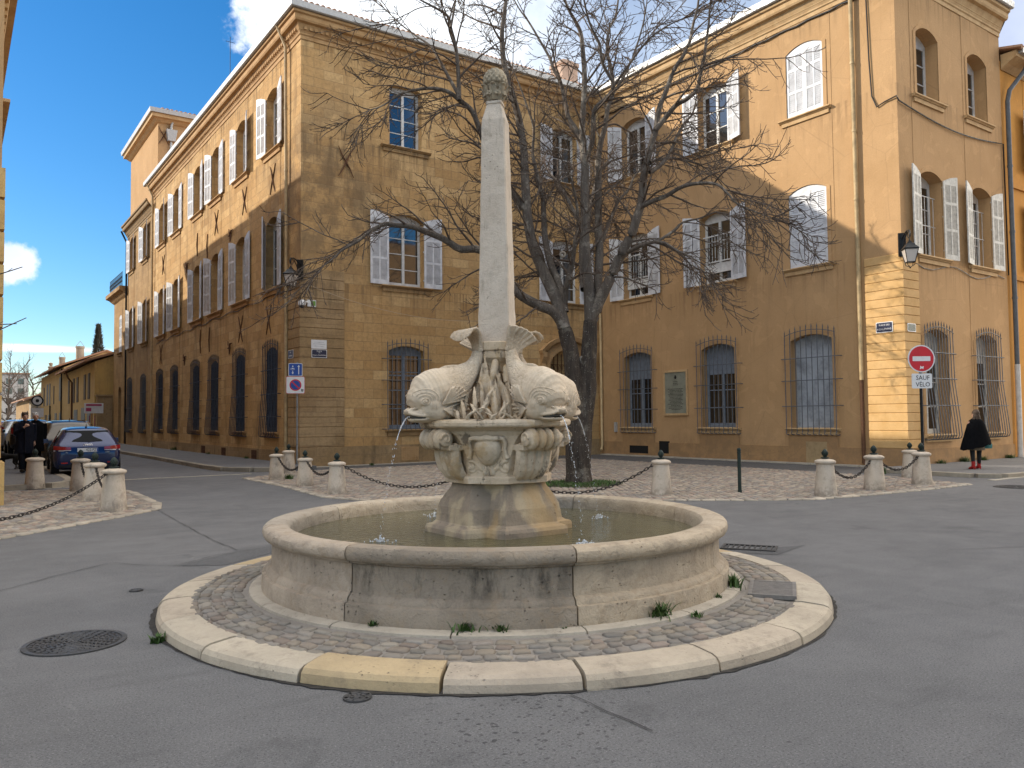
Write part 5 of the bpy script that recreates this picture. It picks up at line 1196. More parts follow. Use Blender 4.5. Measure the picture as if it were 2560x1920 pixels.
def obelisk():
    mb = MB(); q = rad(-135-2.5)
    def sq(s, z, ch=.012): 
        out = []
        for k in range(4):
            for e in (-1,1):
                a = q+k*math.pi/2; x, y = s, e*(s-ch) ; x0 = x; out.append((AX.x+x*math.cos(a)-y*math.sin(a), AX.y+x*math.sin(a)+y*math.cos(a), z))
        return out
    zs = [2.256]+[2.256+(4.34-2.256)*i/26 for i in range(1,27)]
    mb.loft([sq(.149-(.149-.108)*(z-2.256)/2.084, z) for z in zs]+[sq(.066,4.495,.008),sq(.074,4.50,.01),sq(.074,4.525,.01),sq(.05,4.53,.01)])
    me = mb.mesh('obelisk', OBEL); bm = bmesh.new(); bm.from_mesh(me)
    bmesh.ops.subdivide_edges(bm, edges=[e for e in bm.edges if abs(e.verts[0].co.z-e.verts[1].co.z) < .001 and e.calc_length() > .1], cuts=5, use_grid_fill=True)
    for v in bm.verts:
        p = v.co; k = noise.fractal(p*5, 1., 2., 4)*.005+noise.fractal(p*17, 1., 2., 3)*.004; r = math.hypot(p.x-AX.x,p.y-AX.y)+1e-6; v.co.x += (p.x-AX.x)/r*k; v.co.y += (p.y-AX.y)/r*k
    bm.to_mesh(me); bm.free(); return obj('obelisk', me, FO)
obelisk()
def cone():
    mb = MB(); mb.sphere(AX+Vector((0,0,4.725)), (.098,.098,.115), 20, 14)
    for r_ in range(9):
        ph = rad(-8+r_*11.5); z = 4.725+.115*math.sin(ph); rr = .098*math.cos(ph); n = max(5,int(2*math.pi*rr/.042))
        for i in range(n):
            a = 2*math.pi*(i+.5*(r_%2))/n; c = AX+Vector((rr*math.cos(a), rr*math.sin(a), z)); nrm = Vector((math.cos(a)*math.cos(ph),math.sin(a)*math.cos(ph),math.sin(ph)))
            mb.sphere(c+nrm*.002, (.022,.022,.020), 6, 5)
    return baked(mb, 'pine_cone', FINI, .006, 0)
pc = obj('pine_cone', cone(), FO, (0,0,-.1))
mb = MB(); mb.lathe([(.04,4.52),(.055,4.54),(.062,4.57),(.085,4.62),(.10,4.65),(.09,4.66),(0,4.66)], 18, AX)
for i in range(8):
    a = i*math.pi/4+rad(-135); d = Vector((math.cos(a),math.sin(a),0)); T_ = Vector((-d.y,d.x,0)); rings = []
    for r,z,w,t in ((.065,4.535,.030,.014),(.085,4.575,.038,.015),(.105,4.62,.042,.016),(.120,4.66,.040,.016),(.140,4.675,.032,.015),(.150,4.66,.020,.012)):
        c = AX+d*r+Vector((0,0,z)); rings.append([c-T_*w,c-d*t*.6,c+T_*w,c+d*t])
    mb.loft(rings)
    for s in (-1,1): mb.tube([AX+d*(.095+.004*t)+T_*(s*(.033+.016*math.cos(t*1.1)))+Vector((0,0,4.59+.02*math.sin(t*1.1))) for t in range(6)], .007, 5)
obj('leaf_collar', baked(mb, 'leaf_collar', FINI, .006, 1), pc, (0,0,0))
# thin jets falling from the mouths, breaking into drops, with a splash where they land
JET = mat('jet_water', (.9,.93,.95), .08, spec=.6); JET.node_tree.nodes['Principled BSDF'].inputs['Transmission Weight'].default_value = .55; JET.node_tree.nodes['Principled BSDF'].inputs['IOR'].default_value = 1.33
rng = random.Random(9)
for k in range(4):
    a = k*math.pi/2; d = Vector((math.cos(a),math.sin(a),0)); mb = MB(); p0 = Vector((.925,0,1.572)); N = 40; v = .62; side = Vector((-d.y,d.x,0))
    pts = []
    for i in range(N+1):
        t = .46*i/N; pts.append(AX + d*(p0.x+v*t) + Vector((0,0,1.572-.06*t-4.9*t*t)))
    cut = 18
    mb.tube(pts[:cut], [.0042+.0014*math.sin(i*1.7)+.0008*math.sin(i*4.1) for i in range(cut)], 7)
    for p in pts[cut:]:
        for q in range(2): mb.sphere(p+Vector((rng.gauss(0,.007),rng.gauss(0,.007),rng.gauss(0,.012))), (rng.uniform(.002,.004),)*2+(rng.uniform(.004,.009),), 6, 5)
    e = pts[-1]
    for q in range(46):
        aa = rng.uniform(0,6.28); rr = abs(rng.gauss(0,.05)); mb.sphere(Vector((e.x+rr*math.cos(aa),e.y+rr*math.sin(aa),.535+max(0,rng.gauss(.012,.02))*(1-rr*6))), rng.uniform(.003,.010), 6, 5)
    for q in range(12): mb.sphere(e+Vector((rng.gauss(0,.22),rng.gauss(0,.22),rng.uniform(-.02,.35))), rng.uniform(.002,.004), 5, 4)
    tag(mb.build('water_jet', JET, FO), kind='stuff')
# ------------------------------------------------------------------ bollards, chains, post
BOLST = m_stone('bollard_stone', (.54,.46,.365), (.45,.38,.295), (.18,.145,.11), .6, True, True, .5)
g = NT(BOLST); P = g.pos(); src = g.b.inputs['Base Color'].links[0].from_socket; sp_ = g.n('SeparateXYZ'); g.L(P, sp_.inputs[0])
c = g.mix(g.math('MULTIPLY', g.math('MULTIPLY', g.ramp(sp_.outputs[2], .30, .02), g.ramp(g.noise(P, 7, 6, .7), .36, .58)), .6), src, (.13,.105,.08))
g.col(g.mix(g.math('MULTIPLY', g.ramp(g.noise(g.vmul(P,(1,1,.3)), 5, 6, .7), .57, .66), .5), c, (.16,.14,.125)))
GREENI = m_metal('green_black_iron', (.022,.034,.028), .55, .15)
mb = MB(); mb.lathe([(0,0),(.222,0),(.222,.02),(.214,.06),(.165,.615),(.163,.635),(.182,.642),(.200,.660),(.205,.680),(.196,.700),(.15,.722),(.07,.738),(0,.74)], 36)
me_b = mb.mesh('post', BOLST)
mb = MB(); mb.lathe([(0,.735),(.062,.735),(.064,.752),(.048,.758),(.030,.768),(.028,.776),(.044,.784),(.046,.792),(.036,.798),(.054,.825),(.058,.850),(.052,.882),(.034,.912),(.014,.930),(0,.934)], 16)
for i in range(5):
    for k in range(10):
        z = .815+i*.022; r = .056*math.sin(math.pi*(.30+.14*i)); a = k*.628+i*.314; mb.sphere((r*math.cos(a),r*math.sin(a),z), (.013,.013,.013), 5, 4)
mb.tube([(.075*math.cos(t*.3927),.075*math.sin(t*.3927),.757) for t in range(17)], .012, 6)
me_f = mb.mesh('finial', GREENI)
first = None
BOLL = [(-2.49,15.82,1.,'stone bollard without a chain beside the kerb, behind the group of three'),(-1.72,14.28,1.,'stone bollard farthest back of the chained row of three near the blue car'),(-1.78,11.63,1.02,'middle stone bollard of the chained row of three near the blue car'),(-1.79,9.31,1.0,'nearest stone bollard of the left row, with a long chain running out of the frame'),(-5.4,6.35,1.,'stone bollard outside the left edge holding the end of the long chain'),
 (2.84,14.51,.92,'leftmost stone bollard by the corner of the ashlar house'),(3.97,16.79,.92,'stone bollard standing behind the others by the corner of the ashlar house'),(2.72,12.13,.90,'stone bollard second from the left edge of the cobbled corner'),(2.49,9.68,.92,'stone bollard with a dark grey stain, chained towards the fountain'),(4.45,7.0,.9,'stone bollard hidden behind the fountain pedestal'),
 (7.39,5.15,.95,'lone stone bollard right of the tree, chained on its left side only'),(9.55,2.95,.96,'left one of the chained stone bollards in front of the rendered house'),(11.40,3.06,.98,'middle stone bollard in front of the pale corner quoin'),(13.33,3.10,.98,'right stone bollard in front of the pole of the no-entry sign'),(15.1,4.32,.92,'stone bollard half hidden behind the right one at the house corner')]
for x,y,s,lab in BOLL:
    if first is None:
        t = thing('stone_bollard', lab, 'bollard', (x,y,.012), 0, 'stone bollards around the square'); p_ = obj('post', me_b, t, (0,0,0)); f_ = obj('finial', me_f, t, (0,0,0)); first = (t,p_,f_)
    else:
        t = first[0].copy(); C.objects.link(t); t['label'] = lab; t.location = (x,y,.012); t.rotation_euler = (0,0,x*3)
        for q in first[1:]: c = q.copy(); C.objects.link(c); c.parent = t
    t.scale = (s,s,s)
def chain(a, b, za, zb, sag, label):
    A_ = Vector((a[0],a[1],za)); B_ = Vector((b[0],b[1],zb)); L = (A_-B_).length; n0 = 200
    P = [A_+(B_-A_)*(i/n0)-Vector((0,0,4*sag*(i/n0)*(1-i/n0))) for i in range(n0+1)]
    for p in P: p.z = max(p.z,.035)
    d = [0]
    for p,q in zip(P,P[1:]): d.append(d[-1]+(q-p).length)
    pitch = .078; n = int(d[-1]/pitch); mb = MB(); j = 0
    for i in range(n):
        s = (i+.5)*pitch
        while d[j+1] < s: j += 1
        c = P[j]+(P[j+1]-P[j])*((s-d[j])/(d[j+1]-d[j])); T_ = (P[j+1]-P[j]).normalized(); U = T_.cross(Vector((0,0,1))).normalized(); V = U.cross(T_)
        W_ = (U+V*.35).normalized() if i % 2 == 0 else (V-U*.35).normalized(); l, w = .054, .024
        loop = [c+T_*(l*math.copysign(abs(math.cos(k))**.7,math.cos(k)))+W_*(w*math.sin(k)) for k in [q*2*math.pi/10 for q in range(11)]]
        mb.tube(loop, .0088, 5)
    return tag(mb.build('chain', m_metal('chain_iron', (.05,.042,.036), .6, .3) if 'CH' not in globals() else CH, fix=False), label, 'chain', 'iron chains between the stone bollards')
CH = m_metal('chain_iron', (.045,.038,.033), .6, .3)
bz = .755
for i,j,sg,lab in ((3,4,.62,'long iron chain sagging across the left cobbles out of the frame'),(2,3,.42,'iron chain between the two nearer bollards of the left row'),(1,2,.42,'iron chain between the two farther bollards of the left row'),(5,7,.36,'short iron chain by the corner of the ashlar house, on the left'),(7,8,.34,'short iron chain left of the bollard with the grey stain'),(8,9,.50,'iron chain running from the stained bollard behind the fountain'),(9,10,.62,'iron chain dipping to the grass at the foot of the tree'),(11,12,.42,'iron chain between the left and middle bollards of the right row'),(12,13,.36,'iron chain between the middle and right bollards of the right row')):
    a, b = BOLL[i], BOLL[j]; chain(a, b, bz*a[2], bz*b[2], sg, lab)
mb = MB(); mb.lathe([(0,0),(.045,0),(.045,.05),(.036,.055),(.036,.80),(.042,.805),(.042,.82),(.033,.825),(.040,.845),(.040,.87),(.03,.895),(0,.90)], 20, (8.89,4.45,.01))
tag(mb.build('metal_post', GREENI), 'slim dark green metal post standing alone on the cobbles', 'post')
# ------------------------------------------------------------------ signs
SWHITE = m_paint('sign_white', (.70,.70,.70), .35, .06, 8, .5); SRED = m_paint('sign_red', (.55,.012,.022), .3, .08, 8, .5); SBLUE = m_paint('sign_blue', (.012,.055,.30), .3, .08, 8, .5); SBLK = mat('sign_black', (.012,.012,.013), .4); PNAVY = m_paint('plate_navy', (.012,.022,.06), .3, .1, 8, .5); POLE = m_metal('galvanised_pole', (.30,.31,.31), .45, .6)
def plate(mb, w, h, r, d0, d1, mi=0, c=(0,0)):
    pts = []
    for sx,sy,a0 in ((1,1,0),(-1,1,90),(-1,-1,180),(1,-1,270)):
        for k in range(5): a = rad(a0+22.5*k); pts.append((c[0]+sx*(w/2-r)+r*math.cos(a), c[1]+sy*(h/2-r)+r*math.sin(a)))
    mb.prism(pts, lambda a,b,d: (a,b,d), d0, d1, mi)
def disc(mb, r, d0, d1, mi=0, c=(0,0), n=40, r0=None):
    if r0: mb.loft([[(c[0]+q*math.cos(2*math.pi*i/n), c[1]+q*math.sin(2*math.pi*i/n), d) for i in range(n+1)] for q,d in ((r0,d0),(r0,d1),(r,d1),(r,d0))], mi, False, False)
    else: mb.prism([(c[0]+r*math.cos(2*math.pi*i/n), c[1]+r*math.sin(2*math.pi*i/n)) for i in range(n)], lambda a,b,d: (a,b,d), d0, d1, mi)
def panel(name, mb, mats, parent, loc, rz): o = obj(name, mb.mesh(name, mats), parent, loc); o.rotation_euler = (math.pi/2,0,rz); return o
def arrow(mb, x, y0, y1, w, d0, d1, mi):
    s = 1 if y1 > y0 else -1; mb.prism([(x-w,y0),(x+w,y0),(x+w,y1-s*.05),(x-w,y1-s*.05)], lambda a,b,d:(a,b,d), d0, d1, mi); mb.prism([(x-w*3.2,y1-s*.06),(x+w*3.2,y1-s*.06),(x,y1)], lambda a,b,d:(a,b,d), d0, d1, mi)
t = thing('parking_sign', 'blue cycle plate over a white no-parking sign on a thin grey pole', 'road sign', (4.9,18.65,0))
mb = MB(); mb.tube([(4.9,18.65,0),(4.9,18.65,3.42)], .030, 10); mb.build('pole', POLE, t)
zr = rad(-14)
mb = MB(); plate(mb,.43,.41,.03,0,.012,0); plate(mb,.40,.38,.025,.012,.015,1)
arrow(mb,.10,-.15,.15,.013,.015,.018,0); arrow(mb,-.085,-.03,-.15,.010,.015,.018,0); arrow(mb,-.085,.10,.145,.008,.015,.018,0)
for c in ((-.125,.02),(-.05,.02)): disc(mb,.030,.015,.018,0,c,16,.023)
mb.prism([(-.125,.02),(-.105,.055),(-.07,.055),(-.05,.02),(-.09,.025)], lambda a,b,d:(a,b,d), .015,.018,0)
panel('cycle_plate', mb, [SWHITE,SBLUE], t, (-.07,-.035,3.17), zr)
mb = MB(); plate(mb,.58,.55,.04,0,.012,1); plate(mb,.555,.525,.035,.012,.015,0); disc(mb,.185,.015,.018,1); disc(mb,.145,.018,.0205,2)
mb.prism([(-.115,.085),(-.085,.115),(.115,-.085),(.085,-.115)], lambda a,b,d:(a,b,d), .0205,.023,1); mb.prism([(.17,-.13),(.25,-.13),(.235,-.205),(.185,-.205)], lambda a,b,d:(a,b,d), .015,.018,3); mb.prism([(.185,-.15),(.235,-.15),(.21,-.18)], lambda a,b,d:(a,b,d), .018,.02,0)
panel('no_parking_panel', mb, [SWHITE,SRED,SBLUE,SBLK], t, (-.07,-.035,2.68), zr)
t = thing('no_entry_sign', 'round red no-entry sign above a white plate, on a dark pole', 'road sign', (15.2,4.05,0))
mb = MB(); mb.tube([(15.2,4.05,0),(15.17,4.03,3.22)], .035, 10); mb.build('pole', BLACKI, t)
zr = rad(-33); nx, ny = -math.sin(-zr)*1, -math.cos(zr)
off = Vector((math.sin(zr), -math.cos(zr), 0))*.045
mb = MB(); disc(mb,.335,0,.014,0); disc(mb,.305,.014,.018,1); plate(mb,.44,.115,.01,.018,.021,0)
mb.prism([(-.05,-.26),(-.03,-.17),(0,-.2),(.05,-.18),(.04,-.25),(.0,-.235)], lambda a,b,d:(a,b,d), .018,.0195,0)
panel('no_entry_disc', mb, [SWHITE,SRED], t, off+Vector((-.03,-.02,2.90)), zr)
mb = MB(); plate(mb,.50,.36,.03,0,.012,0); o = panel('exception_plate', mb, [SWHITE], t, off+Vector((-.03,-.02,2.36)), zr); 
for s_,y in (('SAUF',.078),('V\u00c9LO',-.085)): lettering(s_, .155, SBLK, o, (.02,y-.005,.0135), (0,0,0), .95)
def name_plate(name, label, T, u, z, w, h, lines, face, ink, rz, border=True, cat='street sign'):
    t = thing(name, label, cat, T(u,.058,z)); mb = MB(); 
    plate(mb,w,h,.015,0,.008,1 if border else 0)
    if border:
        r = .03; x, y = w/2-.018, h/2-.018
        mb.prism([(x-r,y),(-x+r,y),(-x+r*.3,y-r*.3),(-x,y-r),(-x,-y+r),(-x+r*.3,-y+r*.3),(-x+r,-y),(x-r,-y),(x-r*.3,-y+r*.3),(x,-y+r),(x,y-r),(x-r*.3,y-r*.3)], lambda a,b,d:(a,b,d), .008,.010,0)
    o = panel('plate', mb, [face, SWHITE], t, (0,0,0), rz)
    for s_,sz,y in lines: lettering(s_, sz, ink, o, (0,y,.0105), (0,0,0))
    return t
name_plate('street_name_plate', 'navy enamel street plate with white lettering on the dark corner quoin', TF, 5.92, 3.78, .54, .28, [('PLACE',.062,.078),('DES',.036,.025),('Quatre DAUPHINS',.060,-.055)], PNAVY, SWHITE, 0)
t = name_plate('street_name_plate', 'plain white plaque just above the navy street plate', TF, 5.91, 4.09, .54, .30, [], SWHITE, SWHITE, 0, False, 'plaque')
mb = MB(); 
for i,(y,w) in enumerate(((.07,.34),(.01,.40),(-.06,.30))): plate(mb,w,.022,.004,.008,.0095,0,(.0,y))
panel('faint_lettering', mb, [m_paint('faint_ink', (.55,.56,.58), .5)], t, (0,0,0), 0)
name_plate('street_name_plate', 'small blue-grey street plate on the street side of the ashlar house corner', TL, 20.2, 3.79, .50, .29, [('RUE',.06,.06),('CARDINALE',.062,-.05)], m_paint('faded_blue_plate', (.08,.12,.22), .4), SWHITE, SIDE)
name_plate('street_name_plate', 'navy enamel street plate on the sunlit pale quoin of the rendered house', TR, 6.71, 4.12, .52, .31, [('PLACE DES',.068,.065),('4 DAUPHINS',.078,-.058)], PNAVY, SWHITE, SIDE)
name_plate('street_name_plate', 'small greenish street plate around the corner from the sunlit navy one', TC, 18.66, 4.07, .44, .24, [('RUE',.045,.07),('DU',.035,.015),('4 SEPTEMBRE',.055,-.055)], m_paint('green_grey_plate', (.12,.14,.11), .5), m_paint('pale_green_ink', (.40,.42,.36), .5), 0)
# memorial plaque
t = thing('memorial_plaque', 'grey-green engraved plaque in a pale stone frame between two barred windows', 'plaque', (XR,15.06,2.46)); mb = MB()
for a,b,c,d in ((-.62,-.54,-.86,.86),(.54,.62,-.86,.86),(-.54,.54,.78,.86),(-.54,.54,-.86,-.78)): mb.box(a,b,-.06,0,c,d)
o = obj('frame', mb.mesh('frame', CORN2), t, (0,0,0), SIDE)
mb = MB(); mb.box(-.54,.54,-.035,-.001,-.78,.78); o = obj('slab', mb.mesh('slab', m_paint('plaque_metal', (.25,.255,.20), .45, .15, 3)), t, (0,0,0), SIDE)
mb = MB(); rg = random.Random(4)
for i in range(19):
    y = .30-i*.052 if i > 2 else .42-i*.06; w = rg.uniform(.22,.40) if i > 2 else .12; x = -w
    while x < w: l = rg.uniform(.02,.07); mb.box(x,min(x+l,w),-.038,-.035,y-.010,y+.010); x += l+.018
mb.box(-.04,.04,-.039,-.035,.52,.66); mb.box(-.06,.06,-.039,-.035,.56,.60)
obj('engraved_text', mb.mesh('engraved_text', SBLK), t, (0,0,0), SIDE)
# ------------------------------------------------------------------ wall lanterns on the two corners
LGLASS = mat('frosted_glass', (.55,.50,.45), .35, spec=.5)
def lantern(x, y, z, label):
    t = thing('wall_lantern', label, 'lantern', (x,y,z), rad(-135), 'wall lanterns on the house corners')   # local +x away from the corner, diagonally
    mb = MB(); mb.box(-.02,.05,-.10,.10,-.30,.38); mb.build('back_plate', BLACKI, t, (0,0,0))
    mb = MB(); mb.tube([(.05,0,.22),(.25,0,.30),(.50,0,.34),(.72,0,.30),(.78,0,.20),(.74,0,.12)], .020, 8); mb.tube([(.05,0,-.22),(.14,0,.0),(.32,0,.16),(.50,0,.30)], .016, 8)
    mb.tube([(.62+.085*math.cos(k*.5),0,.20+.085*math.sin(k*.5)) for k in range(11)], .012, 6); mb.tube([(.70,0,.30),(.70,0,-.02)], .014, 6); mb.build('bracket', BLACKI, t, (0,0,0))
    mb = MB(); cx = .70
    sq = lambda r,z: [(cx+r*sx,r*sy,z) for sx,sy in ((1,1),(-1,1),(-1,-1),(1,-1))]
    mb.loft([sq(.03,.0),sq(.05,-.03),sq(.05,-.05),sq(.10,-.08),sq(.115,-.12),sq(.185,-.205),sq(.195,-.215),sq(.195,-.235),sq(.15,-.236)]); 
    for sx,sy in ((1,1),(-1,1),(-1,-1),(1,-1)): mb.tube([(cx+.178*sx,.178*sy,-.235),(cx+.105*sx,.105*sy,-.60)], .011, 6); mb.tube([(cx+.105*sx,.105*sy,-.60),(cx+.09*sx,.09*sy,-.68),(cx+.02*sx,.02*sy,-.73)], .010, 6)
    for r,z in ((.178,-.238),(.107,-.60)): 
        q = sq(r,z)
        for i in range(4): mb.tube([q[i],q[(i+1)%4]], .012, 6)
    mb.sphere((cx,0,-.75), .025, 8, 6); mb.sphere((cx,0,.02), (.03,.03,.045), 8, 6); o = mb.build('lamp_head', BLACKI, t, (0,0,0))
    mb = MB(); mb.loft([sq(.168,-.24),sq(.098,-.595)]); mb.build('glass', LGLASS, o, (0,0,0))
lantern(XL-.02, YF-.02, 6.50, 'black wall lantern on the corner of the ashlar house beside the white shutters')
lantern(XR-.02, YC-.02, 6.42, 'black wall lantern on the corner of the rendered house above the navy street plate')
t = thing('security_camera', 'white dome security camera on a short arm beside a small green and white plate', 'camera', (5.32,19.37,5.45))
mb = MB(); mb.tube([(5.50,19.36,5.46),(5.24,19.12,5.48)], .045, 8); mb.box(5.50,5.80,19.345,19.37,5.34,5.56); mb.build('bracket', SWHITE, t)
mb = MB(); mb.box(5.62,5.78,19.338,19.344,5.37,5.53); mb.build('green_label', m_paint('leaf_green', (.16,.30,.06), .4), t)
mb = MB(); mb.lathe([(0,5.50),(.06,5.495),(.10,5.46),(.115,5.42),(.115,5.33),(.09,5.31),(0,5.31)], 18, (5.22,19.10,0)); o = mb.build('housing', SWHITE, t)
mb = MB(); mb.sphere((5.22,19.10,5.31), (.085,.085,.085), 14, 8); mb.build('dome', mat('smoked_dome', (.05,.05,.06), .1), o)
t = thing('bus_stop_sign', 'white and pink bus stop flag on a pole beside the garden wall', 'sign', (3.5,51.5,.1)); mb = MB(); mb.tube([(3.3,51.5,.1),(3.3,51.5,2.5)], .05, 8); mb.build('pole', m_paint('orange_pole', (.45,.25,.10), .5), t)
mb = MB(); mb.box(2.85,3.95,51.42,51.47,2.15,2.80); mb.build('flag', SWHITE, t); mb = MB(); mb.box(2.95,3.85,51.405,51.42,2.62,2.74); mb.box(2.95,3.25,51.405,51.42,2.28,2.50); mb.build('pink_band', m_paint('pink', (.45,.06,.14), .4), t)
mb = MB(); 
for x in (3.15,3.45): mb.box(x-.02,x+.02,51.40,51.44,.1,2.0)
mb.build('timetable', m_paint('magenta', (.30,.03,.12), .4), t)
t = thing('speed_sign', 'small round sign over a white plate on a pole among the far parked cars', 'road sign', (.6,56,0)); mb = MB(); mb.tube([(.6,56,0),(.6,56,3.4)], .04, 6); mb.build('pole', POLE, t)
mb = MB(); disc(mb,.36,0,.03,1); disc(mb,.27,.03,.035,0); plate(mb,.20,.22,.08,.035,.04,1); o = panel('disc', mb, [SWHITE,SBLK], t, (0,-.06,3.05), 0)
mb = MB(); plate(mb,.75,.6,.04,0,.03,0); panel('plate', mb, [SWHITE], t, (0,-.06,2.25), 0)
# ------------------------------------------------------------------ covers and grates in the ground
CAST = m_metal('cast_iron', (.075,.072,.070), .6, .4)
CAST2 = m_metal('worn_iron', (.20,.185,.17), .6, .3, .3)
def cover(x, y, r, label, rings=6, z=.004):
    t = thing('manhole_cover', label, 'manhole cover', (x,y,z)); mb = MB()
    mb.lathe([(0,.004),(r*.86,.004),(r*.86,.0),(r*.90,.0),(r*.90,.007),(r,.007),(r,-.01)], 48)
    for k in range(1,rings+1):
        rr = r*.82*k/rings; n = max(6,int(2*math.pi*rr/.06))
        for i in range(n): mb.lathe([(rr-.014,.004),(rr-.010,.010),(rr+.006,.010),(rr+.010,.004)], 3, (0,0,0), 2*math.pi*(i+.5*(k%2))/n, 2*math.pi*(i+.72+.5*(k%2))/n, sm=False)
    mb.build('cover_plate', CAST, t, (0,0,0))
cover(-3.40,.27,.33,'round cast iron manhole cover in the asphalt left of the fountain', 8)
cover(14.25,1.59,.42,'dark round manhole cover in the road at the far right')
cover(-2.26,-1.96,.08,'small round valve cover at the foot of the yellow kerb stone', 2); cover(-2.72,1.9,.06,'tiny round cover in the asphalt on the left', 1)
def grate(x, y, w, d, rz, z, label, nb, name='drain_grate'):
    t = thing(name, label, 'grate', (x,y,z), rz); mb = MB(); f = .03
    for a,b,c,e in ((-w/2,w/2,-d/2,-d/2+f),(-w/2,w/2,d/2-f,d/2),(-w/2,-w/2+f,-d/2+f,d/2-f),(w/2-f,w/2,-d/2+f,d/2-f)): mb.box(a,b,c,e,-.02,.012)
    for i in range(nb): xx = -w/2+f+(w-2*f)*(i+.5)/nb; mb.box(xx-.008,xx+.008,-d/2+f,d/2-f,-.015,.009)
    mb.build('grate', CAST if nb < 14 else CAST2, t, (0,0,0)); mb = MB(); mb.box(-w/2+f,w/2-f,-d/2+f,d/2-f,-.03,-.012 if nb < 14 else .0); mb.build('pit', DARKIN if nb < 14 else CAST2, t, (0,0,0))
grate(1.435,-1.94,.58,.37,rad(36),.122,'rectangular ribbed metal cover set in the cobbles right of the basin', 22)
grate(3.55,-.02,.62,.36,rad(-58),.006,'iron drain grate in the dark asphalt patch right of the fountain', 9)
# ------------------------------------------------------------------ weeds and grass
LEAF = m_paint('weed_green', (.06,.115,.022), .6, .35, 30); GRASS = m_paint('grass_green', (.065,.125,.025), .7, .35, 20)
def blades(mb, x, y, z, n, h, spread, w, rng):
    for i in range(n):
        a = rng.uniform(0,6.28); r0 = abs(rng.gauss(0,spread*.5)); px_, py_ = x+r0*math.cos(a), y+r0*math.sin(a); a2 = rng.uniform(0,6.28); l = h*rng.uniform(.5,1.1); ln = rng.uniform(.2,.8)
        d = Vector((math.cos(a2),math.sin(a2),0)); s = Vector((-d.y,d.x,0)); vs = []
        for k in range(4):
            t = k/3; p = Vector((px_,py_,z))+d*l*ln*t*t+Vector((0,0,l*t*(1-.35*ln*t))); ww = w*(1-t)**.6*(.5+t if k else .6); vs += [p-s*ww, p+s*ww]
        mb.add(vs, [(0,1,3,2),(2,3,5,4),(4,5,7,6)], 0, True)
rng = random.Random(21)
for x,y,s,lab in WEEDS:
    mb = MB(); blades(mb,x,y,.125 if math.hypot(x,y) < 2.9 else .0,int(70*s),.115*s,.075*s,.011,rng); tag(mb.build('weed', LEAF, fix=False), lab, 'weed', 'weeds in the joints')
mb = MB(); n = 0
while n < 2600:
    a = rng.uniform(0,6.28); r = math.sqrt(rng.random())*1.02; x, y = 7.75+r*1.0*math.cos(a), 8.1+r*.95*math.sin(a)
    if r > .8 and rng.random() < .5: continue
    blades(mb,x,y,.01,1,.10,.02,.009,rng); n += 1
tag(mb.build('grass', GRASS, fix=False), 'patch of green grass around the foot of the bare tree', 'grass', kind='stuff')
mb = MB(); mb.lathe([(0,.05),(.6,.045),(.95,.025),(1.08,.005)], 32, (7.75,8.1,0)); struct(mb.build('soil', m_paint('soil', (.06,.05,.03), .95, .3, 8)))
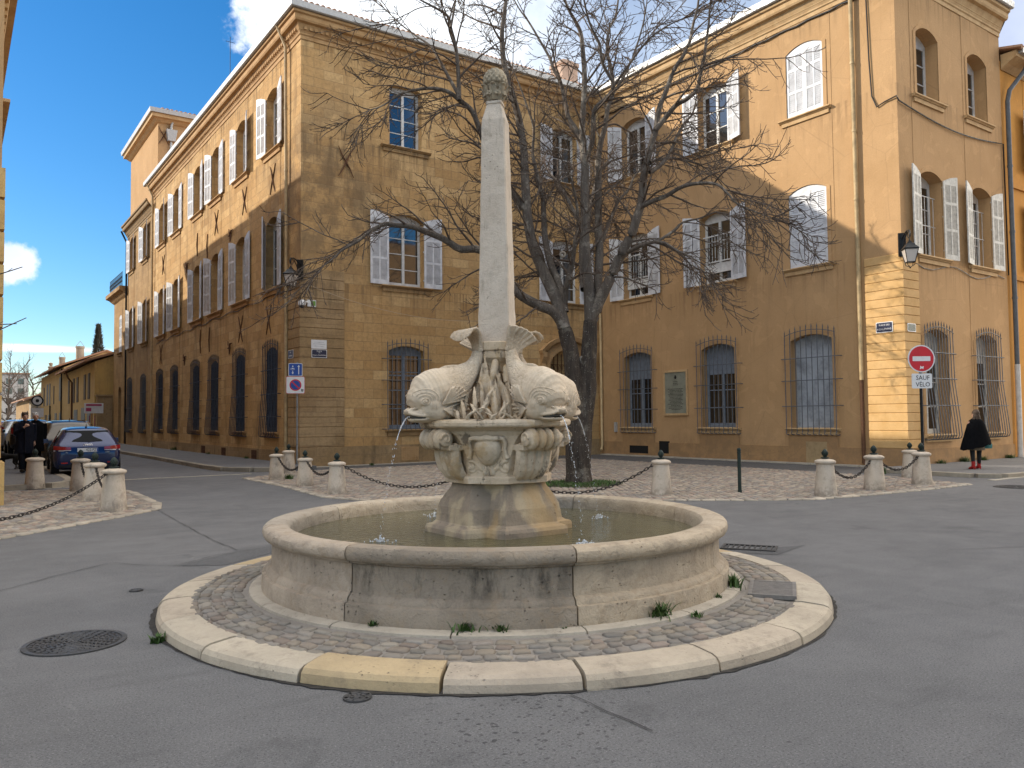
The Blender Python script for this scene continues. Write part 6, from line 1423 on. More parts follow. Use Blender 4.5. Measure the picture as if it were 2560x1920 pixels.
LIMBS = [
('trunkL',0.33,0.17,[(7.94,8.39,-0.05),(7.90,8.39,0.56),(7.89,8.38,1.40),(7.86,8.37,2.22),(7.77,8.41,3.14),(7.65,8.47,3.66)]),
('trunkR',0.33,0.17,[(7.96,8.38,-0.05),(8.00,8.37,0.65),(8.06,8.35,1.40),(8.18,8.29,2.16),(8.19,8.29,2.68),(8.25,8.27,3.37),(8.29,8.27,3.87)]),
('L0',0.13,0.012,[(7.65,8.47,3.66),(7.39,8.50,4.02),(7.04,8.60,4.16),(6.72,8.67,4.30),(6.44,8.72,4.48),(6.04,8.85,5.03),(5.63,8.98,5.38),(5.21,9.13,5.38),(4.85,9.23,5.58),(4.46,9.35,5.72),(4.12,9.44,5.82),(3.81,9.51,5.81),(3.53,9.55,5.81),(3.22,9.62,5.61),(2.95,9.66,5.38),(2.63,9.73,5.17),(2.45,9.70,4.99),(2.22,9.72,4.79)]),
('L1',0.16,0.03,[(7.65,8.47,3.66),(7.55,8.56,4.24),(7.47,8.64,4.51),(7.31,8.78,4.99),(7.12,8.94,5.64),(7.03,9.02,6.27),(7.01,9.06,6.92),(7.00,9.09,7.56),(7.00,9.11,7.95),(6.93,9.19,8.70),(6.78,9.31,9.45),(6.67,9.41,10.04),(6.64,9.45,10.51),(6.65,9.47,10.96),(6.72,9.45,11.47),(6.81,9.40,12.32),(6.80,9.44,13.03)]),
('L1b',0.09,0.01,[(6.94,9.09,6.54),(6.67,9.11,6.86),(6.27,9.23,7.44),(5.93,9.30,8.16),(5.68,9.31,8.68),(5.36,9.37,8.91),(5.08,9.40,9.05),(4.72,9.49,9.08),(4.35,9.58,8.99),(3.99,9.67,8.84),(3.63,9.75,8.54),(3.32,9.80,8.38)]),
('L1c',0.055,0.012,[(5.24,9.18,8.82),(5.22,9.18,9.46),(5.17,9.20,10.02),(5.07,9.25,10.49),(5.00,9.28,10.76),(4.72,9.47,10.98),(4.49,9.61,11.12),(4.10,9.86,11.40)]),
('L1d',0.045,0.01,[(5.30,9.27,8.95),(5.21,9.62,9.53),(5.14,9.95,10.06),(5.10,10.26,10.47),(4.94,10.66,10.83),(4.73,11.09,11.25),(4.51,11.53,11.77)]),
('L1e',0.03,0.01,[(5.04,9.20,10.46),(5.17,9.28,10.89),(5.30,9.35,11.43),(5.43,9.42,11.98)]),
('L2',0.1,0.012,[(7.67,8.46,4.04),(7.66,8.64,4.68),(7.58,8.87,5.25),(7.57,9.05,5.86),(7.63,9.18,6.48),(7.71,9.30,6.92),(7.73,9.45,7.29),(7.72,9.63,7.85),(7.76,9.78,8.25),(7.87,9.87,8.92),(7.83,10.08,9.52),(7.76,10.30,10.13),(7.68,10.53,10.67)]),
('L3',0.08,0.012,[(7.71,8.55,4.06),(7.61,8.31,4.63),(7.55,8.04,5.05),(7.46,7.78,5.61),(7.35,7.54,5.85),(7.15,7.37,6.38),(6.88,7.25,6.85),(6.58,7.14,7.12)]),
('M1',0.145,0.025,[(8.29,8.27,3.87),(8.28,8.29,4.53),(8.24,8.33,5.17),(8.23,8.36,5.81),(8.25,8.36,6.46),(8.26,8.37,7.11),(8.28,8.37,7.54),(8.26,8.40,7.99),(8.25,8.43,8.44),(8.29,8.42,9.04),(8.33,8.40,9.78),(8.32,8.43,10.38),(8.29,8.47,10.91),(8.18,8.56,11.25),(8.05,8.67,11.58),(7.91,8.78,12.17)]),
('M1b',0.07,0.012,[(8.26,8.41,7.99),(8.19,8.58,8.54),(8.11,8.76,8.87),(8.11,8.88,9.30),(8.08,9.03,9.86),(8.00,9.20,10.24),(7.99,9.33,10.56),(7.86,9.55,11.05),(7.69,9.79,11.59),(7.55,10.01,11.99),(7.38,10.25,12.58)]),
('M1c',0.07,0.015,[(8.30,8.38,7.77),(8.36,8.19,8.15),(8.31,8.08,8.64),(8.28,7.96,8.89),(8.44,7.69,9.13),(8.47,7.53,9.36),(8.19,7.58,9.80),(8.05,7.53,10.22),(7.80,7.56,10.63),(7.61,7.54,11.14),(7.50,7.47,11.63)]),
('M2',0.12,0.018,[(8.30,8.26,3.78),(8.50,8.21,4.22),(8.55,8.26,4.87),(8.63,8.29,5.53),(8.66,8.35,6.19),(8.72,8.40,6.87),(8.77,8.45,7.54),(8.81,8.50,7.82),(8.91,8.52,8.29),(9.06,8.50,8.78),(9.17,8.51,9.26),(9.32,8.49,9.66),(9.36,8.55,10.25),(9.32,8.66,10.80),(9.41,8.69,11.40),(9.59,8.65,11.75),(9.71,8.65,12.25),(9.81,8.67,13.03)]),
('M2b',0.04,0.012,[(9.27,8.44,9.62),(9.65,8.41,10.17),(10.05,8.38,10.98),(10.37,8.40,11.81),(10.61,8.47,12.66)]),
('M2c',0.035,0.01,[(9.30,8.41,9.83),(9.54,8.00,10.39),(9.73,7.63,10.80),(9.90,7.26,11.00),(10.15,6.84,11.14)]),
('R',0.14,0.02,[(8.29,8.27,3.87),(8.45,8.10,4.34),(8.52,8.00,4.57),(8.65,7.85,4.97),(8.80,7.69,5.44),(8.96,7.52,5.87),(9.04,7.41,6.26),(9.11,7.30,6.67),(9.11,7.25,7.12),(9.14,7.18,7.42),(9.13,7.13,7.56),(9.19,7.03,7.97),(9.24,6.94,8.25),(9.28,6.86,8.74),(9.39,6.73,9.15),(9.51,6.59,9.61),(9.64,6.44,9.90),(9.75,6.31,10.23),(9.79,6.23,10.63),(9.85,6.13,11.03),(9.86,6.06,11.62)]),
('Rb',0.065,0.015,[(9.19,6.90,8.23),(9.32,6.68,8.50),(9.43,6.46,8.73),(9.56,6.24,8.83),(9.65,6.04,9.00),(9.64,5.91,9.29),(9.63,5.79,9.60),(9.59,5.68,9.94),(9.56,5.57,10.30),(9.50,5.47,10.65),(9.50,5.34,11.08)]),
('Rc',0.05,0.012,[(9.06,6.99,7.23),(9.38,6.95,7.44),(9.67,6.91,7.80),(9.91,6.92,8.22),(10.18,6.90,8.60),(10.44,6.90,8.86),(10.62,6.94,9.21),(10.76,7.02,9.48)]),
('Rd',0.06,0.01,[(8.98,7.17,6.46),(9.04,6.88,6.53),(9.15,6.57,6.59),(9.25,6.25,6.71),(9.34,5.94,6.74),(9.48,5.60,6.70),(9.50,5.34,6.59),(9.51,5.09,6.34),(9.51,4.85,6.07),(9.71,4.46,5.81),(9.76,4.18,5.66)]),
('Re',0.055,0.01,[(8.85,7.51,5.44),(8.82,7.12,5.49),(8.78,6.74,5.50),(8.79,6.33,5.43),(8.77,5.94,5.19),(8.73,5.56,4.99),(8.68,5.18,4.66)]),
('Rg',0.035,0.01,[(8.87,6.64,5.50),(9.24,6.48,5.76),(9.50,6.39,5.99),(9.87,6.23,6.10),(10.25,6.06,6.26),(10.61,5.90,6.19)]),
('Rf',0.035,0.01,[(9.07,6.98,7.47),(9.63,6.96,7.66),(10.19,6.93,7.70),(10.73,6.92,7.67),(11.27,6.91,7.49),(11.83,6.88,7.17)]),
('P',0.05,0.012,[(8.74,8.32,5.86),(8.94,8.39,6.13),(9.18,8.44,6.54),(9.46,8.45,6.99),(9.78,8.44,7.30),(10.01,8.49,7.66),(10.31,8.50,7.95),(10.73,8.41,8.32),(11.21,8.29,9.01)]),]
# ------------------------------------------------------------------ trees
def m_bark(name, c1, c2, pale):
    m = mat(name, c1, .95, spec=.15); g = NT(m); P = g.pos()
    f = g.noise(g.vmul(P,(14,14,2.2)), 1., 7, .7, .6); c = g.mix(g.ramp(f,.35,.65), c1, c2)
    c = g.mix(g.math('MULTIPLY', g.ramp(g.noise(P,2.2,6,.7),.53,.66), .8), c, pale); c = g.mix(g.ramp(g.noise(P,40,2,.5),.69,.72), c, (.42,.40,.36))
    g.col(c); g.bump(f, .9, .05); return m
BARK = m_bark('bark', (.038,.031,.026), (.078,.062,.049), (.17,.15,.12)); TWIG = m_bark('twig_bark', (.085,.062,.048), (.13,.10,.078), (.22,.19,.16)); BARK2 = m_bark('limb_bark', (.085,.070,.058), (.14,.118,.098), (.29,.255,.21)); FARB = mat('far_bark', (.12,.09,.07), .95)
def fast_tubes(name, items, n, m, parent=None):
    """many thin tapering tubes in one mesh: items = [(points, r0, r1)]"""
    V = []; F = []; o = 0; ca = [(math.cos(2*math.pi*j/n), math.sin(2*math.pi*j/n)) for j in range(n)]
    for pts, r0, r1 in items:
        k = len(pts)
        for i in range(k):
            a, b = pts[max(i-1,0)], pts[min(i+1,k-1)]; tx, ty, tz = b[0]-a[0], b[1]-a[1], b[2]-a[2]; l = math.sqrt(tx*tx+ty*ty+tz*tz)+1e-9; tx/=l; ty/=l; tz/=l
            if abs(tz) < .9: ux, uy, uz = -ty, tx, 0.
            else: ux, uy, uz = 0., -tz, ty
            l = math.sqrt(ux*ux+uy*uy+uz*uz); ux/=l; uy/=l; uz/=l; vx, vy, vz = ty*uz-tz*uy, tz*ux-tx*uz, tx*uy-ty*ux; r = r0+(r1-r0)*i/(k-1); p = pts[i]
            for c, s in ca: V.append((p[0]+r*(ux*c+vx*s), p[1]+r*(uy*c+vy*s), p[2]+r*(uz*c+vz*s)))
        for i in range(k-1):
            for j in range(n): F.append((o+i*n+j, o+i*n+(j+1)%n, o+(i+1)*n+(j+1)%n, o+(i+1)*n+j))
        o += k*n
    me = bpy.data.meshes.new(name); me.from_pydata(V, [], F); me.materials.append(m); me.polygons.foreach_set('use_smooth', [True]*len(F)); me.update(); return obj(name, me, parent)
def smooth_line(pts, sub=4):
    P = [Vector(p) for p in pts]; out = []
    for i in range(len(P)-1):
        a, b, c, d = P[max(i-1,0)], P[i], P[i+1], P[min(i+2,len(P)-1)]
        for k in range(sub):
            t = k/sub; out.append(.5*((2*b)+(c-a)*t+(2*a-5*b+4*c-d)*t*t+(3*b-a-3*c+d)*t*t*t))
    out.append(P[-1]); return out
def grow(rng, p, d, length, r, step, droop, lift, wob):
    pts = [tuple(p)]; n = max(3,int(length/step)); x, y, z = p; dx, dy, dz = d
    for i in range(n):
        f = i/n; dx += rng.gauss(0,wob); dy += rng.gauss(0,wob); dz += rng.gauss(0,wob) + (-droop if f < .55 else lift); l = math.sqrt(dx*dx+dy*dy+dz*dz); dx/=l; dy/=l; dz/=l
        x += dx*step; y += dy*step; z += dz*step; pts.append((x,y,z))
    return pts
def side_dir(rng, a, b, spread):
    t = (Vector(b)-Vector(a)).normalized(); u = t.orthogonal().normalized(); v = t.cross(u); k = rng.uniform(0,6.28); s = u*math.cos(k)+v*math.sin(k); return (t*math.cos(spread)+s*math.sin(spread)).normalized()
def big_tree():
    rng = random.Random(17); t = thing('bare_tree', 'large leafless tree with a forked trunk and wide twiggy crown behind the fountain', 'tree', (7.94,8.39,0))
    mb = MB(); tr = []
    for nm,r0,r1,pts in LIMBS:
        if nm.startswith('trunk'):
            q = smooth_line([(p[0],p[1],max(p[2],-.15) if i == 0 else p[2]) for i,p in enumerate(pts)], 5); n = len(q)
            rr = [(.345*(1-i/n*.0) if i < 2 else (.30 if i < 8 else .235)) for i in range(n)]
            rr = [.36-.10*min(1,i/3.) if i < 6 else .26-.10*min(1,(i-6)/(n-7)) for i in range(n)]; mb.tube(q, rr, 14)
    me = baked(mb, 'trunk', BARK, .03, 4)
    for v in me.vertices:
        p = v.co; k = noise.fractal(Vector((p.x*9,p.y*9,p.z*1.4)), 1., 2., 4)*.022; v.co += v.normal*k
    tr = obj('trunk', me, t)
    mb = MB()
    for x_,y_,z_ in ((1481,835,0),):
        pass
    lim = []; sec = []; ter = []; twg = []
    for nm,r0,r1,pts in LIMBS:
        if nm.startswith('trunk'): continue
        q = [tuple(p) for p in smooth_line(pts, 4)]; lim.append((q,r0,r1)); L = [0]
        for a,b in zip(q,q[1:]): L.append(L[-1]+math.dist(a,b))
        s = max(.35, L[-1]*.10)+rng.uniform(0,.3)
        while s < L[-1]:
            i = next(j for j in range(len(L)) if L[j] >= s); f = s/L[-1]; a, b = q[max(i-1,0)], q[i]
            if b[2] > 3.0:
                out = Vector((b[0]-7.94, b[1]-8.39, 0)); out = out.normalized() if out.length > .3 else Vector((rng.gauss(0,1),rng.gauss(0,1),0)).normalized()
                d = side_dir(rng, a, b, rng.uniform(.6,1.15)); d = (d*1.0+out*.45+Vector((0,0,.05))).normalized(); ln = rng.uniform(.8,2.3)*(1.1-.35*f)
                rb = min(.030, (r0+(r1-r0)*f)*.55); rb = max(.012, rb); g_ = grow(rng, b, d, ln, rb, .14, .045, .05, .085); sec.append((g_,rb,.009))
            s += rng.uniform(.16,.42)
        e = q[-1]; dd = (Vector(q[-1])-Vector(q[-3])).normalized()
        for k in range(3): g_ = grow(rng, e, (dd+Vector((rng.gauss(0,.3),rng.gauss(0,.3),rng.gauss(0,.3)))).normalized(), rng.uniform(.8,1.6), .012, .14, .02, .06, .07); sec.append((g_,.014,.008))
    for g_, r0, r1 in list(sec):
        for i in range(1,len(g_)):
            for rep in range(1 if i < len(g_)*.4 else 2):
                if rng.random() < .58:
                    d = side_dir(rng, g_[i-1], g_[i], rng.uniform(.5,1.0)); d = (d+Vector((0,0,-.10))).normalized(); ter.append((grow(rng, g_[i], d, rng.uniform(.25,.85), .01, .095, .07, .17, .06), .0095, .0065))
    for g_, r0, r1 in ter:
        for i in range(1,len(g_)-1):
            if rng.random() < .40: d = side_dir(rng, g_[i-1], g_[i], rng.uniform(.5,.95)); twg.append((grow(rng, g_[i], (d+Vector((0,0,.05))).normalized(), rng.uniform(.10,.28), .006, .06, .02, .28, .05), .0068, .0052))
    print('TREE', len(sec), len(ter), len(twg))
    fast_tubes('limb', lim, 10, BARK2, t); fast_tubes('branch', sec, 5, TWIG, t); fast_tubes('twig', ter+twg, 3, TWIG, t)
    mb = MB()      # pale pruning scars
    for p, d in SCARS: 
        p = Vector(p); d = Vector(d).normalized(); u = d.orthogonal().normalized(); v = d.cross(u); mb.tube([p+(u*math.cos(k*.5236)+v*math.sin(k*.5236))*.055+d*.02 for k in range(13)], .028, 6)
    mb.build('pruning_scar', m_paint('scar_wood', (.30,.26,.21), .9), tr)
SCARS = [((8.05,8.30,2.93),(-.57,-.82,0)),((7.62,8.52,4.35),(-.57,-.82,0)),((7.62,8.45,5.4),(-.57,-.82,0))]
LIMBS += [('limb',.07,.012,[(8.15,8.35,4.6),(8.9,9.3,5.6),(10.0,10.6,6.6),(11.0,11.7,7.2),(11.8,12.3,7.6)]),('limb',.06,.012,[(8.3,8.4,5.6),(9.3,9.4,6.9),(10.6,10.6,8.2),(11.7,11.3,9.2),(12.4,11.7,9.8)]),('limb',.05,.012,[(8.1,8.5,6.4),(8.7,9.9,7.6),(9.5,11.4,8.5),(10.3,12.6,9.2)])]
big_tree()
def branch_tree(name, label, base, h, spread, seed, r0=.22, n1=16, m=None, cat='tree', group=None, fine=1., z0f=.3):
    rng = random.Random(seed); t = thing(name, label, cat, base, 0, group); bx, by, bz = base
    tk = [(bx+rng.gauss(0,.012*h)*f,by+rng.gauss(0,.012*h)*f,bz-.1+h*.62*f) for f in (0,.1,.25,.45,.7,1)]; fast_tubes('trunk', [(tk,r0,r0*.3)], 8, m or BARK, t); it = []; it2 = []
    q = [tuple(p) for p in smooth_line(tk,4)]
    for i in range(n1):
        k = int(len(q)*(z0f+(1-z0f)*i/n1)); k = min(k,len(q)-2); a = i*2.4+rng.uniform(-.4,.4); el = rng.uniform(.25,1.1); d = (math.cos(a)*math.cos(el),math.sin(a)*math.cos(el),math.sin(el)); L = spread*rng.uniform(.7,1.15)
        g_ = grow(rng, q[k], d, L, .1, L/12, -.02, .05, .10); it.append((g_,r0*.42,r0*.10))
        for j in range(2,len(g_)):
            for _ in range(2):
                if rng.random() < .8:
                    d2 = side_dir(rng,g_[j-1],g_[j],rng.uniform(.5,1.)); g2 = grow(rng,g_[j],d2,L*rng.uniform(.22,.45),.05,L/26,-.02,.06,.10); it.append((g2,r0*.14,r0*.05))
                    for jj in range(1,len(g2)):
                        for _2 in range(int(2*fine)):
                            if rng.random() < .6: it2.append((grow(rng,g2[jj],side_dir(rng,g2[jj-1],g2[jj],rng.uniform(.4,.9)),L*rng.uniform(.08,.18),.02,L/40,-.01,.07,.08),r0*.05,r0*.03))
    fast_tubes('crown', it+it2, 3, m or BARK, t)
branch_tree('bare_tree', 'far leafless tree, left one of the two at the end of the street', (4.0,158,0), 15, 4.6, 3, .32, 15, FARB, 'tree', 'bare trees at the end of the street', .8)
branch_tree('bare_tree', 'far leafless tree, right one of the two at the end of the street', (8.0,160,0), 14.5, 4.4, 8, .32, 15, FARB, 'tree', 'bare trees at the end of the street', .8)
branch_tree('bare_tree', 'pale leafless tree behind the roofs to the right of the conifer', (23.5,168,0), 22, 5.2, 5, .28, 16, m_bark('pale_bark', (.26,.21,.17), (.32,.26,.21), (.40,.35,.3)), 'tree', 'bare trees behind the street roofs', .8)
branch_tree('bare_tree', 'pale leafless tree behind the roofs to the left of the conifer', (15.6,172,0), 19, 4.2, 6, .25, 14, bpy.data.materials['pale_bark'], 'tree', 'bare trees behind the street roofs', .8)
def conifer():
    rng = random.Random(2); t = thing('conifer_tree', 'narrow dark conifer rising above the far roofs', 'tree', (19.3,168,0)); fast_tubes('trunk', [([(19.3,168,0),(19.3,168,10),(19.3,168,20)],.3,.05)], 6, BARK, t); mb = MB()
    for i in range(2600):
        f = rng.random()**.8; z = 6+14.6*f; r = (1.75*(1-f)**.75+.12)*math.sqrt(rng.random()); a = rng.uniform(0,6.28); p = Vector((19.3+r*math.cos(a),168+r*math.sin(a),z)); d = Vector((math.cos(a),math.sin(a),rng.uniform(.6,2.))).normalized(); s = d.orthogonal().normalized()*.12; l = rng.uniform(.3,.7); mb.add([p-s,p+s,p+d*l],[(0,1,2)])
    mb.build('crown', m_paint('conifer_green', (.10,.085,.055), .9, .5, 3), t, fix=False)
conifer()
def near_left():
    rng = random.Random(31); t = thing('bare_tree', 'leafless tree outside the left edge whose twig tips reach into the frame', 'tree', (-6.3,5.9,0)); fast_tubes('trunk', [([(-6.3,5.9,-.1),(-6.28,5.95,1.2),(-6.35,5.9,2.6),(-6.2,6.0,4.2)],.16,.08)], 10, BARK, t); it = []
    for tip,mid in (((-3.36,6.75,3.72),(-4.4,6.5,3.15)),((-3.30,6.8,3.02),(-4.5,6.6,2.35)),((-3.42,6.7,2.92),(-4.4,6.5,2.75))):
        q = [tuple(p) for p in smooth_line([(-6.3,5.9,2.2),(-5.4,6.3,2.3),mid,tip],6)]; it.append((q,.03,.006))
        for j in range(12,len(q)-1,2): it.append((grow(rng,q[j],side_dir(rng,q[j-1],q[j],.9),rng.uniform(.08,.22),.004,.04,.0,.1,.06),.005,.0035))
    for k in range(9): it.append((grow(rng,(-6.25,5.95,3.4+.1*k),(math.cos(k*2.2+2),math.sin(k*2.2+2),.6),1.6,.02,.15,-.02,.02,.06),.03,.008))
    fast_tubes('crown', it, 5, TWIG, t)
near_left()
# ------------------------------------------------------------------ parked cars
TYRE = mat('tyre', (.012,.012,.012), .8); RIM = m_metal('alloy', (.35,.36,.37), .35, .8, .2); CGLASS = mat('car_glass', (.008,.009,.011), .05, spec=.06); TRIM = mat('black_trim', (.012,.012,.013), .5); CHROME = mat('chrome', (.6,.6,.6), .15, 1.)
LAMPR = mat('tail_lamp_red', (.30,.008,.012), .12, spec=.7); LAMPW = mat('tail_lamp_clear', (.45,.42,.42), .15, spec=.7)
def paint(name, c, metal=.35):
    m = mat(name, c, .22, metal, .6); m.node_tree.nodes['Principled BSDF'].inputs['Coat Weight'].default_value = .45; m.node_tree.nodes['Principled BSDF'].inputs['Coat Roughness'].default_value = .04; return m
def car(label, x, y, rz, L, W2, H, pm, style='hatch', roof=None, tail=None, group='cars parked along the left kerb'):
    """local: rear bumper at y = 0, nose at y = L, centre line x = 0"""
    t = thing('parked_car', label, 'car', (x,y,0), rz, group); k = H/1.42; w = W2/.87
    st = [(0,.66,.42,.66,.67,.56),(.015,.74,.34,.74,.75,.60),(.05,.80,.28,.86,.87,.64),(.12,.845,.24,.935,.95,.70),(.20,.862,.21,.95,1.04,.685),(.36,.868,.20,.955,1.22,.645),(.52,.87,.20,.957,1.35,.61),(.70,.87,.20,.955,1.392,.60),(1.1,.87,.2,.95,1.415,.605),(1.6,.87,.2,.945,1.42,.605),(2.1,.87,.2,.93,1.395,.59),(2.5,.87,.2,.91,1.22,.62),(2.88,.865,.2,.89,.94,.66),(3.4,.845,.2,.81,.84,.62),(3.75,.80,.22,.70,.73,.56),(3.9,.74,.28,.58,.60,.5),(3.95,.66,.36,.50,.51,.45)]
    if style == 'suv': st = [(a,b,c+.06,d,(e if e < d+.03 else d+(e-d)*1.04),f+.03*(e > d+.1)) for a,b,c,d,e,f in st]
    sc = L/3.95; Z = lambda z: z*k; rings = []
    for (yy,ww,zb,be,ro,wr) in st:
        ww *= w; wr *= w; gap = ro-be
        half = [(0,zb),(ww*.80,zb),(ww*.96,zb+.06),(ww,(zb+be)*.5-.04),(ww*.995,be-.16),(ww*.965,be-.03),(ww*.93 if gap > .1 else ww*.85,be+min(.012,gap*.4)),(wr+(ww*.93-wr)*.35 if gap > .1 else wr*1.06,be+gap*.62),(wr,ro-.05*min(1,gap*3)),(wr*.86,ro-.012*min(1,gap*5)),(wr*.45,ro+.012*min(1,gap*5)),(0,ro+.018*min(1,gap*5))]
        rings.append([(a,yy*sc,Z(b)) for a,b in half]+[(-a,yy*sc,Z(b)) for a,b in half[-2:0:-1]])
    mb = MB(); mb.loft(rings,0,True); me = mb.mesh('body', pm); body = obj('body', me, t, (0,0,0)); m = body.modifiers.new('s','SUBSURF'); m.levels = m.render_levels = 2
    def surf(yy, fz, off=.012):
        """point on the body side: fz 0 belt .. 1 roof edge"""
        for (a,b) in zip(st,st[1:]):
            if a[0] <= yy <= b[0]:
                f = (yy-a[0])/(b[0]-a[0]); q = [a[i]+(b[i]-a[i])*f for i in range(6)]; ww, be, ro, wr = q[1]*w, q[3], q[4], q[5]*w
                x0 = ww*.93; xs = x0+(wr-x0)*(1.-(1-fz)**1.0)*.97; return xs+off, Z(be+.02+(ro-.07-be-.02)*fz)
    for s in (-1,1):
        mb = MB()
        for y0,y1 in ((.50,.92),(.98,1.62),(1.68,2.42)):
            a = [surf(y,0) for y in (y0,(y0+y1)/2,y1)]; b = [surf(y,.93) for y in (max(y0,.62) if y0 < .6 else y0,(y0+y1)/2,min(y1,2.24))]; ys = (y0,(y0+y1)/2,y1); yt = (max(y0,.62) if y0 < .6 else y0,(y0+y1)/2,min(y1,2.24))
            vs = [(s*p[0],yy*sc,p[1]) for p,yy in zip(a,ys)]+[(s*p[0],yy*sc,p[1]) for p,yy in zip(b,yt)]; mb.add(vs,[(0,1,4,3),(1,2,5,4)],0,True)
        obj('side_window', mb.mesh('side_window', CGLASS, False), t, (0,0,0))
    def cap(name, y0, z0, w0, y1, z1, w1, m, dy, rows=6):
        mb = MB(); rr = []
        for i in range(rows+1):
            f = i/rows; rr.append([( (w0+(w1-w0)*f)*u*w, (y0+(y1-y0)*f)*sc+dy*(1)+.045*u*u*(1 if dy < 0 else -1), Z(z0+(z1-z0)*f)+.0) for u in (-1,-.6,-.2,.2,.6,1)])
        vs = [p for r in rr for p in r]; mb.add(vs,[(i*6+j,i*6+j+1,(i+1)*6+j+1,(i+1)*6+j) for i in range(rows) for j in range(5)],0,True); return obj(name, mb.mesh(name, m, False), t, (0,0,0))
    rw = cap('rear_window', .175,1.005,.60, .47,1.315,.545, CGLASS, -.028); cap('windscreen', 2.84,.955,.66, 2.25,1.33,.56, CGLASS, .03)
    mb = MB(); mb.tube([(.02,.14*sc,Z(1.0)),(.18,.19*sc,Z(1.03)),(.30,.22*sc,Z(1.06))], .012, 5); obj('rear_wiper', mb.mesh('rear_wiper', TRIM), rw, (0,0,0))
    if roof:
        mb = MB(); pts = [(yy*sc, Z(ro)+.008, wr*w*.80) for yy,ww,zb,be,ro,wr in st if .68 <= yy <= 1.65]; vs = []
        for yy,z,x_ in pts: vs += [(-x_,yy,z-.004),(0,yy,z+.008),(x_,yy,z-.004)]
        mb.add(vs,[(3*i+j,3*i+j+1,3*i+j+4,3*i+j+3) for i in range(len(pts)-1) for j in (0,1)],0,True); obj('sunroof', mb.mesh('sunroof', CGLASS, False), t, (0,0,0))
    mb = MB(); mb.tube([(0,.74*sc,Z(1.40)),(0,.66*sc,Z(1.50))], .010, 5); mb.tube([(0,.70*sc,Z(1.395)),(0,.78*sc,Z(1.41))], .03, 6); obj('roof_aerial', mb.mesh('roof_aerial', TRIM), t, (0,0,0))
    for s in (-1,1):
        if tail == 'tall': z0, z1, x0, x1 = .80,1.16,.70,.82
        else: z0, z1, x0, x1 = .74,.90,.42,.845
        mb = MB(); n = 6
        for mi,(a,b) in enumerate(((.0,.72),(.72,1.0))):
            za, zb_ = z1-(z1-z0)*a, z1-(z1-z0)*b; vs = []
            for i in range(n+1):
                f = i/n; xx = x0+(x1-x0)*f; y = -.018+.13*f**2.6 if tail != 'tall' else .05+.10*f; e = (1-f)*.045; vs += [(s*xx*w,y*sc,Z(za-e*(1-a))),(s*xx*w,(y-.008)*sc,Z(zb_+ (.02*(1-f) if mi else 0)))]
            mb.add(vs,[(2*i,2*i+1,2*i+3,2*i+2) for i in range(n)],mi,True)
        obj('tail_lamp', mb.mesh('tail_lamp', [LAMPR,LAMPW], False), t, (0,0,0))
        mb = MB(); mb.loft([[(s*.90*w,y,z),(s*1.02*w,y,z-.01),(s*1.02*w,y,z+.12),(s*.90*w,y,z+.12)] for y,z in ((2.30*sc,Z(.94)),(2.42*sc,Z(.945)))]); obj('wing_mirror', mb.mesh('wing_mirror', pm), t, (0,0,0))
        for yy in (.66,3.14):
            mb = MB(); R = .315 if style != 'suv' else .345; vs = [(.155,0),(.155,.0)]; prof = [(R*.62,.0),(R*.66,.02),(R*.93,.02),(R,.0),(R,-.17),(R*.6,-.19)]
            P = len(prof); vs = []; N = 28
            for j in range(N):
                a = 2*math.pi*j/N
                for r,o in prof: vs.append((s*(.868*w+o), yy*sc+r*math.cos(a), R+r*math.sin(a)))
            mb.add(vs,[(j*P+i,((j+1)%N)*P+i,((j+1)%N)*P+i+1,j*P+i+1) for j in range(N) for i in range(P-1)],0,True); wh = obj('wheel', mb.mesh('wheel', TYRE, False), t, (0,0,0))
            mb = MB()
            for i in range(5):
                a = i*1.2566; c, s_ = math.cos(a), math.sin(a); mb.tube([(s*(.868*w+.004),yy*sc+.04*c,R+.04*s_),(s*(.868*w+.002),yy*sc+R*.63*c,R+R*.63*s_)], [.035,.025], 6)
            mb.tube([(s*(.868*w),yy*sc+R*.63*math.cos(q*.3),R+R*.63*math.sin(q*.3)) for q in range(22)], .016, 6); mb.tube([(s*(.868*w-.1),yy*sc,R),(s*(.868*w+.012),yy*sc,R)], .045, 10); obj('rim', mb.mesh('rim', RIM), wh, (0,0,0))
            mb = MB(); mb.tube([(s*(.868*w-.012),yy*sc+(R+.045)*math.cos(q*math.pi/12),R+(R+.045)*math.sin(q*math.pi/12)) for q in range(13)], .030, 6); obj('wheel_arch', mb.mesh('wheel_arch', TRIM), t, (0,0,0))
    mb = MB(); mb.loft([[(u*.70*w,(-.012+.05*u*u)*sc,Z(z)) for u in (-1,-.5,0,.5,1)]+[(u*.70*w,(.06+.05*u*u)*sc,Z(z)) for u in (1,.5,0,-.5,-1)] for z in (.29,.42)]); obj('rear_bumper_insert', mb.mesh('rear_bumper_insert', TRIM), t, (0,0,0))
    mb = MB()
    for s in (-1,1): mb.box(min(s*.50,s*.66),max(s*.50,s*.66),-.012,.03,Z(.40),Z(.435))
    obj('reflector', mb.mesh('reflector', LAMPR), t, (0,0,0))
    mb = MB(); mb.box(-.26,.26,-.024,-.005,Z(.715),Z(.715)+.112); p_ = obj('number_plate', mb.mesh('number_plate', SWHITE), t, (0,0,0))
    return t, p_, Z
BLUEC = paint('dark_blue_paint_car', (.008,.018,.075)); GREYC = paint('anthracite_paint', (.022,.023,.026)); BLACKC = paint('black_paint', (.008,.008,.010)); SILV = paint('silver_paint', (.36,.38,.40), .6); TAUPE = paint('bronze_paint', (.05,.038,.026), .5); REDC = paint('dark_red_paint', (.14,.01,.012)); LBLUE = paint('grey_blue_paint', (.10,.14,.20), .5)
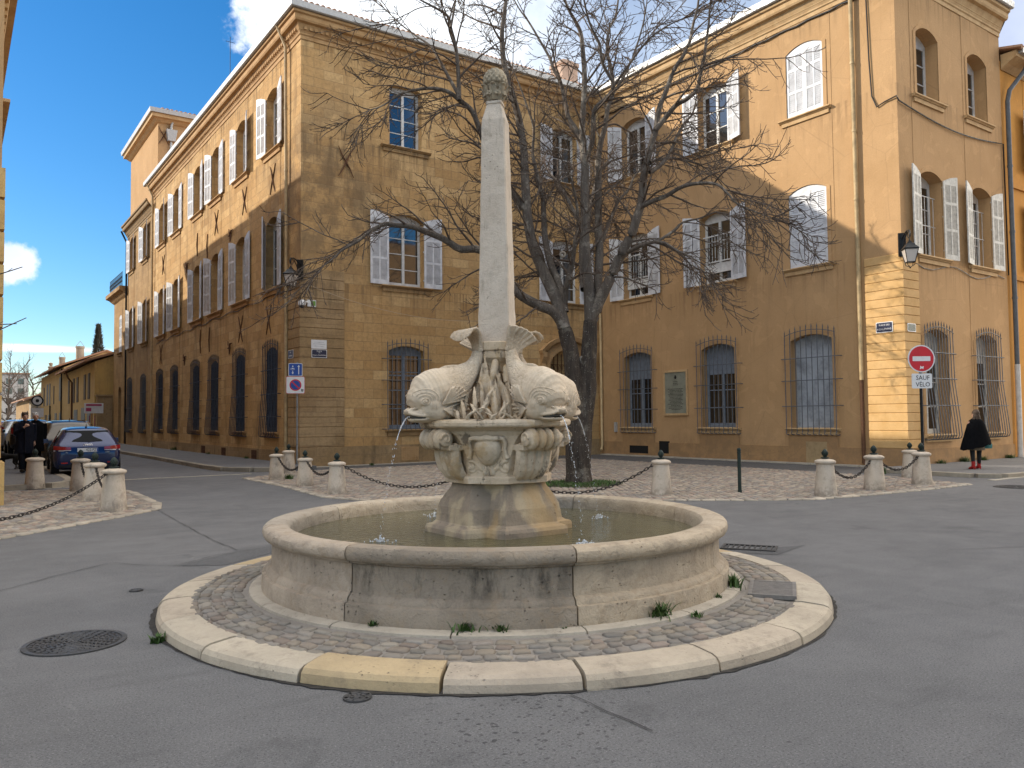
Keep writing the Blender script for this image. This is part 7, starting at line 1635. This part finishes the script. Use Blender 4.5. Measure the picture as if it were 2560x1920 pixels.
t, p_, Z = car('glossy dark blue hatchback nearest in the row of parked cars, rear plate 422-FZ', -.93, 19.45, rad(-3), 3.95, .87, 1.43, BLUEC)
lettering('422-FZ', .115, SBLK, p_, (.085,-.0255,Z(.715)+.056), (math.pi/2,0,0), .78)
mb = MB(); mb.box(.225,.258,-.0262,-.0245,Z(.718),Z(.718)+.105); obj('country_band', mb.mesh('country_band', SBLUE), p_, (0,0,0))
mb = MB()
for i in range(4): mb.tube([(-.078+.052*i+.033*math.cos(a*.5236),-.022+.012,Z(.905)+.033*math.sin(a*.5236)) for a in range(13)], .006, 5)
obj('badge', mb.mesh('badge', CHROME), t, (0,0,0))
for s_,x_ in (('TFSI',.50),('A1',-.52)): lettering(s_, .06, CHROME, t, (x_,-.006,Z(.70)), (math.pi/2,0,0))
car('tall dark bronze people carrier parked directly in front of the blue hatchback', -.80, 24.4, rad(-1), 4.35, .90, 1.62, TAUPE, 'suv', True, 'tall')
car('grey-blue hatchback third in the parked row, only its pale roof showing', -.78, 29.8, 0, 4.1, .87, 1.55, LBLUE, 'hatch', None)
car('black off-road car farther along, seen left of the walking man', -1.02, 36.6, 0, 4.5, .92, 1.70, BLACKC, 'suv', None, 'tall')
car('silver people carrier behind the black off-road car', -1.15, 42.6, 0, 4.5, .90, 1.72, SILV, 'suv', None, 'tall')
car('dark red car farthest in the parked row at the left edge', -1.35, 49.0, 0, 4.3, .88, 1.66, REDC, 'suv', None, 'tall')
# ------------------------------------------------------------------ people
SKIN = m_paint('skin', (.42,.235,.16), .6, .1, 20); NAVYC = m_paint('navy_wool', (.010,.011,.018), .95, .2, 18, .1); BLKC = m_paint('black_cloth', (.006,.006,.007), .95, .2, 18, .05); JEAN = m_paint('dark_trousers', (.010,.010,.013), .9, .2, 18, .1); SHOE = mat('black_shoe', (.012,.011,.010), .5); REDB = m_paint('red_suede', (.40,.018,.015), .6, .15, 20); TIGHT = mat('black_tights', (.010,.010,.011), .7)
HAIRD = m_paint('brown_hair', (.055,.035,.022), .7, .3, 40); HAIRF = m_paint('fair_hair', (.07,.042,.025), .65, .4, 40); HAIRG = m_paint('white_hair', (.50,.49,.47), .7, .2, 30)
SKIRT = m_paint('speckled_skirt', (.24,.18,.12), .9, .45, 45); TEAL = m_paint('teal_bag', (.05,.19,.18), .6, .1, 20); DOGM = m_paint('black_fur', (.010,.009,.008), .8, .3, 30); DOGT = m_paint('grey_fur', (.20,.18,.16), .85, .3, 30)
def head(mb_skin, c, f, s=1.):
    """head with brow, nose, chin and ears, looking along f"""
    f = Vector(f).normalized(); u = Vector((0,0,1)); r = f.cross(u).normalized(); M = Matrix((r,f,u)).transposed(); P = lambda a,b,d: Vector(c)+M@Vector((a*s,b*s,d*s))
    mb_skin.sphere(c, (.076*s,.096*s,.115*s), 16, 12, 0, M); mb_skin.sphere(P(0,.030,-.055), (.058*s,.068*s,.066*s), 12, 9, 0, M)
    mb_skin.tube([P(0,.086,.02),P(0,.104,-.012),P(0,.112,-.024),P(0,.088,-.032)], [.010*s,.013*s,.016*s,.010*s], 8)
    mb_skin.sphere(P(0,.086,-.060), (.026*s,.012*s,.010*s), 8, 6, 0, M); mb_skin.sphere(P(0,.074,-.098), (.026*s,.024*s,.02*s), 8, 6, 0, M)
    for q in (-1,1): mb_skin.sphere(P(q*.078,-.005,-.012), (.012*s,.022*s,.032*s), 8, 6, 0, M); mb_skin.sphere(P(q*.030,.082,.030), (.022*s,.014*s,.010*s), 8, 6, 0, M)
    mb_skin.tube([P(0,-.01,-.08),P(0,-.02,-.19)], [.052*s,.058*s], 12); return P, M
def hand(mb, w, d, palm_n, s=1., curl=.5, side=1):
    """palm, four fingers of unequal length and a thumb; w wrist, d finger direction, palm_n palm normal"""
    d = Vector(d).normalized(); n = (Vector(palm_n)-d*Vector(palm_n).dot(d)).normalized(); x = d.cross(n)*side
    mb.tube([w,Vector(w)+d*.03*s,Vector(w)+d*.085*s], [.024*s,.036*s,.040*s], 10)
    for i,l in enumerate((.068,.078,.072,.056)):
        b = Vector(w)+d*.085*s+x*(.030-.020*i)*s; k = curl; p1 = b+(d*math.cos(k)+n*math.sin(k))*l*.45*s; p2 = p1+(d*math.cos(k*2)+n*math.sin(k*2))*l*.32*s; p3 = p2+(d*math.cos(k*2.7)+n*math.sin(k*2.7))*l*.25*s; mb.tube([b-d*.02*s,b,p1,p2,p3], [.0095*s,.0098*s,.009*s,.0085*s,.007*s], 8)
    b = Vector(w)+d*.03*s+x*.034*s; mb.tube([b,b+(d*.6+x*.7)*.035*s,b+(d*.9+x*.45+n*.5)*.068*s], [.013*s,.012*s,.009*s], 8)
def ring_loft(mb, secs, n=20, mi=0):
    """cloth loft: (centre, rx, ry, wobble)"""
    rr = []
    for c,rx,ry,wb in secs: rr.append([(c[0]+rx*math.cos(2*math.pi*i/n)*(1+wb*math.sin(5*2*math.pi*i/n+c[2]*9)), c[1]+ry*math.sin(2*math.pi*i/n)*(1+wb*math.sin(5*2*math.pi*i/n+c[2]*9)), c[2]) for i in range(n)])
    mb.loft(rr, mi, True)
def man(x, y, z, rz, label, coat, hairm, raised=True, s=1.):
    """walking towards local -y"""
    t = thing('person', label, 'person', (x,y,z), rz); t.scale = (s,s,s)
    mb = MB(); P, M = head(mb, (0,-.03,1.635), (-.05,-1,-.22)); 
    # legs, trunk and arms continuous under the clothes
    mb.tube([(0,-.01,1.50),(0,0,1.40),(0,.0,1.15),(0,.0,.92)], [.075,.13,.14,.15], 12)
    legs = (((-.09,0,.92),(-.10,-.10,.50),(-.10,-.12,.09),(-.10,-.16,.03)),((.09,0,.92),(.10,.05,.50),(.11,.22,.13),(.11,.20,.06)))
    for l in legs: mb.tube(l[:3], [.09,.062,.042], 10)
    if raised: ra = [(-.19,0,1.42),(-.26,-.06,1.16),(-.07,-.22,1.34)]
    else: ra = [(-.20,0,1.42),(-.25,.0,1.14),(-.25,-.10,.90)]
    la = [(.20,0,1.42),(.26,.04,1.14),(.25,-.02,.88)]
    for a in (ra,la): mb.tube(a, [.055,.045,.032], 10)
    hand(mb, ra[2], (.12,-.05,.10) if raised else (0,-.1,-1), (1,.5,0), 1., .75, 1); hand(mb, la[2], (0,-.1,-1), (-1,0,0), 1., .45, -1)
    b = obj('body', baked(mb, 'body', SKIN, .011, 1), t, (0,0,0))
    mb = MB(); ring_loft(mb, [((0,.0,.56),.265,.20,.05),((0,.0,.75),.245,.185,.04),((0,0,1.0),.225,.165,.02),((0,0,1.2),.235,.165,.01),((0,0,1.36),.245,.15,.0),((0,.0,1.45),.20,.125,0),((0,-.01,1.49),.10,.10,0),((0,-.012,1.515),.085,.085,0)])
    for a in (ra,la): e = Vector(a[2])+(Vector(a[1])-Vector(a[2]))*.12; mb.tube([Vector(a[0])+Vector((-.02 if a is ra else .02,0,0)),a[1],e], [.095,.080,.058], 12)
    mb.tube([(-.03,-.13,1.50),(-.05,-.185,1.3),(-.05,-.20,1.0),(-.06,-.21,.6)], .02, 6); mb.tube([(.085*math.cos(k*.5),-.010+.085*math.sin(k*.5),1.495) for k in range(14)], .032, 8)
    obj('coat', baked(mb, 'coat', coat, .014, 2), b, (0,0,0))
    mb = MB()
    for l in legs: mb.tube([l[0],l[1],(l[2][0],l[2][1],l[2][2]+.02)], [.10,.082,.070], 12)
    obj('trousers', mb.mesh('trousers', JEAN), b, (0,0,0))
    for l,(dy,dz) in zip(legs,((-.15,-.03),(-.12,-.075))): 
        mb = MB(); c = Vector(l[2]); mb.tube([c+Vector((0,.05,-.03)),c+Vector((0,-.02,-.03)),c+Vector((0,dy*.7,dz*.8-.01)),c+Vector((0,dy*1.2,dz-.01))], [.045,.052,.046,.03], 10); obj('shoe', mb.mesh('shoe', SHOE), b, (0,0,0))
    mb = MB(); mb.sphere(P(0,-.014,.030), (.086,.098,.100), 16, 10, 0, M); 
    for i in range(26): a = i*.9; mb.sphere(P(.068*math.cos(a),-.02+.07*math.sin(a)-.012,.070+.035*math.sin(i*2.3)), .022, 6, 5)
    obj('hair', mb.mesh('hair', hairm), b, (0,0,0))
    mb = MB()
    for q in (-1,1): mb.sphere(P(q*.030,.092,.016), (.012,.006,.006), 8, 6, 0, M)
    mb.tube([P(-.028,.098,-.058),P(0,.101,-.060),P(.028,.098,-.058)], .004, 5); obj('eyes_and_mouth', mb.mesh('eyes_and_mouth', mat('dark_eye', (.03,.015,.012), .4)), b, (0,0,0)); return t
man(-2.36, 21.2, .11, rad(14), 'man in a long navy coat on the left pavement, hand raised to his chin', NAVYC, HAIRD, True, 1.0)
man(-1.98, 22.7, .11, rad(8), 'person in dark clothes with pale hair walking just behind the man in the navy coat', BLKC, HAIRG, False, 1.01)
def woman():
    t = thing('person', 'woman seen from behind in black cape, speckled skirt and red ankle boots', 'person', (18.05,4.12,.09), rad(-28)); mb = MB()
    P, M = head(mb, (0,.01,1.455), (-.12,1,-.08), 1.0)
    mb.tube([(0,0,1.34),(0,0,1.24),(0,0,1.02),(0,0,.82)], [.06,.11,.115,.135], 12)
    legs = (((-.09,0,.84),(-.115,.02,.46),(-.135,-.03,.11)),((.09,0,.84),(.11,.06,.46),(.125,.10,.11)))
    for l in legs: mb.tube(l, [.085,.056,.036], 10)
    la = [(-.17,0,1.25),(-.24,.05,1.0),(-.14,.16,.92)]; ra = [(.17,0,1.25),(.25,.03,1.0),(.27,.10,.78)]
    for a in (la,ra): mb.tube(a, [.045,.036,.026], 10)
    hand(mb, la[2], (.3,.9,-.1), (1,0,0), .9, .5, 1); hand(mb, ra[2], (.05,.3,-1), (-1,0,0), .9, .7, -1)
    b = obj('body', baked(mb, 'body', SKIN, .011, 1), t, (0,0,0))
    mb = MB()
    for l in legs: mb.tube([l[0],l[1],l[2]], [.092,.060,.041], 12)
    obj('tights', mb.mesh('tights', TIGHT), b, (0,0,0))
    mb = MB(); ring_loft(mb, [((0,.02,.50),.215,.16,.06),((0,.01,.62),.20,.15,.04),((0,0,.80),.18,.14,.02),((0,0,.95),.15,.12,0)]); obj('skirt', mb.mesh('skirt', SKIRT), b, (0,0,0))
    mb = MB(); n = 28; rr = []
    for z,rx,ry,cx,dz in ((.60,.41,.27,-.03,.10),(.72,.385,.25,-.02,.07),(.88,.33,.215,-.01,.03),(1.04,.28,.185,0,.0),(1.18,.235,.16,0,0),(1.27,.19,.135,0,0),(1.325,.12,.10,0,0),(1.35,.07,.075,0,0)):
        rr.append([(cx+rx*math.cos(2*math.pi*i/n)*(1+.035*math.sin(7*2*math.pi*i/n)*(1.35-z)), ry*math.sin(2*math.pi*i/n)*(1+.05*math.sin(6*2*math.pi*i/n+1)*(1.35-z)), z+dz*.9*math.cos(2*math.pi*i/n)+.02*math.sin(9*i/n*6.28)*(z < .7)) for i in range(n)])
    mb.loft(rr,0,True); obj('cape', mb.mesh('cape', BLKC), b, (0,0,0))
    for l in legs:
        mb = MB(); c = Vector(l[2]); mb.tube([c+Vector((0,0,.10)),c+Vector((0,0,.02)),c+Vector((0,.01,-.04))], [.050,.046,.044], 12); mb.tube([c+Vector((0,-.03,-.05)),c+Vector((0,.05,-.065)),c+Vector((0,.13,-.088)),c+Vector((0,.17,-.09))], [.040,.042,.036,.022], 10); mb.tube([c+Vector((0,-.045,-.04)),c+Vector((0,-.05,-.11))], [.022,.014], 8); obj('ankle_boot', mb.mesh('ankle_boot', REDB), b, (0,0,0))
    mb = MB(); mb.sphere(P(0,-.012,.018), (.086,.100,.108), 16, 10, 0, M); rng = random.Random(5)
    for i in range(40):
        a = rng.uniform(-2.9,-.25); x0, y0 = .075*math.cos(a), .085*math.sin(a); w_ = rng.uniform(-.03,.03); mb.tube([P(x0*.9,y0*.9,.03),P(x0*1.12,y0*1.1,-.06),P(x0*1.3+w_,y0*1.15,-.16),P(x0*1.15+w_*1.6,y0*1.15-.01,-.22+rng.uniform(-.03,.03))], [.016,.020,.017,.006], 6)
    obj('hair', baked(mb,'hair',HAIRF,.009,1), b, (0,0,0))
    tb = thing('shoulder_bag', 'small teal bag hanging at the right side of the woman in the cape', 'bag', (0,0,0)); tb.location = Vector((18.05,4.12,.09))+Matrix.Rotation(rad(-28),3,'Z')@Vector((.30,.02,.60)); tb.rotation_euler = (0,0,rad(-28))
    mb = MB(); mb.loft([[(x_*w_,y_*d_,z) for x_,y_ in ((-1,-1),(0,-1.3),(1,-1),(1,1),(0,1.3),(-1,1))] for z,w_,d_ in ((-.06,.10,.035),(-.05,.125,.05),(.05,.13,.05),(.085,.10,.035))]); obj('pouch', mb.mesh('pouch', TEAL), tb, (0,0,0))
    mb = MB(); mb.tube([(-.1,0,.08),(-.16,0,.30),(-.10,0,.52)], .010, 5); mb.tube([(.1,0,.08),(.02,.03,.3),(-.10,0,.52)], .010, 5); obj('strap', mb.mesh('strap', BLKC), tb, (0,0,0))
woman()
def dog():
    t = thing('dog', 'small black dog with grey legs standing on the left pavement by the yellow quoin', 'dog', (-2.62,23.6,.11), rad(150)); t.scale = (1.1,)*3
    # joints: local +x is forward
    V = [(-.20,0,.36),(-.08,0,.375),(.06,0,.36),(.18,0,.37),(.27,0,.46),(.32,0,.52),(.40,0,.50),(.45,0,.485)]; R = [.085,.082,.10,.105,.062,.062,.042,.026]; Ed = [(i,i+1) for i in range(7)]
    def leg(root, pts, rs):
        i = root
        for p,r in zip(pts,rs): V.append(p); R.append(r); Ed.append((i,len(V)-1)); i = len(V)-1
    for s in (-1,1):
        leg(3, [(.17,s*.065,.30),(.18,s*.07,.18),(.165,s*.07,.05),(.195,s*.07,.018)], [.05,.030,.022,.024])
        leg(0, [(-.20,s*.065,.29),(-.16,s*.07,.20),(-.25,s*.07,.12),(-.235,s*.07,.03),(-.205,s*.07,.018)], [.06,.042,.022,.020,.024])
        leg(5, [(.29,s*.05,.565),(.27,s*.075,.555),(.27,s*.085,.50)], [.024,.022,.012])
    leg(0, [(-.27,0,.42),(-.31,0,.52),(-.29,0,.62)], [.028,.020,.012])
    b = obj('body', skin('body', V, Ed, R, DOGM, 2, 1), t, (0,0,0))
    mb = MB()
    for s in (-1,1):
        mb.tube([(.18,s*.07,.17),(.167,s*.07,.06),(.20,s*.07,.02)], [.027,.027,.028], 8); mb.tube([(-.245,s*.07,.12),(-.237,s*.07,.05),(-.20,s*.07,.02)], [.026,.025,.028], 8)
    obj('grey_socks', mb.mesh('grey_socks', DOGT), b, (0,0,0))
dog()
